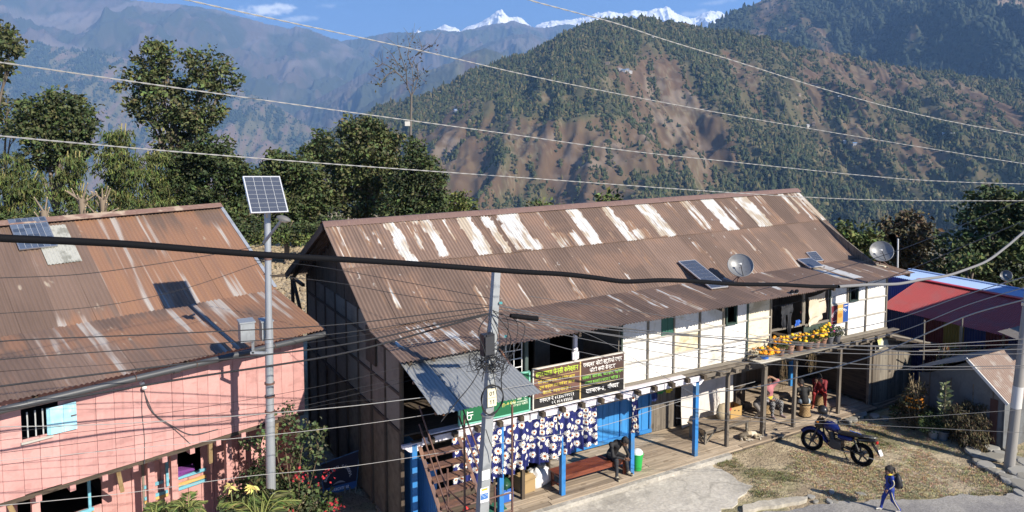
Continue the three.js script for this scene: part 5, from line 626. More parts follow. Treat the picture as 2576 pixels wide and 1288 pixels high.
// ---------------------------------------------------------------- overhead wires: each runs through space from one support to the next
function wire(label, pts, r, m, cat = 'wire', group, twist = false) {
  const P = pts.map(([x, y, d]) => ahead(x, y, d)), c = new THREE.CatmullRomCurve3(P, false, 'centripetal');
  if (!twist) return solo(cat === 'cable' ? 'overhead_cable' : 'overhead_wire', label, cat, new THREE.TubeGeometry(c, Math.max(24, pts.length * 14), r, 6), m, group);
  const t = thing('twisted_wire', label, cat, V(0, 0, 0), 0, group), L = c.getLength(), n = Math.min(900, Math.round(L / .05)), f = 2 * Math.PI * L / .32; for (let s = 0; s < 2; s++) { const q = []; for (let i = 0; i <= n; i++) { const k = i / n, p = c.getPointAt(k), a = k * f + s * Math.PI; q.push(V(p.x, p.y + Math.cos(a) * r * .62, p.z + Math.sin(a) * r * .62)); } mesh('strand', new THREE.TubeGeometry(new THREE.CatmullRomCurve3(q), n * 2, r * .68, 5), m, t); }
}
wire('pale twisted wire crossing the sky from top left down to the right edge', [[430, -10, 6], [475, 1, 6.2], [1060, 128, 9], [1400, 205, 11], [1900, 300, 13.5], [2576, 412, 15], [2700, 430, 15.4]], .0058, M.rope, 'wire', undefined, true);
wire('pale twisted wire crossing before the snow peaks at top right', [[1290, -14, 7], [1335, 1, 7.2], [1560, 62, 8.4], [1660, 96, 9], [1830, 148, 10], [2100, 232, 11.5], [2350, 297, 13], [2576, 340, 14], [2720, 368, 14.5]], .0058, M.rope, 'wire', undefined, true);
wire('pale twisted wire passing just under the bare tree top', [[-60, 149, 5.4], [0, 157, 5.6], [290, 199, 6.8], [600, 243, 8], [900, 285, 9.2], [1300, 340, 11], [1560, 377, 12], [1800, 403, 13], [2300, 452, 14.5], [2576, 463, 15], [2700, 466, 15.3]], .0058, M.rope, 'wire', undefined, true);
wire('pale twisted wire running level with the solar lamp panel', [[-60, 336, 5.4], [0, 342, 5.6], [400, 378, 7.4], [800, 410, 9], [1300, 446, 11], [1800, 482, 13], [2050, 497, 13.8], [2250, 504, 14.2], [2576, 505, 15], [2700, 505, 15.3]], .0058, M.rope, 'wire', undefined, true);
wire('thick black cable sagging close across the middle of the view', [[-60, 595, 2.75], [0, 599, 2.8], [300, 613, 3.1], [650, 640, 3.5], [1000, 661, 3.9], [1300, 683, 4.3], [1420, 690, 4.5], [1500, 699, 4.65], [1570, 708, 4.8], [1660, 705, 5], [1740, 707, 5.2], [1860, 715, 5.5], [1960, 716, 5.8], [2060, 721, 6.1], [2130, 720, 6.3]], .0148, M.rubber, 'cable');
wire('grey kinked cable rising to the right edge above the red roof', [[2110, 721, 6.2], [2190, 716, 6.6], [2260, 714, 6.9], [2320, 703, 7.2], [2380, 694, 7.5], [2430, 678, 7.8], [2480, 658, 8], [2530, 622, 8.3], [2576, 583, 8.6], [2640, 530, 9]], .0135, mat([.17, .165, .16], .8), 'cable');
const DG = 'thin dark wires from the left to the concrete pole', LG = 'thin grey wires from the concrete pole to the right';
const poleD = 16.6;
for (const [l, r, y0, ym, y1, x1] of [['upper dark cable over the pink roof', .011, 859, 816, 772, 1236], ['second dark cable over the pink roof', .009, 905, 838, 781, 1236], ['double dark cable crossing the pink gutter', .017, 972, 868, 787, 1234], ['heavy dark cable bundle below the pink gutter', .021, 1032, 890, 788, 1234]]) wire(l, [[-40, y0 + 6, 12.5], [0, y0, 12.6], [430, mix(y0, ym, .55) + 4, 14.2], [858, ym, 15.6], [1080, mix(ym, y1, .55) - 2, 16.2], [x1, y1, poleD]], r, M.cable, 'cable');
for (const [i, [y0, ym, y1]] of [[935, 850, 795], [1090, 960, 868], [1108, 985, 900], [1140, 1000, 905], [1171, 1012, 1000]].entries()) wire(['uppermost', 'second', 'third', 'fourth', 'lowest'][i] + ' of the thin dark wires from the left to the concrete pole', [[-40, y0 + 6, 12.8], [0, y0, 13], [300, mix(y0, ym, .33) + 8, 14], [600, mix(y0, ym, .68) + 8, 15], [858, ym, 15.8], [1232, y1, poleD]], rr(.0035, .005), M.cable, 'wire', DG);
wire('pale wire crossing below the blue shutter to the shop sign', [[-40, 1075, 11.5], [0, 1074, 11.6], [300, 1066, 12.6], [858, 1024, 14.8], [1073, 999, 15.6], [1220, 985, 16], [1400, 955, 16.6], [1560, 930, 17.2], [1760, 885, 18.2]], .0078, M.rope2, 'wire');
wire('pale wire crossing the middle of the pink wall', [[-40, 1162, 11.5], [0, 1159, 11.6], [500, 1112, 13.4], [858, 1074, 14.8], [1100, 1039, 15.6], [1358, 988, 16.6], [1716, 925, 18], [1900, 880, 19]], .0055, M.rope, 'wire');
wire('lowest pale wire crossing the flowered curtain', [[-40, 1276, 11.5], [0, 1272, 11.6], [320, 1240, 12.8], [625, 1198, 14], [858, 1176, 14.8], [1220, 1121, 16], [1503, 1074, 17], [1716, 1008, 18], [1900, 960, 19]], .0055, M.rope, 'wire');
for (const [i, [r, a]] of [[.012, [[1244, 768], [1500, 815], [1700, 840], [2000, 866], [2300, 868], [2590, 852]]], [.010, [[1244, 776], [1560, 826], [1900, 852], [2200, 872], [2590, 866]]], [.013, [[1350, 803], [1560, 832], [1800, 850], [2100, 876], [2300, 884], [2590, 878]]], [.010, [[1246, 788], [1450, 828], [1700, 862], [2000, 884], [2300, 892], [2590, 890]]], [.011, [[1242, 798], [1500, 838], [1720, 872], [1900, 893], [2100, 912], [2300, 922], [2590, 920]]], [.008, [[1242, 806], [1560, 870], [1800, 905], [2100, 925], [2350, 930], [2590, 925]]], [.007, [[1240, 815], [1400, 870], [1560, 905], [1700, 925], [1830, 935]]], [.006, [[1245, 760], [1500, 850], [1640, 930], [1760, 1000]]]].entries()) wire(['uppermost', 'second', 'third', 'fourth', 'fifth', 'sixth', 'seventh', 'steepest'][i] + ' of the thin grey wires strung from the concrete pole to the right', a.map(([x, y]) => [x, y, mix(16.6, 20.5, (x - 1240) / 1340)]), r, M.cableGrey, 'wire', LG);
wire('pale thick wire sagging from the right edge past the marigold pots', [[2600, 748, 13], [2576, 754, 13.2], [2440, 792, 14.2], [2310, 848, 15.4], [2200, 893, 16.2], [2050, 938, 17.2], [1900, 974, 18], [1780, 990, 18.6], [1600, 1030, 19]], .013, M.rope2, 'wire');
wire('upper pale wire over the red roof', [[2600, 690, 12.5], [2440, 738, 13.6], [2232, 808, 15.2], [2050, 842, 16.4], [1900, 862, 17.4], [1760, 890, 18.4]], .0078, M.rope2, 'wire');
wire('second pale wire over the red roof', [[2600, 716, 12.8], [2440, 765, 13.8], [2250, 838, 15.4], [2050, 878, 16.6], [1900, 900, 17.4]], .0078, M.rope2, 'wire');
wire('wire rising before the right trees to the upper right', [[2600, 490, 18], [2440, 558, 19], [2230, 640, 20.5], [2000, 705, 22], [1850, 745, 23]], .009, M.cableGrey, 'wire');
wire('wire rising before the right trees below the first', [[2600, 545, 17], [2400, 630, 18.5], [2270, 685, 19.6], [2060, 760, 21]], .009, M.cableGrey, 'wire');
for (const [i, a] of [[[1330, 745], [1700, 800], [2000, 862], [2240, 872]], [[2600, 1028], [2350, 1046], [2100, 1058], [1900, 1050], [1700, 1020]], [[2600, 1090], [2400, 1080], [2150, 1068], [1950, 1062], [1700, 1052]]].entries()) wire(['thin wire from the roof crossing the white wall', 'thin wire crossing above the lawn', 'lower thin wire crossing above the lawn'][i], a.map(([x, y]) => [x, y, mix(17, 20, (x - 1240) / 1340)]), .006, M.cableGrey, 'wire');
wire('thin wire from the left field to the concrete pole over the brown roof', [[640, 655, 18], [780, 668, 17.8], [1000, 706, 17.3], [1240, 752, 16.7]], .007, M.cable, 'wire');
wire('thin wire from the solar lamp to the concrete pole over the brown roof', [[662, 690, 16.8], [850, 712, 16.8], [1050, 748, 16.7], [1240, 770, 16.7]], .007, M.cable, 'wire');
wire('thin wire running from the pink ridge to the solar lamp', [[-20, 700, 13], [200, 690, 14], [450, 655, 15.6], [660, 618, 16.8]], .007, M.cable, 'wire');
wire('thin wire sagging behind the solar lamp', [[-20, 790, 14], [250, 770, 15], [450, 730, 16], [660, 660, 16.9]], .006, M.cable, 'wire');
// ---------------------------------------------------------------- leaves: a folded blade of four corners
function leafQuad(p, s, droop, c, dir, wid = .55) {
  let d = dir ? dir.clone() : V(rr(-1, 1), rr(-.6, 1) - droop, rr(-1, 1)); d.normalize(); let a = new THREE.Vector3().crossVectors(d, V(rr(-1, 1), rr(-1, 1), rr(-1, 1))).normalize(); return [p, d, a, s, wid, c];
}
function leaves(list) {
  const n = list.length, pos = new Float32Array(n * 12), col = new Float32Array(n * 12), idx = new Uint32Array(n * 6), nr = V();
  list.forEach(([p, d, a, s, w, c], i) => {
    nr.crossVectors(d, a); const o = i * 12, q = [[0, 0, 0], [.5, .5 * w, .12], [1, 0, -.1], [.5, -.5 * w, .12]];
    for (let k = 0; k < 4; k++) { const [f, g, h] = q[k]; pos[o + k * 3] = p.x + (d.x * f + a.x * g + nr.x * h) * s; pos[o + k * 3 + 1] = p.y + (d.y * f + a.y * g + nr.y * h) * s; pos[o + k * 3 + 2] = p.z + (d.z * f + a.z * g + nr.z * h) * s; col[o + k * 3] = c[0]; col[o + k * 3 + 1] = c[1]; col[o + k * 3 + 2] = c[2]; }
    idx.set([i * 4, i * 4 + 1, i * 4 + 2, i * 4, i * 4 + 2, i * 4 + 3], i * 6);
  });
  const g = new THREE.BufferGeometry(); g.setAttribute('position', new THREE.BufferAttribute(pos, 3)); g.setAttribute('color', new THREE.BufferAttribute(col, 3)); g.setIndex(new THREE.BufferAttribute(idx, 1)); g.computeVertexNormals(); return g;
}
// ---------------------------------------------------------------- things on the deck and yard
{
  const bm = mat([1, 1, 1], .45, { map: woodTex([.20, .055, .028], [.12, .032, .018], .8) }), t = inH('bench', 'long red-brown painted wooden bench on the deck beside the blue post', 'bench');
  mesh('seat_board', bx(2.3, .045, .27, -3.6, .44, -.17), bm, t); mesh('seat_board', bx(2.3, .045, .27, -3.6, .442, -.445), bm, t); mesh('apron', bx(2.2, .09, .03, -3.6, .375, -.06), bm, t); mesh('apron', bx(2.2, .09, .03, -3.6, .375, -.55), bm, t);
  for (const u of [-4.66, -2.55]) for (const w of [-.08, -.54]) mesh('leg', bx(.07, .42, .06, u, .21, w), bm, t); for (const u of [-4.66, -2.55]) mesh('stretcher', bx(.04, .05, .42, u, .14, -.31), bm, t);
}
{
  const t = inH('litter_bin', 'green plastic bin with white swing lid behind the blue post', 'bin'); const g = mat([.02, .36, .07], .45); mesh('tub', new THREE.CylinderGeometry(.17, .125, .48, 20).translate(-2.06, .24, -.12), g, t); mesh('rim', new THREE.TorusGeometry(.17, .015, 8, 24).rotateX(Math.PI / 2).translate(-2.06, .47, -.12), g, t); mesh('lid', new THREE.SphereGeometry(.165, 18, 10, 0, 6.3, 0, 1.57).scale(1, .8, 1).translate(-2.06, .48, -.12), mat([.75, .76, .74], .5), t);
}
function blob(sx, sy, sz, o, amp = .25) { const g = mergeVertices(new THREE.IcosahedronGeometry(1, 4).deleteAttribute('normal').deleteAttribute('uv')), P = g.attributes.position; for (let i = 0; i < P.count; i++) { const v = V(P.getX(i), P.getY(i), P.getZ(i)), k = 1 + amp * (fbm(v.x * 2.2 + o, v.y * 2.2 + v.z * 1.7 + o, 4) - .5) * 2; P.setXYZ(i, v.x * sx * k, Math.max(-.75, v.y) * sy * k, v.z * sz * k); } g.computeVertexNormals(); return g; }
{
  const t = inH('plastic_sack', 'crumpled white plastic sack under the curtain behind the bench', 'sack'); mesh('sack', blob(.36, .32, .28, 3, .4).translate(-5.0, .24, -.75), mat([.72, .72, .72], .5), t); mesh('knot', blob(.12, .1, .1, 8, .4).translate(-4.9, .56, -.72), mat([.16, .17, .18], .5), t);
  const c = inH('cardboard_box', 'brown cardboard box beside the white sack under the curtain', 'box'); mesh('carton', bx(.42, .42, .4, -5.45, .21, -.7, 0, .1), mat([.36, .25, .12], .9), c); mesh('flap', bx(.4, .015, .18, -5.45, .43, -.5, .4, .1), mat([.40, .28, .14], .9), c);
  const b = inH('blue_carton', 'open blue printed carton full of green bags by the shop door', 'box'), bm = mat([.02, .11, .42], .7); mesh('side', [bx(.4, .34, .012, -6.2, .17, -.36), bx(.4, .34, .012, -6.2, .17, -.72), bx(.012, .34, .36, -6.4, .17, -.54), bx(.012, .34, .36, -6.0, .17, -.54), bx(.38, .012, .34, -6.2, .01, -.54)], bm, b); mesh('print', [bx(.22, .05, .004, -6.2, .24, -.352), bx(.1, .14, .004, -6.07, .12, -.352)], mat([.55, .6, .66], .8), b); mesh('bag', blob(.2, .16, .18, 5, .4).translate(-6.2, .4, -.54), mat([.01, .06, .03], .4), b);
  const mt = inH('door_mat', 'green doormat at the shop entrance under the stair', 'mat'); mesh('mat_body', [bx(.75, .015, .45, -6.75, .008, -.25, 0, .05)], mat([.02, .13, .08], 1), mt); mesh('print', [...Array(6)].map((_, i) => bx(.03, .003, .1, -6.6 + i * .05, .017, -.22)), mat([.1, .25, .18], 1), mt);
  const pb = inH('red_bag', 'small red patterned bag hanging beneath the iron stair', 'bag'); mesh('bag_body', blob(.1, .17, .06, 2, .35).translate(-8.25, 1.05, 1.4), mat([.55, .03, .03], .6), pb); mesh('handle', tube([V(-8.3, 1.2, 1.4), V(-8.25, 1.42, 1.4), V(-8.2, 1.2, 1.4)], .008), mat([.5, .03, .03], .6), pb);
}
{
  const t = inH('low_table', 'low weathered plank table on the deck between wooden posts', 'table'); const T = .46, u0 = .75, u1 = 2.7; for (let i = 0; i < 4; i++) mesh('top_board', bx(u1 - u0, .035, .195, (u0 + u1) / 2, T, -1.02 + i * .2), i % 2 ? M.deck3 : M.deck2, t); mesh('apron', [bx(u1 - u0 - .1, .1, .03, (u0 + u1) / 2, T - .07, -.36), bx(u1 - u0 - .1, .1, .03, (u0 + u1) / 2, T - .07, -1.06)], M.oldwood, t); for (const u of [u0 + .08, u1 - .08]) for (const w of [-.4, -1.04]) mesh('leg', bx(.07, T - .02, .06, u, T / 2 - .01, w), M.timber, t); mesh('brace', [beam(V(u0 + .1, .1, -.4), V(u0 + .1, .4, -.95), .04, .05, V(1, 0, 0)), beam(V(u0 + .1, .06, -.38), V(u0 + .5, .4, -.38), .04, .05, V(0, 0, 1))], M.timber, t);
  const b = inH('cardboard_carton', 'tan cardboard carton with hand holes on the low table', 'box'), cm = mat([.44, .28, .10], .9); mesh('side', [bx(.5, .34, .012, 2.35, .65, -.6), bx(.5, .34, .012, 2.35, .65, -.98), bx(.012, .34, .38, 2.1, .65, -.79), bx(.012, .34, .38, 2.6, .65, -.79), bx(.48, .012, .36, 2.35, .485, -.79)], cm, b); mesh('hand_hole', [bx(.06, .03, .004, 2.28, .72, -.592), bx(.06, .03, .004, 2.45, .68, -.592)], M.black, b);
  const s = inH('woven_sack', 'upright pale woven sack with red print on the low table', 'sack'); mesh('sack', (() => { const g = blob(.24, .3, .17, 12, .18); return g.translate(1.85, .71, -.68); })(), mat([1, 1, 1], .9, { map: stain([.46, .38, .26], [.34, .27, .17], 6, .8) }), s); mesh('print', bx(.2, .07, .01, 1.95, .84, -.5, 0, .2), mat([.45, .08, .06], .9), s);
}
function wicker(label, u, w, h = .42) { const t = inH('wicker_stool', label, 'stool', 'round wicker stools on the deck'), m = mat([1, 1, 1], .8, { map: tex(128, 128, (a, b) => { const k = (Math.floor(a * 24) + Math.floor(b * 10)) % 2, q = tf(a, b, 8, 8, 3); return mixc([.34, .23, .11], [.18, .11, .05], k * .6).map((c) => c * (.7 + .6 * q)); }, true, 1, 1) }); mesh('weave', new THREE.LatheGeometry([[.2, 0], [.175, h * .3], [.16, h * .5], [.175, h * .75], [.2, h], [0, h + .01]].map(([a, b]) => new THREE.Vector2(a, b)), 20).translate(u, 0, w), m, t); mesh('ring', [new THREE.TorusGeometry(.195, .014, 6, 24).rotateX(Math.PI / 2).translate(u, h, w), new THREE.TorusGeometry(.2, .014, 6, 24).rotateX(Math.PI / 2).translate(u, .02, w)], M.rubber, t); }
wicker('woven cane stool under the person in black', 5.36, -.4); wicker('cane stool beneath the woman in red', 6.62, -.82); wicker('cane stool hidden beneath the woman in pink', 4.42, -1.22);
{ // washing, cloths and poster on the upper storey
  function drape(pts, ny, sag, amp, m, name, parent) { const [a, b, c, d] = pts, nx = 18, pos = [], idx = [], uv = []; for (let j = 0; j <= ny; j++) for (let i = 0; i <= nx; i++) { const s = i / nx, t = j / ny, p = a.clone().lerp(b, s).lerp(d.clone().lerp(c, s), t); p.z += amp * (.3 + t) * Math.sin(s * 11 + t * 2) + .02 * Math.sin(t * 7 + s * 3); p.y -= sag * Math.sin(s * Math.PI) * (1 - t); pos.push(p.x, p.y, p.z); uv.push(s, t); } for (let j = 0; j < ny; j++) for (let i = 0; i < nx; i++) { const o = j * (nx + 1) + i; idx.push(o, o + nx + 1, o + 1, o + 1, o + nx + 1, o + nx + 2); } const g = new THREE.BufferGeometry(); g.setAttribute('position', new THREE.Float32BufferAttribute(pos, 3)); g.setAttribute('uv', new THREE.Float32BufferAttribute(uv, 2)); g.setIndex(idx); g.computeVertexNormals(); return mesh(name, g, m, parent); }
  const W = .06, dk = mat([.022, .024, .03], .85), q = (n, l, c) => inH(n, l, c);
  let t = q('hanging_trousers', 'dark trousers hung over the line in the upper opening', 'trousers'); drape([V(3.5, 4.12, W), V(4.1, 4.14, W), V(4.05, 3.8, W), V(3.52, 3.75, W)], 8, .02, .03, dk, 'waist', t); drape([V(3.52, 3.76, W), V(3.78, 3.78, W), V(3.75, 3.35, W), V(3.55, 3.38, W)], 8, 0, .03, dk, 'leg', t); drape([V(3.8, 3.78, W), V(4.05, 3.8, W), V(3.98, 3.12, W), V(3.82, 3.1, W)], 8, 0, .03, dk, 'leg', t);
  t = q('hanging_cloth', 'cream cotton sheet hung in the upper opening', 'cloth'); const cr = mat([1, 1, 1], .9, { map: stain([.60, .52, .40], [.50, .41, .29], 3, .6) }); drape([V(4.78, 4.2, W), V(5.62, 4.32, W), V(5.66, 3.6, W), V(4.84, 3.48, W)], 8, .02, .02, cr, 'upper_fold', t); drape([V(4.84, 3.52, W - .02), V(5.55, 3.62, W - .02), V(5.5, 3.38, W - .02), V(4.86, 3.22, W - .02)], 6, 0, .02, cr, 'lower_fold', t);
  t = q('hanging_rag', 'bright blue rag on the railing of the upper opening', 'cloth'); drape([V(4.2, 3.52, W), V(4.42, 3.55, W), V(4.46, 3.42, W), V(4.15, 3.3, W)], 6, 0, .03, mat([.03, .12, .48], .9), 'rag', t);
  t = q('hanging_towel', 'pink towel behind the wooden post of the upper opening', 'cloth'); drape([V(4.62, 3.86, -.1), V(4.85, 3.88, -.1), V(4.85, 3.62, -.1), V(4.62, 3.6, -.1)], 6, 0, .02, mat([.55, .22, .24], .9), 'towel', t);
  t = q('clothes_line', 'thin line holding the washing in the upper opening', 'line'); mesh('line', tube([V(3.1, 4.1, .05), V(4.5, 4.13, .05), V(5.95, 4.35, .05)], .006), M.cableGrey, t);
  t = q('wall_poster', 'red, ochre and blue poster with arched white writing on the white wall', 'poster'); const px = canvasTex(256, 256, (x, w, h) => { x.fillStyle = '#6d2431'; x.fillRect(0, 0, 86, h); x.fillStyle = '#c79a52'; x.fillRect(86, 0, 88, h); x.fillStyle = '#234a8f'; x.fillRect(174, 0, w, h); x.fillStyle = '#b27d35'; x.beginPath(); x.arc(130, 150, 34, 0, 7); x.fill(); const tx = 'मानुर सागर टोल पाठ'; const a = [...'मनरसगरटलपठ']; a.forEach((c, i) => { const k = -1.25 + i * .25; x.save(); x.translate(130 + Math.sin(k) * 118, 178 - Math.cos(k) * 110); x.rotate(k); script(x, c, 0, 0, 40, '#efe9e2'); x.restore(); }); x.fillStyle = '#e8dfd6'; x.fillRect(20, 216, 50, 7); x.fillRect(190, 26, 50, 10); }); const [g, m] = signFace(.86, .62, px); mesh('print', g.translate(6.4, 3.45, .048), m, t); mesh('sheet_back', bx(.88, .64, .008, 6.4, 3.45, .04), mat([.6, .58, .55], .8), t);
  t = q('canvas_sheet', 'pale canvas sheet hung along the back of the deck', 'sheet'); drape([V(1.0, 1.95, -1.72), V(3.4, 1.75, -1.72), V(3.3, .12, -1.68), V(1.0, .02, -1.66)], 10, .06, .03, mat([1, 1, 1], .95, { map: stain([.62, .58, .54], [.45, .42, .38], 3, .6) }), 'canvas', t);
  t = q('hanging_flag_cloths', 'yellow green and blue cloths hung under the beam beside the doors', 'cloth'); drape([V(-.7, 2.2, -.9), V(-.35, 2.2, -.9), V(-.35, 1.72, -.9), V(-.7, 1.68, -.9)], 6, 0, .03, mat([.02, .20, .05], .9), 'green_cloth', t); drape([V(-.38, 2.2, -.88), V(-.1, 2.22, -.88), V(-.1, 1.7, -.88), V(-.38, 1.66, -.88)], 6, 0, .03, mat([.62, .46, .03], .9), 'yellow_cloth', t); drape([V(-.9, 2.2, -.92), V(-.66, 2.2, -.92), V(-.66, 1.5, -.92), V(-.9, 1.5, -.92)], 6, 0, .03, mat([.02, .04, .16], .9), 'blue_cloth', t); mesh('line', rod(V(-1.0, 2.21, -.9), V(0, 2.23, -.9), .005), M.cableGrey, t);
}
// ---------------------------------------------------------------- marigold pots on the ledge
{
  const sh = inH('flower_shelf', 'narrow plank shelf jutting from the upper wall under the marigolds', 'shelf'); for (let i = 0; i < 2; i++) mesh('plank', bx(3.6, .035, .19, 3.9, 2.6, .3 + i * .2, 0, 0, 0), M.timber, sh); mesh('bracket', [2.3, 3.6, 4.9].map((u) => bx(.06, .08, .62, u, 2.55, .2)), M.oldwood, sh); mesh('flat_stone', bx(.9, .03, .42, 2.45, 2.635, .42), mat([.5, .48, .42], .9), sh);
  const leafM = mat([1, 1, 1], .85, { vertexColors: true }), petal = [mat([.78, .30, .015], .75), mat([.80, .42, .02], .75), mat([.80, .55, .03], .75)], petGeo = [.058, .046, .037].map((r) => { const g = mergeVertices(new THREE.IcosahedronGeometry(r, 2).deleteAttribute('normal').deleteAttribute('uv')), P = g.attributes.position; for (let i = 0; i < P.count; i++) { const k = .86 + .28 * h2(i * 7, 3); P.setXYZ(i, P.getX(i) * k, P.getY(i) * k * .8, P.getZ(i) * k); } g.computeVertexNormals(); return g; }), terra = [mat([.32, .17, .11], .9), mat([.26, .16, .12], .9), mat([.40, .24, .17], .9), mat([.12, .12, .13], .8)];
  const P = [[2.42, .42, 44, .42, .2, 0, 'white and blue tub heaped with orange marigolds at the left end of the shelf'], [3.2, .36, 26, .3, .34, 1, 'clay pot of tall yellow marigolds second from the left on the shelf'], [3.62, .36, 8, .3, .26, 0, 'small clay pot with few orange buds third from the left'], [4.05, .36, 16, .3, .3, 1, 'clay pot of deep yellow marigolds in the middle of the shelf'], [4.5, .36, 7, .28, .24, 0, 'clay pot with sparse marigolds right of the middle'], [4.85, .36, 18, .3, .3, 2, 'clay pot of bright yellow marigolds before the green railing'], [5.2, .34, 16, .26, .46, 2, 'tall pot of yellow marigolds near the right end of the shelf'], [5.55, .32, 4, .22, .34, 3, 'pink flowering pot near the right end of the shelf'], [5.95, .3, 0, .26, .28, 4, 'dark pot with a bushy green plant at the right end of the shelf']];
  P.forEach(([u, w, n, rad, tall, kind, label], i) => {
    const t = thing('flower_pot', label, 'flower pot', hw(u, 2.62, w), HT, 'potted flowers on the shelf'), ph = i === 0 ? .2 : rr(.2, .25), r1 = rr(.12, .14);
    mesh('pot', new THREE.LatheGeometry([[0, 0], [.085, 0], [r1, ph], [r1 + .012, ph], [r1 + .012, ph + .03], [r1 - .012, ph + .03], [r1 - .02, ph - .02], [0, ph - .02]].map(([a, b]) => new THREE.Vector2(a, b)), 16), i === 0 ? mat([.55, .6, .66], .6) : kind >= 3 ? terra[3] : terra[i % 3], t); if (i === 0) mesh('stripe', new THREE.CylinderGeometry(.128, .115, .09, 16).translate(0, .1, 0), mat([.03, .14, .5], .6), t);
    const L = []; for (let k = 0; k < 260; k++) { const a = rnd() * 6.28, q = Math.sqrt(rnd()) * rad * .8, y = ph + rnd() * tall; L.push(leafQuad(V(Math.cos(a) * q, y, Math.sin(a) * q * .75), rr(.035, .07), .5, [.035 + rnd() * .03, .06 + rnd() * .05, .015])); } mesh('foliage', leaves(L), leafM, t);
    for (let k = 0; k < n; k++) { const a = rnd() * 6.28, q = Math.sqrt(rnd()) * rad, g = pick(petGeo), f = mesh('flower', g, kind === 3 ? mat([.55, .05, .2], .8) : kind === 2 ? petal[1 + Math.floor(rnd() * 2)] : kind === 1 ? pick(petal) : petal[rnd() < .7 ? 0 : 1], t); f.position.set(Math.cos(a) * q, ph + tall * (.45 + .65 * rnd()) * (i === 0 ? 1 - .4 * q / rad : 1), Math.sin(a) * q * .8 + .05); }
    if (i === 8) { const B = []; for (let k = 0; k < 160; k++) { const a = rnd() * 6.28, q = Math.sqrt(rnd()) * .25; B.push(leafQuad(V(Math.cos(a) * q, ph + rnd() * .3, Math.sin(a) * q), rr(.05, .09), .5, [.05, .055, .03])); } mesh('leaves', leaves(B), leafM, t); }
  });
  for (const [u, l, lab] of [[3.25, 1.0, 'dry trailing plant hanging below the left of the flower shelf'], [4.55, .75, 'dry trailing plant hanging below the middle of the flower shelf']]) { const t = inH('trailing_plant', lab, 'plant'); const g = [], L = []; for (let k = 0; k < 16; k++) { const a = rr(-.16, .16), e = l * rr(.55, 1.15), p = [V(u + a * .4, 2.6, .42), V(u + a, 2.6 - e * .4, .46 + rr(-.05, .05)), V(u + a * 1.1 + rr(-.05, .05), 2.6 - e, .44 + rr(-.08, .05))]; g.push(tube(p, .005, 4, 10)); for (let i = 0; i < 16; i++) { const s = rnd(), c = p[0].clone().lerp(p[2], s); L.push(leafQuad(V(c.x + rr(-.04, .04), c.y, c.z + rr(-.03, .03)), rr(.02, .045), .3, [.13 + rnd() * .06, .10 + rnd() * .04, .05])); } } mesh('stems', g, mat([.16, .11, .06], .9), t); mesh('dry_leaves', leaves(L), leafM, t); }
}
// ---------------------------------------------------------------- dishes, panels and shoes on the roofs
function dish(label, p, dir, R, mastTo, nm = 'satellite_dish') {
  const t = thing(nm, label, 'dish', p), pts = []; for (let i = 0; i <= 10; i++) { const r = R * i / 10; pts.push(new THREE.Vector2(Math.max(r, .001), r * r / (4 * R * .62))); } const q = new THREE.Quaternion().setFromUnitVectors(V(0, 1, 0), dir.clone().normalize()), dm = mat([1, 1, 1], .45, { metalness: .25, map: stain([.20, .205, .21], [.13, .13, .13], 5, .8) });
  const put = (g) => g.applyQuaternion(q); mesh('reflector', put(new THREE.LatheGeometry(pts, 40)), dm, t); mesh('rim', put(new THREE.TorusGeometry(R, .012, 6, 48).rotateX(Math.PI / 2).translate(0, R * R / (4 * R * .62), 0)), dm, t); mesh('feed_arm', put(tube([V(0, R * .38, R * .98), V(0, R * .4, R * .6), V(0, R * .52, .02)], .013)), M.black, t); mesh('feed_horn', put(rod(V(0, R * .5, 0), V(0, R * .66, 0), .03, .03, 10)), mat([.6, .6, .58], .5), t); mesh('stripes', put(join([bx(.1, .004, .04, .02, .016, -R * .42), bx(.12, .004, .035, .04, .016, -R * .33), bx(.015, .004, .12, -.16, .012, -R * .35), bx(.015, .004, .1, .22, .016, -R * .28)])), mat([.5, .5, .5], .6), t);
  const f = mastTo.clone().sub(p); mesh('mount', [rod(V(0, 0, 0), f, .022), rod(f.clone().add(V(-.28, -.02, .05)), f.clone().multiplyScalar(.5), .014), rod(f.clone().add(V(.28, -.02, .05)), f.clone().multiplyScalar(.5), .014)], M.iron, t);
}
const roofY = (u, w) => { let k = roofAt(u, 0, 1); if (w > k.z) { const e = roofAt(u, 1, 1); return mix(k.y, e.y, (w - k.z) / (e.z - k.z)); } const r = roofAt(u, 0, 0); return mix(r.y, k.y, (w - r.z) / (k.z - r.z)); };
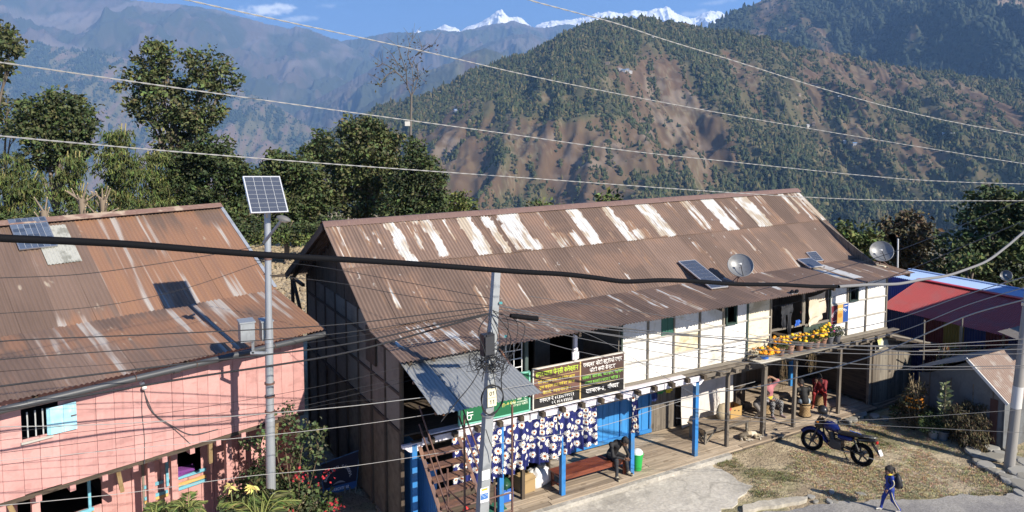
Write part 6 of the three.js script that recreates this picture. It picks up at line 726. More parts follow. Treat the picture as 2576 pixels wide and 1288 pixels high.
{
  const cam = (p) => V(0, EYE, 0).sub(p).normalize();
  let p = hw(2.2, 5.35, -.45); dish('grey satellite dish in the middle of the brown roof beside a solar panel', p, cam(p).add(V(.12, .55, 0)), .385, hw(2.15, roofY(2.15, -.5) + .02, -.5));
  p = hw(9.0, 5.22, -.3); dish('scuffed satellite dish at the right end of the brown roof', p, cam(p).add(V(.1, .5, 0)), .385, hw(9.05, roofY(9, -.38) + .02, -.38));
  p = ahead(2532, 695, 33); dish('small white satellite dish on the pale blue roof at right', p, cam(p).add(V(-.3, .45, 0)), .23, p.clone().add(V(0, -.42, -.05)));
  const q = (u, w, y) => hw(u, roofY(u, w) + y, w), pan = (l, a, b, c, d, nx, ny, lift0, lift1) => { const t = thing('solar_collector', l, 'solar panel'); solarPanel(t, q(...a, lift0), q(...b, lift0), q(...c, lift1), q(...d, lift1), nx, ny, cellDark, .035, mat([.6, .6, .6], .4, { metalness: .5 })); for (const [p, y] of [[a, lift0], [b, lift0], [c, lift1], [d, lift1]]) mesh('leg', rod(q(...p, 0), q(...p, y), .014), M.iron, t); };
  pan('long black solar panel lying below the dish on the brown roof', [.72, -1.62], [1.42, -1.62], [1.42, -.15], [.72, -.15], 4, 8, .16, .12);
  pan('square dark solar panel near the right end of the brown roof', [5.85, -1.3], [6.55, -1.3], [6.55, -.75], [5.85, -.75], 4, 6, .14, .12); pan('smallest solar panel, above the square one on the brown roof', [6.6, -1.55], [7.1, -1.55], [7.1, -1.2], [6.6, -1.2], 3, 5, .12, .1);
  const t = thing('panel_on_post', 'thin solar panel tilted on a white post behind the right roof end', 'solar panel'); const c = ahead(2259, 601, 29.5), b = ahead(2258, 680, 29.5); mesh('post', rod(b, c, .03), mat([.6, .6, .6], .5), t); solarPanel(t, ahead(2235, 589, 29.9), ahead(2249, 589, 29.6), ahead(2282, 611, 29), ahead(2271, 612, 29.3), 3, 6, mat([.35, .36, .38], .25));
  const s = inH('pair_of_shoes', 'pair of dark shoes drying on the edge of the brown roof', 'shoes'); for (const d of [0, .17]) mesh('shoe', blob(.13, .06, .055, 4 + d * 10, .2).rotateY(.5).translate(3.0 + d, roofY(3, .85) + .07, .88 + d * .2), M.rubber, s); mesh('sole', [bx(.24, .015, .09, 3.0, roofY(3, .85) + .035, .88, 0, .5), bx(.24, .015, .09, 3.17, roofY(3, .85) + .035, .91, 0, .5)], mat([.4, .38, .36], .8), s);
}
// ---------------------------------------------------------------- motorcycle, on its side stand
{
  const f = hw(3.54, -.14, 1.22), r = hw(3.93, -.14, 2.74), ax = f.clone().sub(r), WB = ax.length(), k = WB / 1.40; // fitted wheel base
  const t = thing('motorcycle', 'blue and black motorcycle parked on the dry grass with a helmet on its bar', 'motorcycle', r, 0);
  const lean = new THREE.Group(); const rotY = Math.atan2(-ax.z, ax.x); t.rotation.y = rotY;                    // local x runs to the front wheel
  t.scale.setScalar(k); t.rotation.order = 'YXZ'; t.rotation.x = .14;
  const R = .29, blue = mat([.006, .013, .10], .25, { metalness: .2 }), bk = mat([.012, .012, .013], .45), eng = mat([.06, .06, .065], .45, { metalness: .5 }), chrome = mat([.5, .5, .5], .25, { metalness: .9 });
  for (const x of [0, 1.33]) { const w = part(t, 'wheel'); const turn = x ? .22 : 0, mv = (g) => g.rotateY(turn).translate(x, R, 0); mesh('tyre', mv(new THREE.TorusGeometry(R - .045, x ? .045 : .055, 12, 40)), M.rubber, w); mesh('rim', mv(new THREE.TorusGeometry(R - .095, .018, 8, 36)), mat([.05, .05, .055], .35, { metalness: .5 }), w); for (let s = 0; s < 5; s++) mesh('spoke', mv(join([beam(V(0, 0, 0), V(Math.cos(s * 1.2566) * (R - .1), Math.sin(s * 1.2566) * (R - .1), 0), .035, .02, V(0, 0, 1))])), mat([.06, .06, .065], .4, { metalness: .4 }), w); mesh('hub', mv(new THREE.CylinderGeometry(.05, .05, .13, 14).rotateX(Math.PI / 2)), eng, w); }
  const loft = (secs, n = 14) => { const pos = [], idx = []; secs.forEach(([x, y, ry, rz]) => { for (let i = 0; i < n; i++) { const a = i / n * 6.2832, c = Math.cos(a), s = Math.sin(a); pos.push(x, y + Math.sign(s) * Math.pow(Math.abs(s), .8) * ry, Math.sign(c) * Math.pow(Math.abs(c), .8) * rz); } }); for (let j = 0; j < secs.length - 1; j++) for (let i = 0; i < n; i++) { const a = j * n + i, b = j * n + (i + 1) % n; idx.push(a, b, a + n, b, b + n, a + n); } for (const e of [0, secs.length - 1]) for (let i = 1; i < n - 1; i++) idx.push(e * n, e * n + i, e * n + i + 1); const g = new THREE.BufferGeometry(); g.setAttribute('position', new THREE.Float32BufferAttribute(pos, 3)); g.setIndex(idx); g.computeVertexNormals(); return g; };
  const tank = mesh('fuel_tank', loft([[.62, .72, .06, .09], [.70, .77, .10, .13], [.84, .80, .125, .155], [.96, .80, .115, .15], [1.04, .77, .07, .09]]), blue, t); mesh('cap', new THREE.CylinderGeometry(.05, .05, .02, 16).translate(.93, .925, 0), chrome, tank); mesh('decal', [bx(.16, .03, .003, .82, .80, .157), bx(.1, .02, .003, .86, .76, .158)], mat([.4, .42, .5], .4), tank);
  const seat = mesh('seat', loft([[.66, .70, .05, .085], [.5, .705, .055, .12], [.25, .735, .06, .125], [.0, .765, .055, .11], [-.17, .785, .03, .07]]), bk, t); mesh('flame_graphic', [bx(.3, .004, .06, .22, .796, .04, 0, .1, .1), bx(.24, .004, .04, .05, .812, -.04, 0, -.1, .1)], mat([.04, .10, .38], .4), seat);
  mesh('tail', loft([[.1, .66, .05, .1], [-.1, .69, .055, .1], [-.28, .73, .045, .075], [-.34, .74, .02, .05]]), bk, t); mesh('grab_rail', tube([V(-.05, .78, .12), V(-.28, .82, .11), V(-.34, .82, 0), V(-.28, .82, -.11), V(-.05, .78, -.12)], .011), chrome, t); mesh('tail_light', bx(.03, .06, .12, -.35, .70, 0), mat([.45, .01, .01], .3), t);
  mesh('rear_mudguard', [beam(V(-.22, .66, 0), V(-.44, .42, 0), .13, .02, V(1, 0, 0))], bk, t); mesh('number_plate', bx(.012, .15, .19, -.455, .47, 0, 0, 0, -.5), mat([.72, .70, .72], .5), t);
  mesh('side_panel', [loft([[.62, .6, .06, .11], [.45, .6, .08, .12], [.25, .62, .06, .11]])], blue, t);
  mesh('engine', [bx(.3, .22, .22, .66, .38, 0), new THREE.CylinderGeometry(.075, .08, .22, 14).rotateZ(-.25).translate(.80, .54, 0), ...[0, 1, 2, 3].map((i) => bx(.19, .012, .19, .79 + i * .008, .48 + i * .04, 0, 0, 0, -.25)), new THREE.CylinderGeometry(.1, .1, .27, 16).rotateX(Math.PI / 2).translate(.6, .36, 0)], eng, t); mesh('cowl', [loft([[.86, .33, .05, .1], [.98, .42, .07, .11], [1.05, .55, .05, .09]])], blue, t);
  mesh('exhaust', [tube([V(.86, .45, .06), V(.9, .28, .09), V(.6, .2, .12), V(.3, .24, .14)], .022, 8), rod(V(.32, .24, .14), V(-.12, .36, .16), .045, .055, 12)], chrome, t); mesh('frame', [tube([V(1.06, .78, 0), V(.9, .62, 0), V(.55, .62, 0), V(.2, .62, 0)], .025), tube([V(1.06, .72, 0), V(.96, .4, 0), V(.8, .25, 0), V(.45, .27, 0)], .022), rod(V(0, R, .07), V(.45, .36, .07), .022), rod(V(0, R, -.07), V(.45, .36, -.07), .022)], bk, t); mesh('shock_absorber', [rod(V(.05, .36, .09), V(.2, .64, .09), .028), rod(V(.05, .36, -.09), V(.2, .64, -.09), .028)], bk, t);
  mesh('front_fork', [rod(V(1.33, R, .075), V(1.08, .86, .07), .022), rod(V(1.33, R, -.075), V(1.08, .86, -.07), .022)], mat([.04, .04, .045], .3), t); mesh('front_mudguard', (() => { const g = new THREE.TorusGeometry(R + .015, .06, 6, 16, 1.9); g.scale(1, 1, 1.1); return g.rotateZ(.55).rotateY(.22).translate(1.33, R, 0); })(), blue, t);
  mesh('headlight_fairing', loft([[1.04, .80, .1, .08], [1.12, .80, .15, .13], [1.22, .77, .12, .11], [1.27, .74, .06, .07]]), bk, t); mesh('headlight', new THREE.SphereGeometry(.085, 14, 10).scale(.5, 1, 1.1).translate(1.245, .76, 0), mat([.5, .52, .55], .1), t); mesh('windscreen', bx(.012, .14, .17, 1.17, .95, 0, 0, 0, .5), mat([.05, .05, .06], .15), t);
  mesh('handlebar', tube([V(.93, .98, .35), V(1.0, 1.0, .2), V(1.06, .93, .08), V(1.06, .93, -.08), V(1.0, 1.0, -.2), V(.93, .98, -.35)], .013), bk, t); for (const s of [-1, 1]) { mesh('grip', rod(V(.97, .99, s * .24), V(.92, .98, s * .37), .019), M.rubber, t); const mr = mesh('mirror', rod(V(1.02, 1.0, s * .2), V(1.0, 1.14, s * .27), .007), bk, t); mesh('mirror_glass', bx(.02, .07, .11, 1.0, 1.17, s * .29), bk, mr); mesh('indicator', bx(.05, .03, .06, 1.16, .84, s * .16), mat([.6, .2, .02], .3), t); }
  mesh('side_stand', [rod(V(.52, .26, .1), V(.46, .02, .22), .013), rod(V(.46, .02, .22), V(.42, .0, .25), .02)], eng, t); mesh('footrest', [rod(V(.5, .3, -.2), V(.5, .3, .2), .014), rod(V(.2, .36, -.18), V(.2, .36, .18), .012)], bk, t); mesh('chain_guard', bx(.42, .06, .02, .22, .34, .09), bk, t); mesh('disc_guard', bx(.14, .012, .03, -.3, .3, -.13), mat([.4, .4, .4], .3), t);
  const hp = V(1.0, 1.24, .30).multiplyScalar(k); t.updateMatrixWorld(); const wp = V(1.0, 1.22, -.27).applyMatrix4(t.matrixWorld);
  const h = thing('helmet', 'round black helmet perched on the motorcycle mirror', 'helmet', wp); mesh('shell', new THREE.SphereGeometry(.145, 24, 16, 0, 6.3, 0, 2.15).scale(1, .98, 1.12), mat([.02, .02, .021], .35), h); mesh('visor', new THREE.SphereGeometry(.148, 20, 8, -.7, 1.4, 1.25, .6).scale(1, .98, 1.12).rotateY(-.9), mat([.01, .01, .012], .08), h); mesh('trim', new THREE.TorusGeometry(.122, .012, 6, 28).rotateX(Math.PI / 2).scale(1, 1, 1.12).translate(0, -.08, 0), M.rubber, h);
}
// ---------------------------------------------------------------- people: one skin meshed from joints joined smoothly
function skinned(bones, N, k = .025, pad = .03) {                     // bones: [x0,y0,z0,r0, x1,y1,z1,r1, colour | colour fn]
  let lo = [1e9, 1e9, 1e9], hi = [-1e9, -1e9, -1e9]; for (const b of bones) for (const [i, r] of [[0, b[3]], [4, b[7]]]) for (let a = 0; a < 3; a++) { lo[a] = Math.min(lo[a], b[i + a] - r - pad); hi[a] = Math.max(hi[a], b[i + a] + r + pad); }
  const mc = new MarchingCubes(N, new THREE.MeshBasicMaterial(), false, false, 60000); mc.isolation = 0; const half = N / 2, sc = lo.map((l, a) => (hi[a] - l) / 2), ce = lo.map((l, a) => (hi[a] + l) / 2), K = 1 / k;
  const pre = bones.map((b) => { const dx = b[4] - b[0], dy = b[5] - b[1], dz = b[6] - b[2], L = dx * dx + dy * dy + dz * dz || 1e-9; return [b[0], b[1], b[2], dx, dy, dz, 1 / L, b[3], b[7] - b[3]]; });
  const dist = (q, x, y, z) => { const ax = x - q[0], ay = y - q[1], az = z - q[2]; let t = (ax * q[3] + ay * q[4] + az * q[5]) * q[6]; t = t < 0 ? 0 : t > 1 ? 1 : t; const ex = ax - q[3] * t, ey = ay - q[4] * t, ez = az - q[5] * t; return Math.sqrt(ex * ex + ey * ey + ez * ez) - q[7] - q[8] * t; };
  for (let iz = 0; iz < N; iz++) for (let iy = 0; iy < N; iy++) for (let ix = 0; ix < N; ix++) { const x = ce[0] + (ix - half) / half * sc[0], y = ce[1] + (iy - half) / half * sc[1], z = ce[2] + (iz - half) / half * sc[2]; let d = 9; for (const q of pre) { const e = dist(q, x, y, z), h = k - Math.abs(d - e); d = d < e ? d : e; if (h > 0) d -= h * h * K * .25; } mc.field[iz * N * N + iy * N + ix] = -d; }
  mc.update(); const n = mc.count ?? mc.geometry.drawRange.count, P = new Float32Array(n * 3); for (let i = 0; i < n; i++) for (let a = 0; a < 3; a++) P[i * 3 + a] = ce[a] + mc.positionArray[i * 3 + a] * sc[a];
  let g = new THREE.BufferGeometry(); g.setAttribute('position', new THREE.BufferAttribute(P, 3)); g = mergeVertices(g, 1e-4); g.computeVertexNormals(); const q = g.attributes.position, col = new Float32Array(q.count * 3);
  for (let i = 0; i < q.count; i++) { const x = q.getX(i), y = q.getY(i), z = q.getZ(i); let best = 9, bi = 0; pre.forEach((b, j) => { const e = dist(b, x, y, z); if (e < best) { best = e; bi = j; } }); let c = bones[bi][8]; if (typeof c === 'function') c = c(x, y, z); col[i * 3] = c[0]; col[i * 3 + 1] = c[1]; col[i * 3 + 2] = c[2]; } g.setAttribute('color', new THREE.BufferAttribute(col, 3)); return g;
}
const skinM = mat([1, 1, 1], .75, { vertexColors: true }), bone = (a, ra, b, rb, c) => [a.x, a.y, a.z, ra, b.x, b.y, b.z, rb, c];
function handGeo(wr, dir, nrm, s, curl, c) {                           // wrist, pointing direction, palm normal
  dir = dir.clone().normalize(); const side = new THREE.Vector3().crossVectors(dir, nrm).normalize(), n = new THREE.Vector3().crossVectors(side, dir).normalize(), P = (f, sd, h) => wr.clone().addScaledVector(dir, f * s).addScaledVector(side, sd * s).addScaledVector(n, h * s), b = [];
  b.push(bone(P(-.02, 0, 0), .026 * s, P(.07, .018, 0), .026 * s, c), bone(P(-.02, 0, 0), .026 * s, P(.07, -.02, 0), .025 * s, c));
  [.034, .012, -.011, -.033].forEach((o, i) => { const L = [.068, .078, .072, .055][i], a = P(.085, o, 0), m = P(.085 + L * .55 * Math.cos(curl), o * 1.12, L * .55 * Math.sin(curl)), e = P(.085 + L * .55 * Math.cos(curl) + L * .5 * Math.cos(curl * 2.2), o * 1.15, L * .55 * Math.sin(curl) + L * .5 * Math.sin(curl * 2.2)); b.push(bone(a, .0105 * s, m, .0095 * s, c), bone(m, .0095 * s, e, .008 * s, c)); });
  b.push(bone(P(.01, .025, .0), .015 * s, P(.045, .055, .015), .0115 * s, c), bone(P(.045, .055, .015), .0115 * s, P(.075, .062, .03), .009 * s, c)); return skinned(b, 44, .008, .012);
}
function headGeo(H, face, up, s, c) {                                  // centre of the head, where it looks, crown direction
  const f = face.clone().normalize(), u = up.clone().addScaledVector(f, -up.dot(f)).normalize(), r = new THREE.Vector3().crossVectors(u, f).normalize(), P = (a, b, d) => H.clone().addScaledVector(r, a * s).addScaledVector(u, b * s).addScaledVector(f, d * s), b = [], sk = c.skin, hr = c.hair, dk = [.02, .015, .012], lip = [sk[0] * .75, sk[1] * .5, sk[2] * .5];
  b.push(bone(P(0, .03, -.02), .092 * s, P(0, .02, .01), .083 * s, sk), bone(P(0, -.04, .02), .066 * s, P(0, -.085, .045), .036 * s, sk), bone(P(-.03, -.045, .04), .04 * s, P(.03, -.045, .04), .04 * s, sk), bone(P(0, .01, .082), .011 * s, P(0, -.028, .104), .014 * s, sk));
  for (const q of [-1, 1]) b.push(bone(P(q * .034, .012, .083), .0115 * s, P(q * .036, .012, .083), .0115 * s, dk), bone(P(q * .02, .034, .088), .006 * s, P(q * .05, .032, .078), .005 * s, hr), bone(P(q * .088, .01, -.01), .016 * s, P(q * .09, -.02, -.005), .012 * s, sk), bone(P(q * .05, -.02, .06), .02 * s, P(q * .05, -.02, .06), .02 * s, sk));
  b.push(bone(P(-.018, -.057, .086), .007 * s, P(.018, -.057, .086), .007 * s, lip));
  b.push(bone(P(0, .055, -.035), .092 * s, P(0, .06, .012), .078 * s, hr), bone(P(0, .0, -.05), .083 * s, P(0, -.05, -.055), .06 * s, hr), bone(P(-.07, .04, .0), .038 * s, P(-.07, -.005, -.03), .035 * s, hr), bone(P(.07, .04, .0), .038 * s, P(.07, -.005, -.03), .035 * s, hr)); for (const e of c.extraHair ?? []) b.push(bone(P(...e[0]), e[1] * s, P(...e[2]), e[3] * s, hr));
  return skinned(b, 60, .014, .02);
}
function person(label, pos, turn, J, c, s = 1, fat = 1) {
  const t = thing('person', label, 'person', pos, turn), v = (a) => V(...a), b = [], g = fat, X = (q) => v(J[q]);
  const pel = X('pelvis'), ch = X('chest'), nk = X('neck'), hd = X('head'), mid = pel.clone().lerp(ch, .5);
  b.push(bone(pel, .125 * s * g, mid, .12 * s * g, c.hem ?? c.top), bone(mid, .12 * s * g, ch, .13 * s * g, c.top), bone(ch, .12 * s * g, ch.clone().lerp(nk, .75), .062 * s, c.top), bone(ch.clone().lerp(nk, .75), .05 * s, hd.clone().lerp(nk, .5), .045 * s, c.collar ?? c.skin), bone(nk, .045 * s, hd, .05 * s, c.skin));
  for (const q of ['L', 'R']) {
    const sh = X('sh' + q), el = X('el' + q), wr = X('wr' + q), hp = X('hip' + q), kn = X('kn' + q), an = X('an' + q), to = X('to' + q);
    b.push(bone(ch.clone().lerp(nk, .35), .07 * s, sh, .062 * s * g, c.top), bone(sh, .06 * s * g, el, .045 * s * g, c.sleeve ?? c.top), bone(el, .043 * s, wr, .03 * s, c.fore ?? c.top), bone(pel, .1 * s * g, hp, .1 * s * g, c.seat ?? c.leg), bone(hp, .09 * s * g, kn, .062 * s * g, c.leg), bone(kn, .06 * s * g, an, .042 * s, c.leg), bone(an, .04 * s, an.clone().lerp(to, .25).add(V(0, -.03 * s, 0)), .038 * s, c.shoe), bone(an.clone().add(V(0, -.035 * s, 0)), .036 * s, to, .03 * s, c.shoe));
  }
  const parts = [skinned(b, 84, .03), headGeo(hd, v(J.face), J.up ? v(J.up) : V(0, 1, 0), s * (c.headScale ?? 1), c)];
  for (const q of ['L', 'R']) { const wr = X('wr' + q), el = X('el' + q), d = J['hand' + q] ? v(J['hand' + q]) : wr.clone().sub(el); parts.push(handGeo(wr, d, J['palm' + q] ? v(J['palm' + q]) : V(0, -1, .1), s, J.curl ?? .7, c.skin)); }
  mesh('body', parts, skinM, t); return t;
}
const SK = [.27, .15, .095], HR = [.012, .010, .010];
{ // man bent over his phone on the bench
  const t = person('person in black jacket and dark jeans bent over a phone on the red bench', hw(-2.78, 0, -.33), HT, { pelvis: [0, .53, -.06], chest: [.05, .86, .14], neck: [.1, .97, .25], head: [.15, .99, .36], face: [.1, -.65, .75], up: [.1, .75, .65], shL: [-.15, .9, .13], elL: [-.21, .63, .30], wrL: [.05, .56, .46], shR: [.24, .87, .18], elR: [.29, .6, .34], wrR: [.16, .55, .49], hipL: [-.1, .52, .0], knL: [-.14, .5, .36], anL: [-.15, .08, .40], toL: [-.2, .025, .56], hipR: [.11, .52, 0], knR: [.2, .52, .34], anR: [.27, .12, .36], toR: [.33, .05, .50], handL: [.8, -.1, .5], handR: [-.5, .0, .6], palmL: [.2, .6, .6], palmR: [-.2, .6, .6], curl: .8 }, { top: [.012, .012, .014], leg: [.03, .032, .038], shoe: [.35, .31, .22], skin: SK, hair: HR, collar: [.012, .012, .014] }, 1.02, 1.0);
  mesh('phone', bx(.075, .012, .15, .13, .575, .56, -.5, .4), mat([.01, .01, .012], .15), t); mesh('shoe_stripe', [bx(.05, .02, .1, -.18, .062, .5, 0, -.3), bx(.05, .02, .1, .31, .085, .45, 0, .4)], mat([.02, .02, .02], .7), t);
}
{ // woman in pink, hands on her head
  const chk = (x, y, z) => { const a = Math.floor(x / .045) + Math.floor((y + z * .6) / .045); return (Math.floor(x / .045) % 2 === 0) !== (Math.floor((y - z) / .045) % 2 === 0) ? [.28, .28, .28] : [.035, .036, .04]; };
  person('person in pink jumper and checked trousers with both hands on their head', hw(4.42, 0, -1.2), HT - .1, { pelvis: [0, .5, .0], chest: [.0, .84, .03], neck: [.0, .99, .04], head: [-.02, 1.12, .07], face: [-.15, -.25, 1], shL: [-.18, .93, .03], elL: [-.33, 1.1, .14], wrL: [-.13, 1.25, .09], shR: [.18, .93, .03], elR: [.34, 1.12, .12], wrR: [.12, 1.26, .06], hipL: [-.11, .48, .04], knL: [-.14, .48, .42], anL: [-.12, .09, .40], toL: [-.15, .03, .56], hipR: [.11, .48, .04], knR: [.20, .47, .44], anR: [.24, .09, .42], toR: [.28, .03, .58], handL: [.9, .2, -.2], handR: [-.9, .2, -.2], palmL: [0, -1, 0], palmR: [0, -1, 0], curl: .35 }, { top: [.40, .15, .17], hem: [.60, .47, .03], leg: chk, seat: [.55, .44, .03], fore: [.32, .19, .13], shoe: [.24, .18, .19], skin: SK, hair: HR }, 1.05, 1.36);
}
person('small person in grey trousers leaning over beside the pink-clad woman', hw(3.82, 0, -1.02), HT + .35, { pelvis: [-.02, .5, -.06], chest: [.03, .70, .10], neck: [.06, .78, .17], head: [.08, .86, .24], face: [.25, -.45, .8], shL: [-.1, .73, .12], elL: [.02, .66, .30], wrL: [.2, .66, .38], shR: [.16, .72, .08], elR: [.33, .66, .14], wrR: [.5, .70, .16], hipL: [-.09, .48, -.06], knL: [-.05, .26, .10], anL: [-.06, .07, -.08], toL: [-.04, .025, .06], hipR: [.07, .48, -.06], knR: [.14, .26, .14], anR: [.2, .07, .02], toR: [.24, .025, .15], curl: .5 }, { top: [.05, .05, .06], sleeve: [.25, .25, .26], fore: SK, leg: [.16, .145, .135], shoe: [.12, .1, .09], skin: SK, hair: [.02, .016, .014] }, .82, 1.05);
person('person in black top seen from behind on a cane stool', hw(5.36, 0, -.42), HT + Math.PI - .5, { pelvis: [0, .5, 0], chest: [.02, .82, .12], neck: [.04, .95, .18], head: [.08, 1.05, .22], face: [.9, -.2, .2], shL: [-.17, .87, .12], elL: [-.22, .64, .26], wrL: [-.08, .58, .45], shR: [.19, .86, .1], elR: [.26, .62, .22], wrR: [.12, .57, .42], hipL: [-.1, .48, .04], knL: [-.13, .46, .40], anL: [-.14, .08, .38], toL: [-.16, .03, .54], hipR: [.1, .48, .04], knR: [.15, .46, .4], anR: [.16, .08, .38], toR: [.18, .03, .54] }, { top: [.010, .010, .011], leg: [.10, .12, .15], seat: [.30, .38, .45], shoe: [.05, .05, .05], skin: SK, hair: HR }, .98, 1.08);
person('person in red tunic and red trousers resting head in hands on a stool', hw(6.62, 0, -.82), HT - .95, { pelvis: [.02, .5, -.05], chest: [.0, .84, .12], neck: [.0, .97, .20], head: [-.03, 1.06, .29], face: [-.1, -.55, .8], shL: [-.18, .89, .12], elL: [-.16, .68, .36], wrL: [-.1, .93, .42], shR: [.18, .88, .12], elR: [.18, .66, .36], wrR: [.07, .92, .43], hipL: [-.11, .49, .0], knL: [-.16, .5, .38], anL: [-.17, .1, .36], toL: [-.2, .03, .52], hipR: [.11, .49, .0], knR: [.18, .5, .38], anR: [.2, .1, .36], toR: [.22, .03, .52], handL: [.1, 1, -.1], handR: [-.1, 1, -.1], palmL: [.3, 0, -1], palmR: [-.3, 0, -1], curl: .4 }, { top: [.17, .014, .02], leg: [.26, .018, .016], shoe: [.3, .1, .05], skin: SK, hair: HR, extraHair: [[[0, .02, -.08], .06, [0, -.02, -.12], .045]] }, 1.0, 1.15);
person('person standing behind the flowered curtain, only jeans and shoes showing', hw(-4.5, 0, -1.35), HT + .3, { pelvis: [0, .92, 0], chest: [0, 1.25, 0], neck: [0, 1.45, 0], head: [0, 1.58, .02], face: [0, -.1, 1], shL: [-.18, 1.37, 0], elL: [-.24, 1.1, .02], wrL: [-.22, .86, .1], shR: [.18, 1.37, 0], elR: [.24, 1.1, .02], wrR: [.22, .86, .1], hipL: [-.1, .88, 0], knL: [-.11, .48, .03], anL: [-.12, .08, 0], toL: [-.14, .03, .16], hipR: [.1, .88, 0], knR: [.11, .48, .03], anR: [.12, .08, 0], toR: [.14, .03, .16] }, { top: [.05, .05, .06], leg: [.03, .06, .19], shoe: [.42, .38, .34], skin: SK, hair: HR }, 1, 1);
{ // schoolgirl walking
  const base = gnd(2237, 1286, -.118), stripe = [.52, .47, .30], bl = [.012, .035, .23], side = (a) => (x, y, z) => (Math.sign(a) * x > .055 + .02 ? stripe : bl);
  const S = .70, J0 = { pelvis: [0, .92, 0], chest: [0, 1.24, .03], neck: [0, 1.42, .05], head: [0, 1.545, .08], face: [.05, -.25, 1], shL: [-.17, 1.36, .03], elL: [-.22, 1.1, -.06], wrL: [-.18, .9, .1], shR: [.17, 1.36, .03], elR: [.23, 1.1, .0], wrR: [.2, .92, .18], hipL: [-.09, .88, 0], knL: [-.1, .48, .18], anL: [-.1, .09, .26], toL: [-.1, .035, .42], hipR: [.09, .88, 0], knR: [.1, .47, -.06], anR: [.1, .12, -.32], toR: [.1, .035, -.2] };
  const J = {}; for (const q in J0) J[q] = q === 'face' ? J0[q] : J0[q].map((a) => a * S); J.curl = .7;
  const t = person('person walking in blue tracksuit with a black school backpack and ponytail', base, -Math.PI / 2 - .05, J, { top: bl, leg: bl, shoe: [.62, .58, .5], skin: SK, hair: HR, collar: [.62, .48, .02], headScale: 1.28, extraHair: [[[0, .07, -.1], .035, [0, .03, -.16], .032], [[0, .03, -.16], .032, [0, -.1, -.17], .02]] }, S, 1.08);
  mesh('stripe', [-1, 1].map((q) => tube([V(q * .13, .93, .03), V(q * .205, .86, .0), V(q * .2, .76, q > 0 ? .02 : -.03), V(q * .185, .68, q > 0 ? .1 : .05)], .014, 5)).concat([tube([V(.115, .62, .03), V(.122, .35, -.05), V(.108, .1, -.2)], .013, 5), tube([V(-.122, .6, .02), V(-.126, .34, .12), V(-.106, .1, .17)], .013, 5)]), mat(stripe, .8), t);
  const bp = mesh('backpack', (() => { const g = blob(.155, .21, .1, 6, .08); return g.translate(0, .80, -.17); })(), mat([.015, .015, .018], .6), t); mesh('pocket', blob(.11, .1, .05, 2, .08).translate(0, .71, -.25), mat([.02, .02, .023], .5), bp); mesh('badge', bx(.03, .03, .01, .06, .86, -.262), mat([.5, .5, .55], .4), bp); mesh('strap', [tube([V(-.09, .96, -.08), V(-.1, .97, .03), V(-.1, .85, .1), V(-.11, .72, -.05)], .014, 5), tube([V(.09, .96, -.08), V(.1, .97, .03), V(.1, .85, .1), V(.11, .72, -.05)], .014, 5)], mat([.02, .02, .02], .7), bp); mesh('collar', new THREE.TorusGeometry(.055, .016, 6, 18).rotateX(Math.PI / 2).translate(0, .985, .035), mat([.62, .48, .02], .8), t);
}
{ // dog asleep under the low table
  const tan = [.40, .33, .22], cream = [.52, .46, .36], dark = [.10, .08, .055], B = (a, ra, b, rb, c) => bone(V(...a), ra, V(...b), rb, c), patch = (x, y, z) => fbm(x * 9 + 3, y * 9 + z * 7, 3) > .55 ? dark : tan;
  const t = thing('dog', 'tan and cream dog asleep on the deck by the low table', 'dog', hw(2.38, .0, -.12), HT - .15);
  mesh('body', skinned([B([-.22, .09, 0], .085, [.05, .10, 0], .095, patch), B([.05, .10, 0], .092, [.22, .085, .02], .08, cream), B([-.22, .1, 0], .07, [-.34, .1, .06], .05, patch), B([-.34, .09, .07], .055, [-.36, .07, .1], .05, dark), B([-.36, .06, .1], .04, [-.37, .04, .19], .022, cream), B([-.31, .12, .03], .016, [-.29, .08, -.03], .012, dark), B([-.34, .12, .12], .016, [-.31, .07, .14], .012, dark), B([-.18, .06, .06], .042, [-.15, .035, .2], .026, tan), B([-.15, .035, .2], .025, [-.05, .025, .28], .02, cream), B([-.2, .05, .0], .04, [-.24, .03, .2], .024, tan), B([-.24, .03, .2], .022, [-.17, .022, .3], .018, cream), B([.2, .07, .05], .062, [.14, .04, .2], .034, tan), B([.14, .04, .2], .03, [.26, .03, .26], .022, tan), B([.26, .03, .26], .022, [.2, .02, .33], .018, cream), B([.22, .06, .0], .06, [.3, .04, .14], .032, tan), B([.3, .04, .14], .028, [.4, .025, .2], .02, cream), B([.27, .08, .0], .025, [.42, .04, .1], .018, tan), B([.42, .04, .1], .018, [.55, .025, .12], .012, cream)], 90, .02), skinM, t);
}
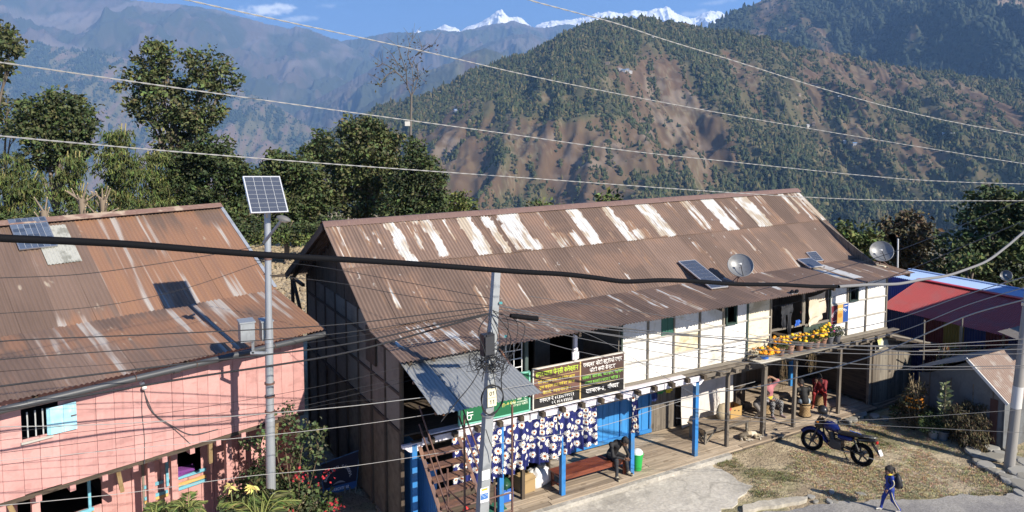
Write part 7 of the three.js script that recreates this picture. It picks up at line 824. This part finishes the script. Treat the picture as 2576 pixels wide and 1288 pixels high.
// ---------------------------------------------------------------- trees and shrubs
const folM = mat([1, 1, 1], .8, { vertexColors: true }), barkM = mat([1, 1, 1], .95, { map: woodTex([.16, .13, .10], [.07, .055, .045]) }), paleBark = mat([.21, .165, .12], .95), greyBark = mat([.13, .115, .10], .95), caneM = mat([.35, .30, .12], .7);
const GREENS = { dark: [[.026, .044, .013], [.046, .070, .019], [.078, .098, .028]], mid: [[.038, .060, .016], [.064, .088, .025], [.10, .118, .040]], olive: [[.048, .064, .018], [.085, .105, .032], [.125, .135, .05]], lime: [[.06, .085, .02], [.095, .125, .03], [.14, .16, .045]], brown: [[.05, .042, .022], [.08, .065, .03], [.11, .085, .04]] };
function crownLeaves(blobs, size, pal, per, o = {}) {                 // leaves spread through clumps; each clump breaks into sprays
  const L = [], P = GREENS[pal];
  for (const [c, rx, ry, rz = rx] of blobs) {
    const n = Math.round(per * (rx * ry + ry * rz + rx * rz) / (size * size) * (o.k ?? 20)), sprays = Math.max(8, Math.round(n / 22));
    for (let s = 0; s < sprays; s++) { const d = V(rr(-1, 1), rr(-1, 1), rr(-1, 1)); if (d.lengthSq() > 1 || d.lengthSq() < .02) { s--; continue; } d.normalize(); const k = Math.pow(rnd(), .38) * (.70 + .58 * vn(d.x * 2.5 + c.x, d.y * 2.5 + d.z * 1.7 + c.y)), sp = V(c.x + d.x * rx * k, c.y + d.y * ry * k, c.z + d.z * rz * k), tone = rnd(), br = rr(.5, 1.25), sr = size * rr(1.0, 2.0);
      for (let i = 0; i < 22; i++) { const q = V(rr(-1, 1), rr(-.7, .7), rr(-1, 1)).multiplyScalar(sr), f = rnd(), col = mixc(P[Math.floor(tone * 2.99)], P[Math.floor(f * 2.99)], .45).map((e) => e * br * rr(.8, 1.25)), dir = o.narrow ? V(rr(-.6, .6), rr(-1.3, -.2), rr(-.6, .6)) : V(d.x * .6 + rr(-.8, .8), rr(-.7, .8) - (o.droop ?? .1), d.z * .6 + rr(-.8, .8)); L.push(leafQuad(V(sp.x + q.x, sp.y + q.y, sp.z + q.z), size * rr(.45, 1.45) * (o.narrow ? 1.6 : 1), 0, col, dir, o.narrow ? .18 : .6)); } }
  }
  return leaves(L);
}
function tree(label, blobs, foot, opt = {}) {
  const { size = .26, pal = 'mid', per = 1, k, name = 'tree', cat = 'tree', group, r = .22, bark = barkM, narrow, droop } = opt, t = thing(name, label, cat, foot, 0, group), B = blobs.map(([p, ...q]) => [p.clone().sub(foot), ...q]); const top = B.reduce((m, b) => b[0].y > m.y ? b[0] : m, V(0, 0, 0)), g = [], ctr = B.reduce((s, b) => s.add(b[0]), V(0, 0, 0)).multiplyScalar(1 / B.length), fork = V(ctr.x * .5, Math.max(ctr.y * .35, .4), ctr.z * .5);
  if (r > 0) { mesh('trunk', [rod(V(0, -.3, 0), fork, r, r * .75, 9)], bark, t); for (const [c, rx] of B) { const m = fork.clone().lerp(c, .55).add(V(rr(-.3, .3), rr(0, .4), rr(-.3, .3))); g.push(rod(fork, m, r * .55, r * .35, 7), rod(m, c.clone().add(V(0, .2, 0)), r * .35, r * .12, 6)); for (let i = 0; i < 4; i++) g.push(rod(m.clone().lerp(c, rr(.2, .9)), c.clone().add(V(rr(-1, 1) * rx * .8, rr(-.5, .8) * rx * .7, rr(-1, 1) * rx * .6)), r * .15, r * .04, 5)); } mesh('limbs', g, bark, t); }
  mesh('crown', crownLeaves(B, size, pal, per, { narrow, droop, k }), folM, t); return t;
}
// clumps are given by where they stand out against the slope, at the distance of the tree
const cl = (d, ...l) => l.map(([x, y, rx, ry, dz = 0]) => { const m = d / F; return [ahead(x, y, d + dz), rx * m, (ry ?? rx) * m, rx * m * .9]; });
const foot = (x, d) => { const p = ahead(x, 560, d); p.y = landHeight(p.x, p.z); return p; };
tree('tall broad-leaved tree with two high crowns behind the pink house', cl(54, [385, 150, 48, 42], [350, 205, 55, 45], [410, 205, 45, 40], [520, 165, 58, 42], [560, 200, 42, 38], [500, 215, 45, 34], [430, 265, 75, 48], [360, 270, 48, 36], [500, 285, 60, 46], [450, 330, 72, 44], [540, 290, 30, 26], [410, 128, 30, 24], [440, 385, 60, 40]), foot(450, 54), { size: .30, pal: 'olive', per: .62, r: .3 });
tree('dense tree with flat-topped crown above the left end of the pink roof', cl(48, [110, 275, 62, 38], [180, 280, 60, 38], [70, 320, 50, 42], [140, 335, 80, 50], [210, 315, 38, 34], [190, 370, 50, 44], [105, 395, 62, 46], [150, 245, 38, 22]), foot(130, 48), { size: .27, pal: 'mid', per: .8, r: .26 });
tree('tall tree crown at the top left corner of the view', cl(42, [-8, 120, 50, 44], [5, 85, 32, 34], [-25, 165, 52, 30], [30, 120, 22, 22]), foot(-110, 42), { size: .24, pal: 'olive', per: .7, r: .22 });
tree('pale open tree at the left edge behind the shrubs', cl(50, [20, 260, 36, 28], [-10, 300, 45, 40], [30, 330, 30, 30]), foot(5, 50), { size: .26, pal: 'olive', per: .55, r: .18 });
tree('dark rounded tree behind the right end of the pink ridge', cl(50, [480, 410, 60, 46], [560, 420, 62, 50], [520, 375, 52, 34], [450, 470, 62, 52], [550, 490, 78, 56], [610, 450, 42, 48], [500, 530, 80, 44], [600, 540, 52, 46]), foot(530, 50), { size: .24, pal: 'dark', per: 1.05, r: .25 });
tree('broad dark tree just right of the solar lamp panel', cl(52, [720, 410, 60, 40], [690, 455, 55, 46], [770, 440, 58, 46], [740, 500, 75, 48], [690, 530, 48, 44], [800, 500, 48, 50], [770, 555, 58, 36]), foot(740, 52), { size: .25, pal: 'mid', per: 1.05, r: .25 });
tree('small pale-topped tree between the lamp panel and the bare tree', cl(58, [812, 345, 24, 22], [800, 380, 42, 28], [830, 410, 40, 34]), foot(810, 58), { size: .24, pal: 'mid', per: .95, r: .15 });
tree('large leafy tree left of the thin bare tree', cl(53, [890, 320, 42, 28], [940, 330, 44, 30], [880, 375, 50, 44], [950, 385, 58, 44], [985, 350, 28, 22], [900, 440, 62, 50], [960, 455, 55, 50], [850, 480, 45, 50], [920, 520, 70, 44], [990, 430, 34, 40]), foot(920, 53), { size: .27, pal: 'olive', per: 1.05, r: .28 });
tree('deep green glossy tree under the thin bare tree', cl(49, [1050, 420, 42, 40], [1085, 460, 44, 44], [1020, 470, 48, 46], [1070, 520, 62, 44], [1010, 530, 50, 40], [1045, 375, 28, 26], [1105, 510, 30, 38]), foot(1055, 49), { size: .23, pal: 'dark', per: 1.1, r: .22 });
tree('low light green bush right of the glossy tree', cl(50, [1150, 510, 40, 28], [1180, 535, 30, 24], [1130, 545, 44, 26]), foot(1150, 50), { size: .2, pal: 'lime', per: .9, r: .1, name: 'bush', cat: 'bush' });
for (const [l, pts, d] of [['feathery bamboo clump at the far left edge', [[20, 440, 45, 60], [60, 500, 45, 55], [10, 540, 50, 40], [85, 470, 30, 50]], 44], ['tall feathery bamboo clump between the two left trees', [[300, 350, 34, 38], [285, 410, 44, 50], [330, 440, 42, 55], [290, 500, 50, 50], [340, 520, 44, 40]], 47], ['bamboo clump hanging under the flat-topped tree', [[185, 420, 34, 44], [165, 470, 40, 46], [200, 500, 28, 34]], 45.5], ['thin bamboo clump beside the tall broad-leaved tree', [[390, 420, 34, 50], [400, 490, 40, 54], [375, 540, 36, 34]], 48.5]]) { const t = tree(l, cl(d, ...pts), foot(pts[0][0], d), { size: .2, pal: 'lime', per: .75, r: 0, narrow: true, name: 'bamboo', cat: 'bamboo', group: 'bamboo clumps behind the pink house' }); const f = t.position, g = []; for (let i = 0; i < 7; i++) { const [x, y] = pts[i % pts.length], a = ahead(x + rr(-20, 20), y - 40, d).sub(f); g.push(tube([V(rr(-.5, .5), 0, rr(-.4, .4)), V(a.x * .4, a.y * .6, a.z * .4), a], .035, 5, 14)); } mesh('canes', g, caneM, t); }
{ // thin bare tree
  const d = 52, f = foot(1030, d), t = thing('bare_tree', 'thin tall bare tree with a few dark leaves against the far ridges', 'tree', f), A = (x, y, z = 0) => ahead(x, y, d + z).sub(f), br = [], L = []; mesh('trunk', [rod(V(0, -.2, 0), A(1031, 430), .13, .11, 9), rod(A(1031, 430), A(1033, 330), .11, .09, 9), rod(A(1033, 330), A(1035, 242), .09, .065, 8)], greyBark, t);
  const lim = [[[1035, 242], [1024, 214], [1012, 195], [990, 178], [960, 200]], [[1035, 242], [1040, 205], [1036, 170], [1045, 140], [1062, 118]], [[1024, 214], [1022, 180], [1012, 150], [1002, 118]], [[1012, 195], [985, 170], [962, 160], [950, 168]], [[1036, 170], [1026, 140], [1030, 112], [1038, 98]], [[1045, 140], [1062, 128], [1078, 118], [1090, 112]], [[1022, 180], [1000, 160], [985, 135]], [[1040, 205], [1052, 190], [1050, 160]], [[990, 178], [972, 190], [955, 212]], [[1035, 242], [1045, 222], [1052, 196]]]; lim.forEach((l, i) => { const p = l.map(([x, y], j) => A(x, y, Math.sin(i * 2.1) * j * .5)); for (let j = 0; j < p.length - 1; j++) br.push(rod(p[j], p[j + 1], .042 - j * .008, .034 - j * .008, 5)); for (let k = 0; k < 17; k++) { const q = p[Math.floor(rr(1, p.length))].clone().add(V(rr(-.6, .6), rr(-.5, .4), rr(-.4, .4))); L.push(leafQuad(q, rr(.16, .3), .4, [.05, .04, .022].map((e) => e * rr(.6, 1.6)), undefined, .5)); } }); for (let k = 0; k < 70; k++) { const l = pick(lim), j = Math.floor(rr(1, l.length)), a = A(...l[j]), b = a.clone().add(V(rr(-.9, .9), rr(-.1, 1.1), rr(-.6, .6))); br.push(rod(a, b, .015, .007, 4)); } mesh('limbs', br, greyBark, t); mesh('leaves', leaves(L), folM, t); mesh('tin_tag', bx(.35, .3, .03, A(1026, 311).x, A(1026, 311).y, .16), mat([.6, .58, .52], .8), t);
}
for (const [l, x, y, d] of [['pollarded trunk with sawn branches behind the blue roof panel', 110, 530, 40], ['pollarded fig trunk with sawn stubs behind the pink ridge', 205, 500, 41], ['slim pollarded sapling beside the bamboo', 258, 500, 42], ['withered stump tree beyond the field by the lamp', 716, 585, 46]]) { const f = foot(x, d), t = thing('pollard_tree', l, 'tree', f, 0, 'pollarded trees behind the pink house'), a = ahead(x, y, d).sub(f), g = [], e = []; mesh('trunk', tube([V(0, -.2, 0), V(a.x * .4 + .1, a.y * .5, 0), V(a.x, a.y, a.z)], .16, 7, 10), paleBark, t); for (let i = 0; i < 20; i++) { const s = a.clone().multiplyScalar(rr(.55, 1)), q = s.clone().add(V(rr(-.7, .7), rr(.3, 1.1), rr(-.4, .4))); g.push(rod(s, q, .055, .03, 6)); e.push(rod(q, q.clone().add(q.clone().sub(s).normalize().multiplyScalar(.03)), .032, .032, 6)); } mesh('stubs', g, paleBark, t); mesh('sawn_ends', e, mat([.55, .42, .24], .9), t); }
for (const [l, x, d, pts, pal, s] of [['dark shrubs at the field edge behind the pink ridge', 300, 43, [[250, 570, 60, 34], [330, 560, 60, 36], [180, 555, 50, 34], [410, 560, 55, 36], [90, 560, 55, 30], [20, 575, 45, 30]], 'dark', .2], ['shaded shrubs behind the solar lamp pole', 600, 46, [[560, 575, 55, 34], [620, 590, 44, 28], [690, 580, 50, 28], [760, 585, 50, 26], [830, 575, 50, 30]], 'dark', .2], ['light green shrubs low on the field edge', 730, 45, [[700, 598, 26, 12], [760, 600, 22, 10], [650, 600, 24, 14]], 'lime', .16]]) tree(l, cl(d, ...pts), foot(x, d), { size: s, pal, per: 1, r: 0, name: 'shrub', cat: 'shrub' });
// tree tops just over the main ridge, and the trees on the right
for (const [l, x, d, pts, pal, s, n] of [['leafy tree top showing over the middle of the brown ridge', 1540, 36, [[1540, 505, 30, 16], [1540, 540, 40, 26]], 'lime', .26], ['flat green tree top showing over the left of the brown ridge', 1365, 36, [[1365, 525, 34, 9], [1360, 550, 40, 18]], 'mid', .22], ['pale broad-leaved tree just beyond the right roof end', 2150, 40, [[2135, 580, 26, 18], [2165, 600, 36, 24], [2190, 620, 40, 34], [2140, 640, 40, 40]], 'lime', .26], ['dark brownish tree behind the right satellite dish', 2280, 42, [[2240, 568, 26, 20], [2300, 570, 34, 26], [2270, 610, 60, 34], [2330, 600, 26, 26], [2230, 640, 60, 44], [2320, 660, 50, 36], [2280, 545, 20, 10]], 'brown', .26], ['big dark tree at the right edge', 2480, 38, [[2480, 500, 40, 26], [2540, 510, 44, 30], [2450, 555, 42, 36], [2520, 560, 62, 40], [2580, 540, 50, 50], [2420, 620, 50, 40], [2500, 630, 70, 44], [2570, 630, 60, 50], [2390, 680, 50, 36], [2470, 690, 60, 34], [2560, 700, 60, 40]], 'dark', .26], ['light bushy shrub above the blue roof', 2430, 34, [[2420, 655, 24, 16], [2450, 665, 30, 20]], 'lime', .2]]) tree(l, cl(d, ...pts), foot(x, d), { size: s, pal, per: 1, r: .2 });
// ---------------------------------------------------------------- plants before the pink house
function palm(label, base, n, len, up, pal, trunkH = 0, name = 'palm') { const t = thing(name, label, 'palm', base, 0), L = [], st = []; if (trunkH) mesh('stem', tube([V(0, -.2, 0), V(.03, trunkH * .5, 0), V(0, trunkH, 0)], .035, 6, 8), mat([.22, .2, .12], .9), t); for (let i = 0; i < n; i++) { const a = i / n * 6.28 + rr(-.3, .3), e = rr(.5, 1) * len, tip = V(Math.cos(a) * e, up * e * rr(.2, .7), Math.sin(a) * e), P = [V(0, trunkH, 0), V(tip.x * .4, trunkH + up * e * .75, tip.z * .4), V(tip.x, trunkH + tip.y, tip.z)], c = new THREE.CatmullRomCurve3(P); st.push(new THREE.TubeGeometry(c, 12, .012, 5)); const side = V(-Math.sin(a), 0, Math.cos(a)); for (let k = 2; k < 34; k++) { const s = k / 34, p = c.getPoint(s), tg = c.getTangent(s), l = e * .38 * Math.sin(Math.PI * (.12 + s * .82)); for (const q of [-1, 1]) L.push(leafQuad(p, l, 0, pick(GREENS[pal]).map((v) => v * rr(.9, 1.4)), tg.clone().multiplyScalar(.75).addScaledVector(side, q).add(V(0, -.25, 0)), .12)); } } mesh('stalks', st, mat([.20, .22, .06], .8), t); mesh('fronds', leaves(L), folM, t); }
const yd = (x, d, h = -.16) => { const p = ahead(x, 1200, d); p.y = h; return p; };
palm('feathery areca palm at the foot of the solar lamp pole', yd(652, 15.6, -.16), 14, 1.1, .6, 'lime', 1.6); palm('second areca palm lower at the bottom edge', yd(596, 15.3, -.16), 9, .8, .55, 'lime', 1.45); palm('slender fan plant leaning on the pink lower wall', yd(425, 16.0, -.1), 9, .8, .7, 'mid', 1.35, 'slender_palm'); palm('spiky plant under the pink wall at the bottom edge', yd(470, 15.4, -.16), 9, .6, .9, 'lime', 1.85, 'slender_palm'); palm('low spiky plant at the bottom left edge', yd(385, 15.2, -.16), 8, .55, .9, 'lime', 1.8, 'slender_palm');
{ // bougainvillea climbing at the corner
  const b = yd(740, 18.2, -.1), t = thing('bougainvillea', 'leafy bougainvillea with red flowers climbing the corner of the pink house', 'shrub', b), S = [], L = [], R = [], at = (x, y, d) => ahead(x, y, d).sub(b);
  const stems = [[[740, 1290], [720, 1150], [715, 1060], [725, 1018]], [[745, 1290], [700, 1160], [690, 1090], [640, 1110]], [[750, 1290], [760, 1130], [780, 1085], [812, 1078]], [[760, 1290], [790, 1180], [800, 1120], [770, 1060]], [[735, 1290], [680, 1210], [660, 1130], [600, 1110]], [[740, 1290], [730, 1180], [745, 1100], [735, 1050]], [[745, 1290], [775, 1220], [765, 1160], [740, 1130]]];
  stems.forEach((l, i) => { const p = l.map(([x, y], j) => at(x, y, 17.9 + rr(-.3, .3))); const c = new THREE.CatmullRomCurve3(p); S.push(new THREE.TubeGeometry(c, 20, .014, 5)); for (let k = 0; k < 150; k++) { const s = Math.pow(rnd(), .7), q = c.getPoint(s).add(V(rr(-.24, .24), rr(-.2, .2), rr(-.22, .22)).multiplyScalar(s > .85 ? .4 : 1)); L.push(leafQuad(q, rr(.07, .13), .3, pick([[.07, .095, .035], [.10, .125, .055], [.045, .07, .022]]).map((v) => v * rr(.8, 1.3)), undefined, .8)); } });
  for (const [x, y, n] of [[755, 1195, 22], [790, 1215, 10], [828, 1195, 20], [835, 1270, 18], [850, 1285, 20], [705, 1275, 16], [722, 1285, 16]]) { const c = at(x, y, 17.5); for (let k = 0; k < n; k++) R.push(leafQuad(c.clone().add(V(rr(-.16, .16), rr(-.14, .14), rr(-.12, .12))), rr(.05, .085), 0, [.36, .02, .03].map((v) => v * rr(.7, 1.25)), undefined, .8)); }
  mesh('stems', S, mat([.14, .10, .06], .9), t); mesh('foliage', leaves(L), folM, t); mesh('flowers', leaves(R), folM, t);
  const g = tree('dark leafy garden shrub below the bougainvillea', cl(18.0, [640, 1210, 45, 40], [700, 1240, 60, 50], [790, 1260, 50, 40], [620, 1260, 60, 40]), yd(680, 18.0), { size: .1, pal: 'dark', per: .7, r: 0, name: 'shrub', cat: 'shrub' });
  for (const [i, x] of [[0, 580], [1, 636]].entries()) { const f = thing('yellow_flower', ['left', 'right'][i] + ' pale yellow poinsettia bloom before the pink house', 'flower', yd(x[1], 15.7, .0)), P = [], top = ahead(x[1], 1222, 15.7).sub(f.position); mesh('stem', tube([V(0, 0, 0), V(.04, top.y * .6, 0), top], .012, 5, 8), mat([.2, .22, .08], .9), f); for (let k = 0; k < 13; k++) { const a = k / 13 * 6.28; P.push(leafQuad(top, rr(.14, .22), 0, [.58, .52, .16].map((v) => v * rr(.8, 1.1)), V(Math.cos(a), rr(-1.2, .1), Math.sin(a)), .35)); } mesh('bracts', leaves(P), folM, f); }
}
{ // blue school banner in the gap, shade and sunlit foot painted into the print
  const t = thing('school_banner', 'blue school banner with shade painted into its print standing in the shaded gap between the houses', 'banner'); const A = (x, y) => ahead(x, y, 20.2), p = [A(806, 1168), A(905, 1132), A(896, 1226), A(815, 1246)];
  const tx = canvasTex(512, 384, (x, w, h) => { x.fillStyle = '#0d1b38'; x.fillRect(0, 0, w, h); x.fillStyle = '#24558f'; x.fillRect(0, h * .82, w, h); const s = 'ENGLISH SCHOOL'; [...s].forEach((c, i) => { const k = -1.05 + i * .17; x.save(); x.translate(w * .42 + Math.sin(k) * 205, h * .86 - Math.cos(k) * 220); x.rotate(k); line(x, c, 0, 0, 52, '#c9ccd2'); x.restore(); }); line(x, 'PANCHTHAR', w * .5, h * .92, 46, '#e6e8ea'); x.fillStyle = '#8d93a0'; x.beginPath(); x.moveTo(130, 300); x.quadraticCurveTo(230, 240, 330, 300); x.quadraticCurveTo(230, 280, 130, 300); x.fill(); });
  const g = new THREE.BufferGeometry(); g.setAttribute('position', new THREE.Float32BufferAttribute(p.flatMap((v) => v.toArray()), 3)); g.setAttribute('uv', new THREE.Float32BufferAttribute([0, 1, 1, 1, 1, 0, 0, 0], 2)); g.setIndex([0, 3, 1, 1, 3, 2]); g.computeVertexNormals(); mesh('print', g, mat([1, 1, 1], .7, { map: tx }), t); mesh('frame', [rod(p[0], p[1], .015), rod(p[1], p[2], .015), rod(p[2], p[3], .015), rod(p[3], p[0], .015)], mat([.06, .14, .26], .6), t); for (const x of [868, 880, 895]) mesh('post', beam(A(x, 1222).setY(A(x, 1222).y - .02), A(x + 3, 1330), .06, .04), M.timber, t);
}
// ---------------------------------------------------------------- plants on the right
{
  const Y = (x, y) => gnd(x, y, -.14);
  tree('round dry reddish-brown bush before the grey shed', (() => { const f = Y(2430, 1118); return [[f.clone().add(V(0, .55, 0)), .5, .5], [f.clone().add(V(.2, .95, -.1)), .42, .4], [f.clone().add(V(-.3, .9, .0)), .34, .4], [f.clone().add(V(.1, .35, .2)), .5, .3]]; })(), Y(2430, 1118), { size: .075, pal: 'brown', per: .8, r: .02, name: 'bush', cat: 'bush', narrow: true });
  const f = Y(2372, 1104), t = thing('rubber_plant', 'upright rubber plant with pale glossy leaves in a pot', 'plant', f), L = []; for (let i = 0; i < 70; i++) { const y = .35 + i / 70 * 1.45, a = i * 2.4, d = V(Math.cos(a), rr(.2, .8), Math.sin(a)); L.push(leafQuad(V(Math.cos(a) * .02, y, Math.sin(a) * .02), rr(.2, .28) * (i > 58 ? .8 : 1), 0, pick([[.16, .19, .10], [.24, .25, .16], [.09, .12, .05]]), d, .5)); } mesh('stem', rod(V(0, .2, 0), V(.02, 1.85, 0), .018, .01), barkM, t); mesh('leaves', leaves(L), mat([1, 1, 1], .35, { vertexColors: true }), t); mesh('pot', new THREE.CylinderGeometry(.17, .13, .28, 16).translate(0, .12, 0), mat([.16, .17, .18], .8), t);
  const p2 = Y(2347, 1100), t2 = thing('potted_shrub', 'small green shrub in a white-rimmed pot beside the rubber plant', 'plant', p2); mesh('pot', new THREE.CylinderGeometry(.16, .12, .26, 16).translate(0, .12, 0), mat([.30, .29, .27], .8), t2); mesh('rim', new THREE.TorusGeometry(.155, .018, 6, 20).rotateX(Math.PI / 2).translate(0, .25, 0), mat([.4, .4, .38], .8), t2); mesh('foliage', crownLeaves([[V(0, .55, 0), .3, .32], [V(-.25, .45, .1), .22, .25], [V(.3, .35, -.1), .25, .2]], .07, 'mid', .6), folM, t2);
  const p3 = Y(2298, 1080), t3 = thing('dried_plant_stack', 'tall withered plant stack tied with orange marigold garlands', 'plant', p3); mesh('stalks', [...Array(16)].map((_, i) => tube([V(rr(-.2, .2), 0, rr(-.2, .2)), V(rr(-.25, .25), .8, rr(-.2, .2)), V(rr(-.35, .35), rr(1.4, 1.9), rr(-.2, .2))], .014, 5, 8)), mat([.22, .17, .10], .95), t3); mesh('dry_foliage', crownLeaves([[V(0, .45, 0), .36, .42], [V(0, 1.0, 0), .34, .4], [V(.05, 1.35, 0), .25, .2]], .1, 'brown', .5), folM, t3); for (const [y, r] of [[.98, .25], [.82, .3], [1.06, .22]]) mesh('garland', [...Array(22)].map((_, i) => new THREE.IcosahedronGeometry(.035, 1).translate(Math.cos(i / 22 * 6.28) * r, y + rr(-.015, .015), Math.sin(i / 22 * 6.28) * r)), mat([.62, .22, .02], .8), t3);
  const pc = hw(10.9, -.1, 1.2), t4 = thing('corn_stalks', 'bundle of dry corn stalks hung on poles before the red-roofed shed', 'plant', pc); mesh('pole', [rod(V(-.9, 0, 0), V(-.95, 3.0, 0), .025), rod(V(.4, 0, 0), V(.38, 3.1, 0), .025), rod(V(-1.1, 1.9, 0), V(.9, 2.0, 0), .02)], M.timber, t4); mesh('dry_leaves', leaves([...Array(420)].map(() => leafQuad(V(rr(-.5, 1.2), rr(.9, 2.2), rr(-.25, .25)), rr(.25, .55), .7, [.30, .22, .12].map((v) => v * rr(.5, 1.2)), V(rr(-.5, .5), -1, rr(-.4, .4)), .14))), folM, t4);
  tree('dark leafy shrubs along the wall between the shed and the pots', [[hw(8.0, .25, 1.35), .35, .3], [hw(8.25, .3, 2.0), .3, .35], [hw(8.1, .15, 2.6), .3, .25]], hw(8.1, -.15, 1.9), { size: .08, pal: 'dark', per: .6, r: 0, name: 'shrub', cat: 'shrub' });
}
// dry and green grass on the yard
{
  const blade = (() => { const l = []; for (let i = 0; i < 7; i++) { const a = rnd() * 6.28; l.push(leafQuad(V(rr(-.04, .04), 0, rr(-.04, .04)), rr(.035, .075), 0, [1, 1, 1], V(Math.cos(a) * .7, 1, Math.sin(a) * .7), .12)); } return leaves(l); })(); blade.deleteAttribute('color');
  const ring = [[1775, 1152], [1850, 1132], [2000, 1088], [2150, 1050], [2230, 1062], [2340, 1105], [2420, 1140], [2540, 1210], [2600, 1240], [2420, 1250], [2260, 1258], [2050, 1262], [1890, 1250], [1880, 1225]].map(([x, y]) => gnd(x, y, G0)), inside = (p) => { let c = false; for (let i = 0, j = ring.length - 1; i < ring.length; j = i++) if ((ring[i].z > p.z) !== (ring[j].z > p.z) && p.x < (ring[j].x - ring[i].x) * (p.z - ring[i].z) / (ring[j].z - ring[i].z) + ring[i].x) c = !c; return c; };
  const pts = []; for (let k = 0; k < 60000 && pts.length < 13000; k++) { const p = V(rr(5, 16), -.165, rr(-27, -17.5)); if (!inside(p)) continue; const d = fbm(p.x * .9, p.z * .9, 4), right = ss(7.5, 10.5, p.x), k2 = clamp((d - .46) * 3 + right * .5 - .15); if (rnd() < k2) pts.push(p); }
  const o = new THREE.InstancedMesh(blade, mat([1, 1, 1], .9), pts.length), mm = new THREE.Matrix4(), cc = new THREE.Color(); o.name = 'dry_grass'; pts.forEach((p, i) => { mm.makeRotationY(rnd() * 6.28).scale(V(1, rr(.6, 1.3), 1).multiplyScalar(rr(.7, 1.2))).setPosition(p); o.setMatrixAt(i, mm); const g = ss(.55, .68, fbm(p.x * .55 + 30, p.z * .55, 3) + (p.z > -20.2 ? .10 : 0)), c = mixc([.50, .41, .25], [.21, .21, .09], g).map((v) => v * rr(.75, 1.25)); o.setColorAt(i, cc.setRGB(...c)); }); o.userData.kind = 'stuff'; o.userData.label = 'short dry and green grass on the yard'; o.castShadow = o.receiveShadow = true; scene.add(o);
}
{ // clods and stubble on the field behind
  const g = new THREE.IcosahedronGeometry(.1, 0), o = new THREE.InstancedMesh(g, mat([1, 1, 1], 1), 5000), mm = new THREE.Matrix4(), cc = new THREE.Color(), q = new THREE.Quaternion(); o.name = 'field_clods'; for (let i = 0; i < 5000; i++) { const p = ahead(rr(560, 800), rr(600, 800), 40), x = p.x * rr(.75, 1.3), z = -rr(30, 52); q.setFromEuler(new THREE.Euler(rnd() * 6, rnd() * 6, 0)); const s = rr(.4, 1.5); o.setMatrixAt(i, mm.compose(V(x, landHeight(x, z) + .02, z), q, V(s, s * .6, s))); o.setColorAt(i, cc.setRGB(...mixc([.36, .29, .19], [.22, .17, .11], rnd()))); } o.userData.kind = 'stuff'; o.userData.label = 'dry clods and stubble on the ploughed field'; o.castShadow = o.receiveShadow = true; scene.add(o);
}
renderer.render(scene, camera);
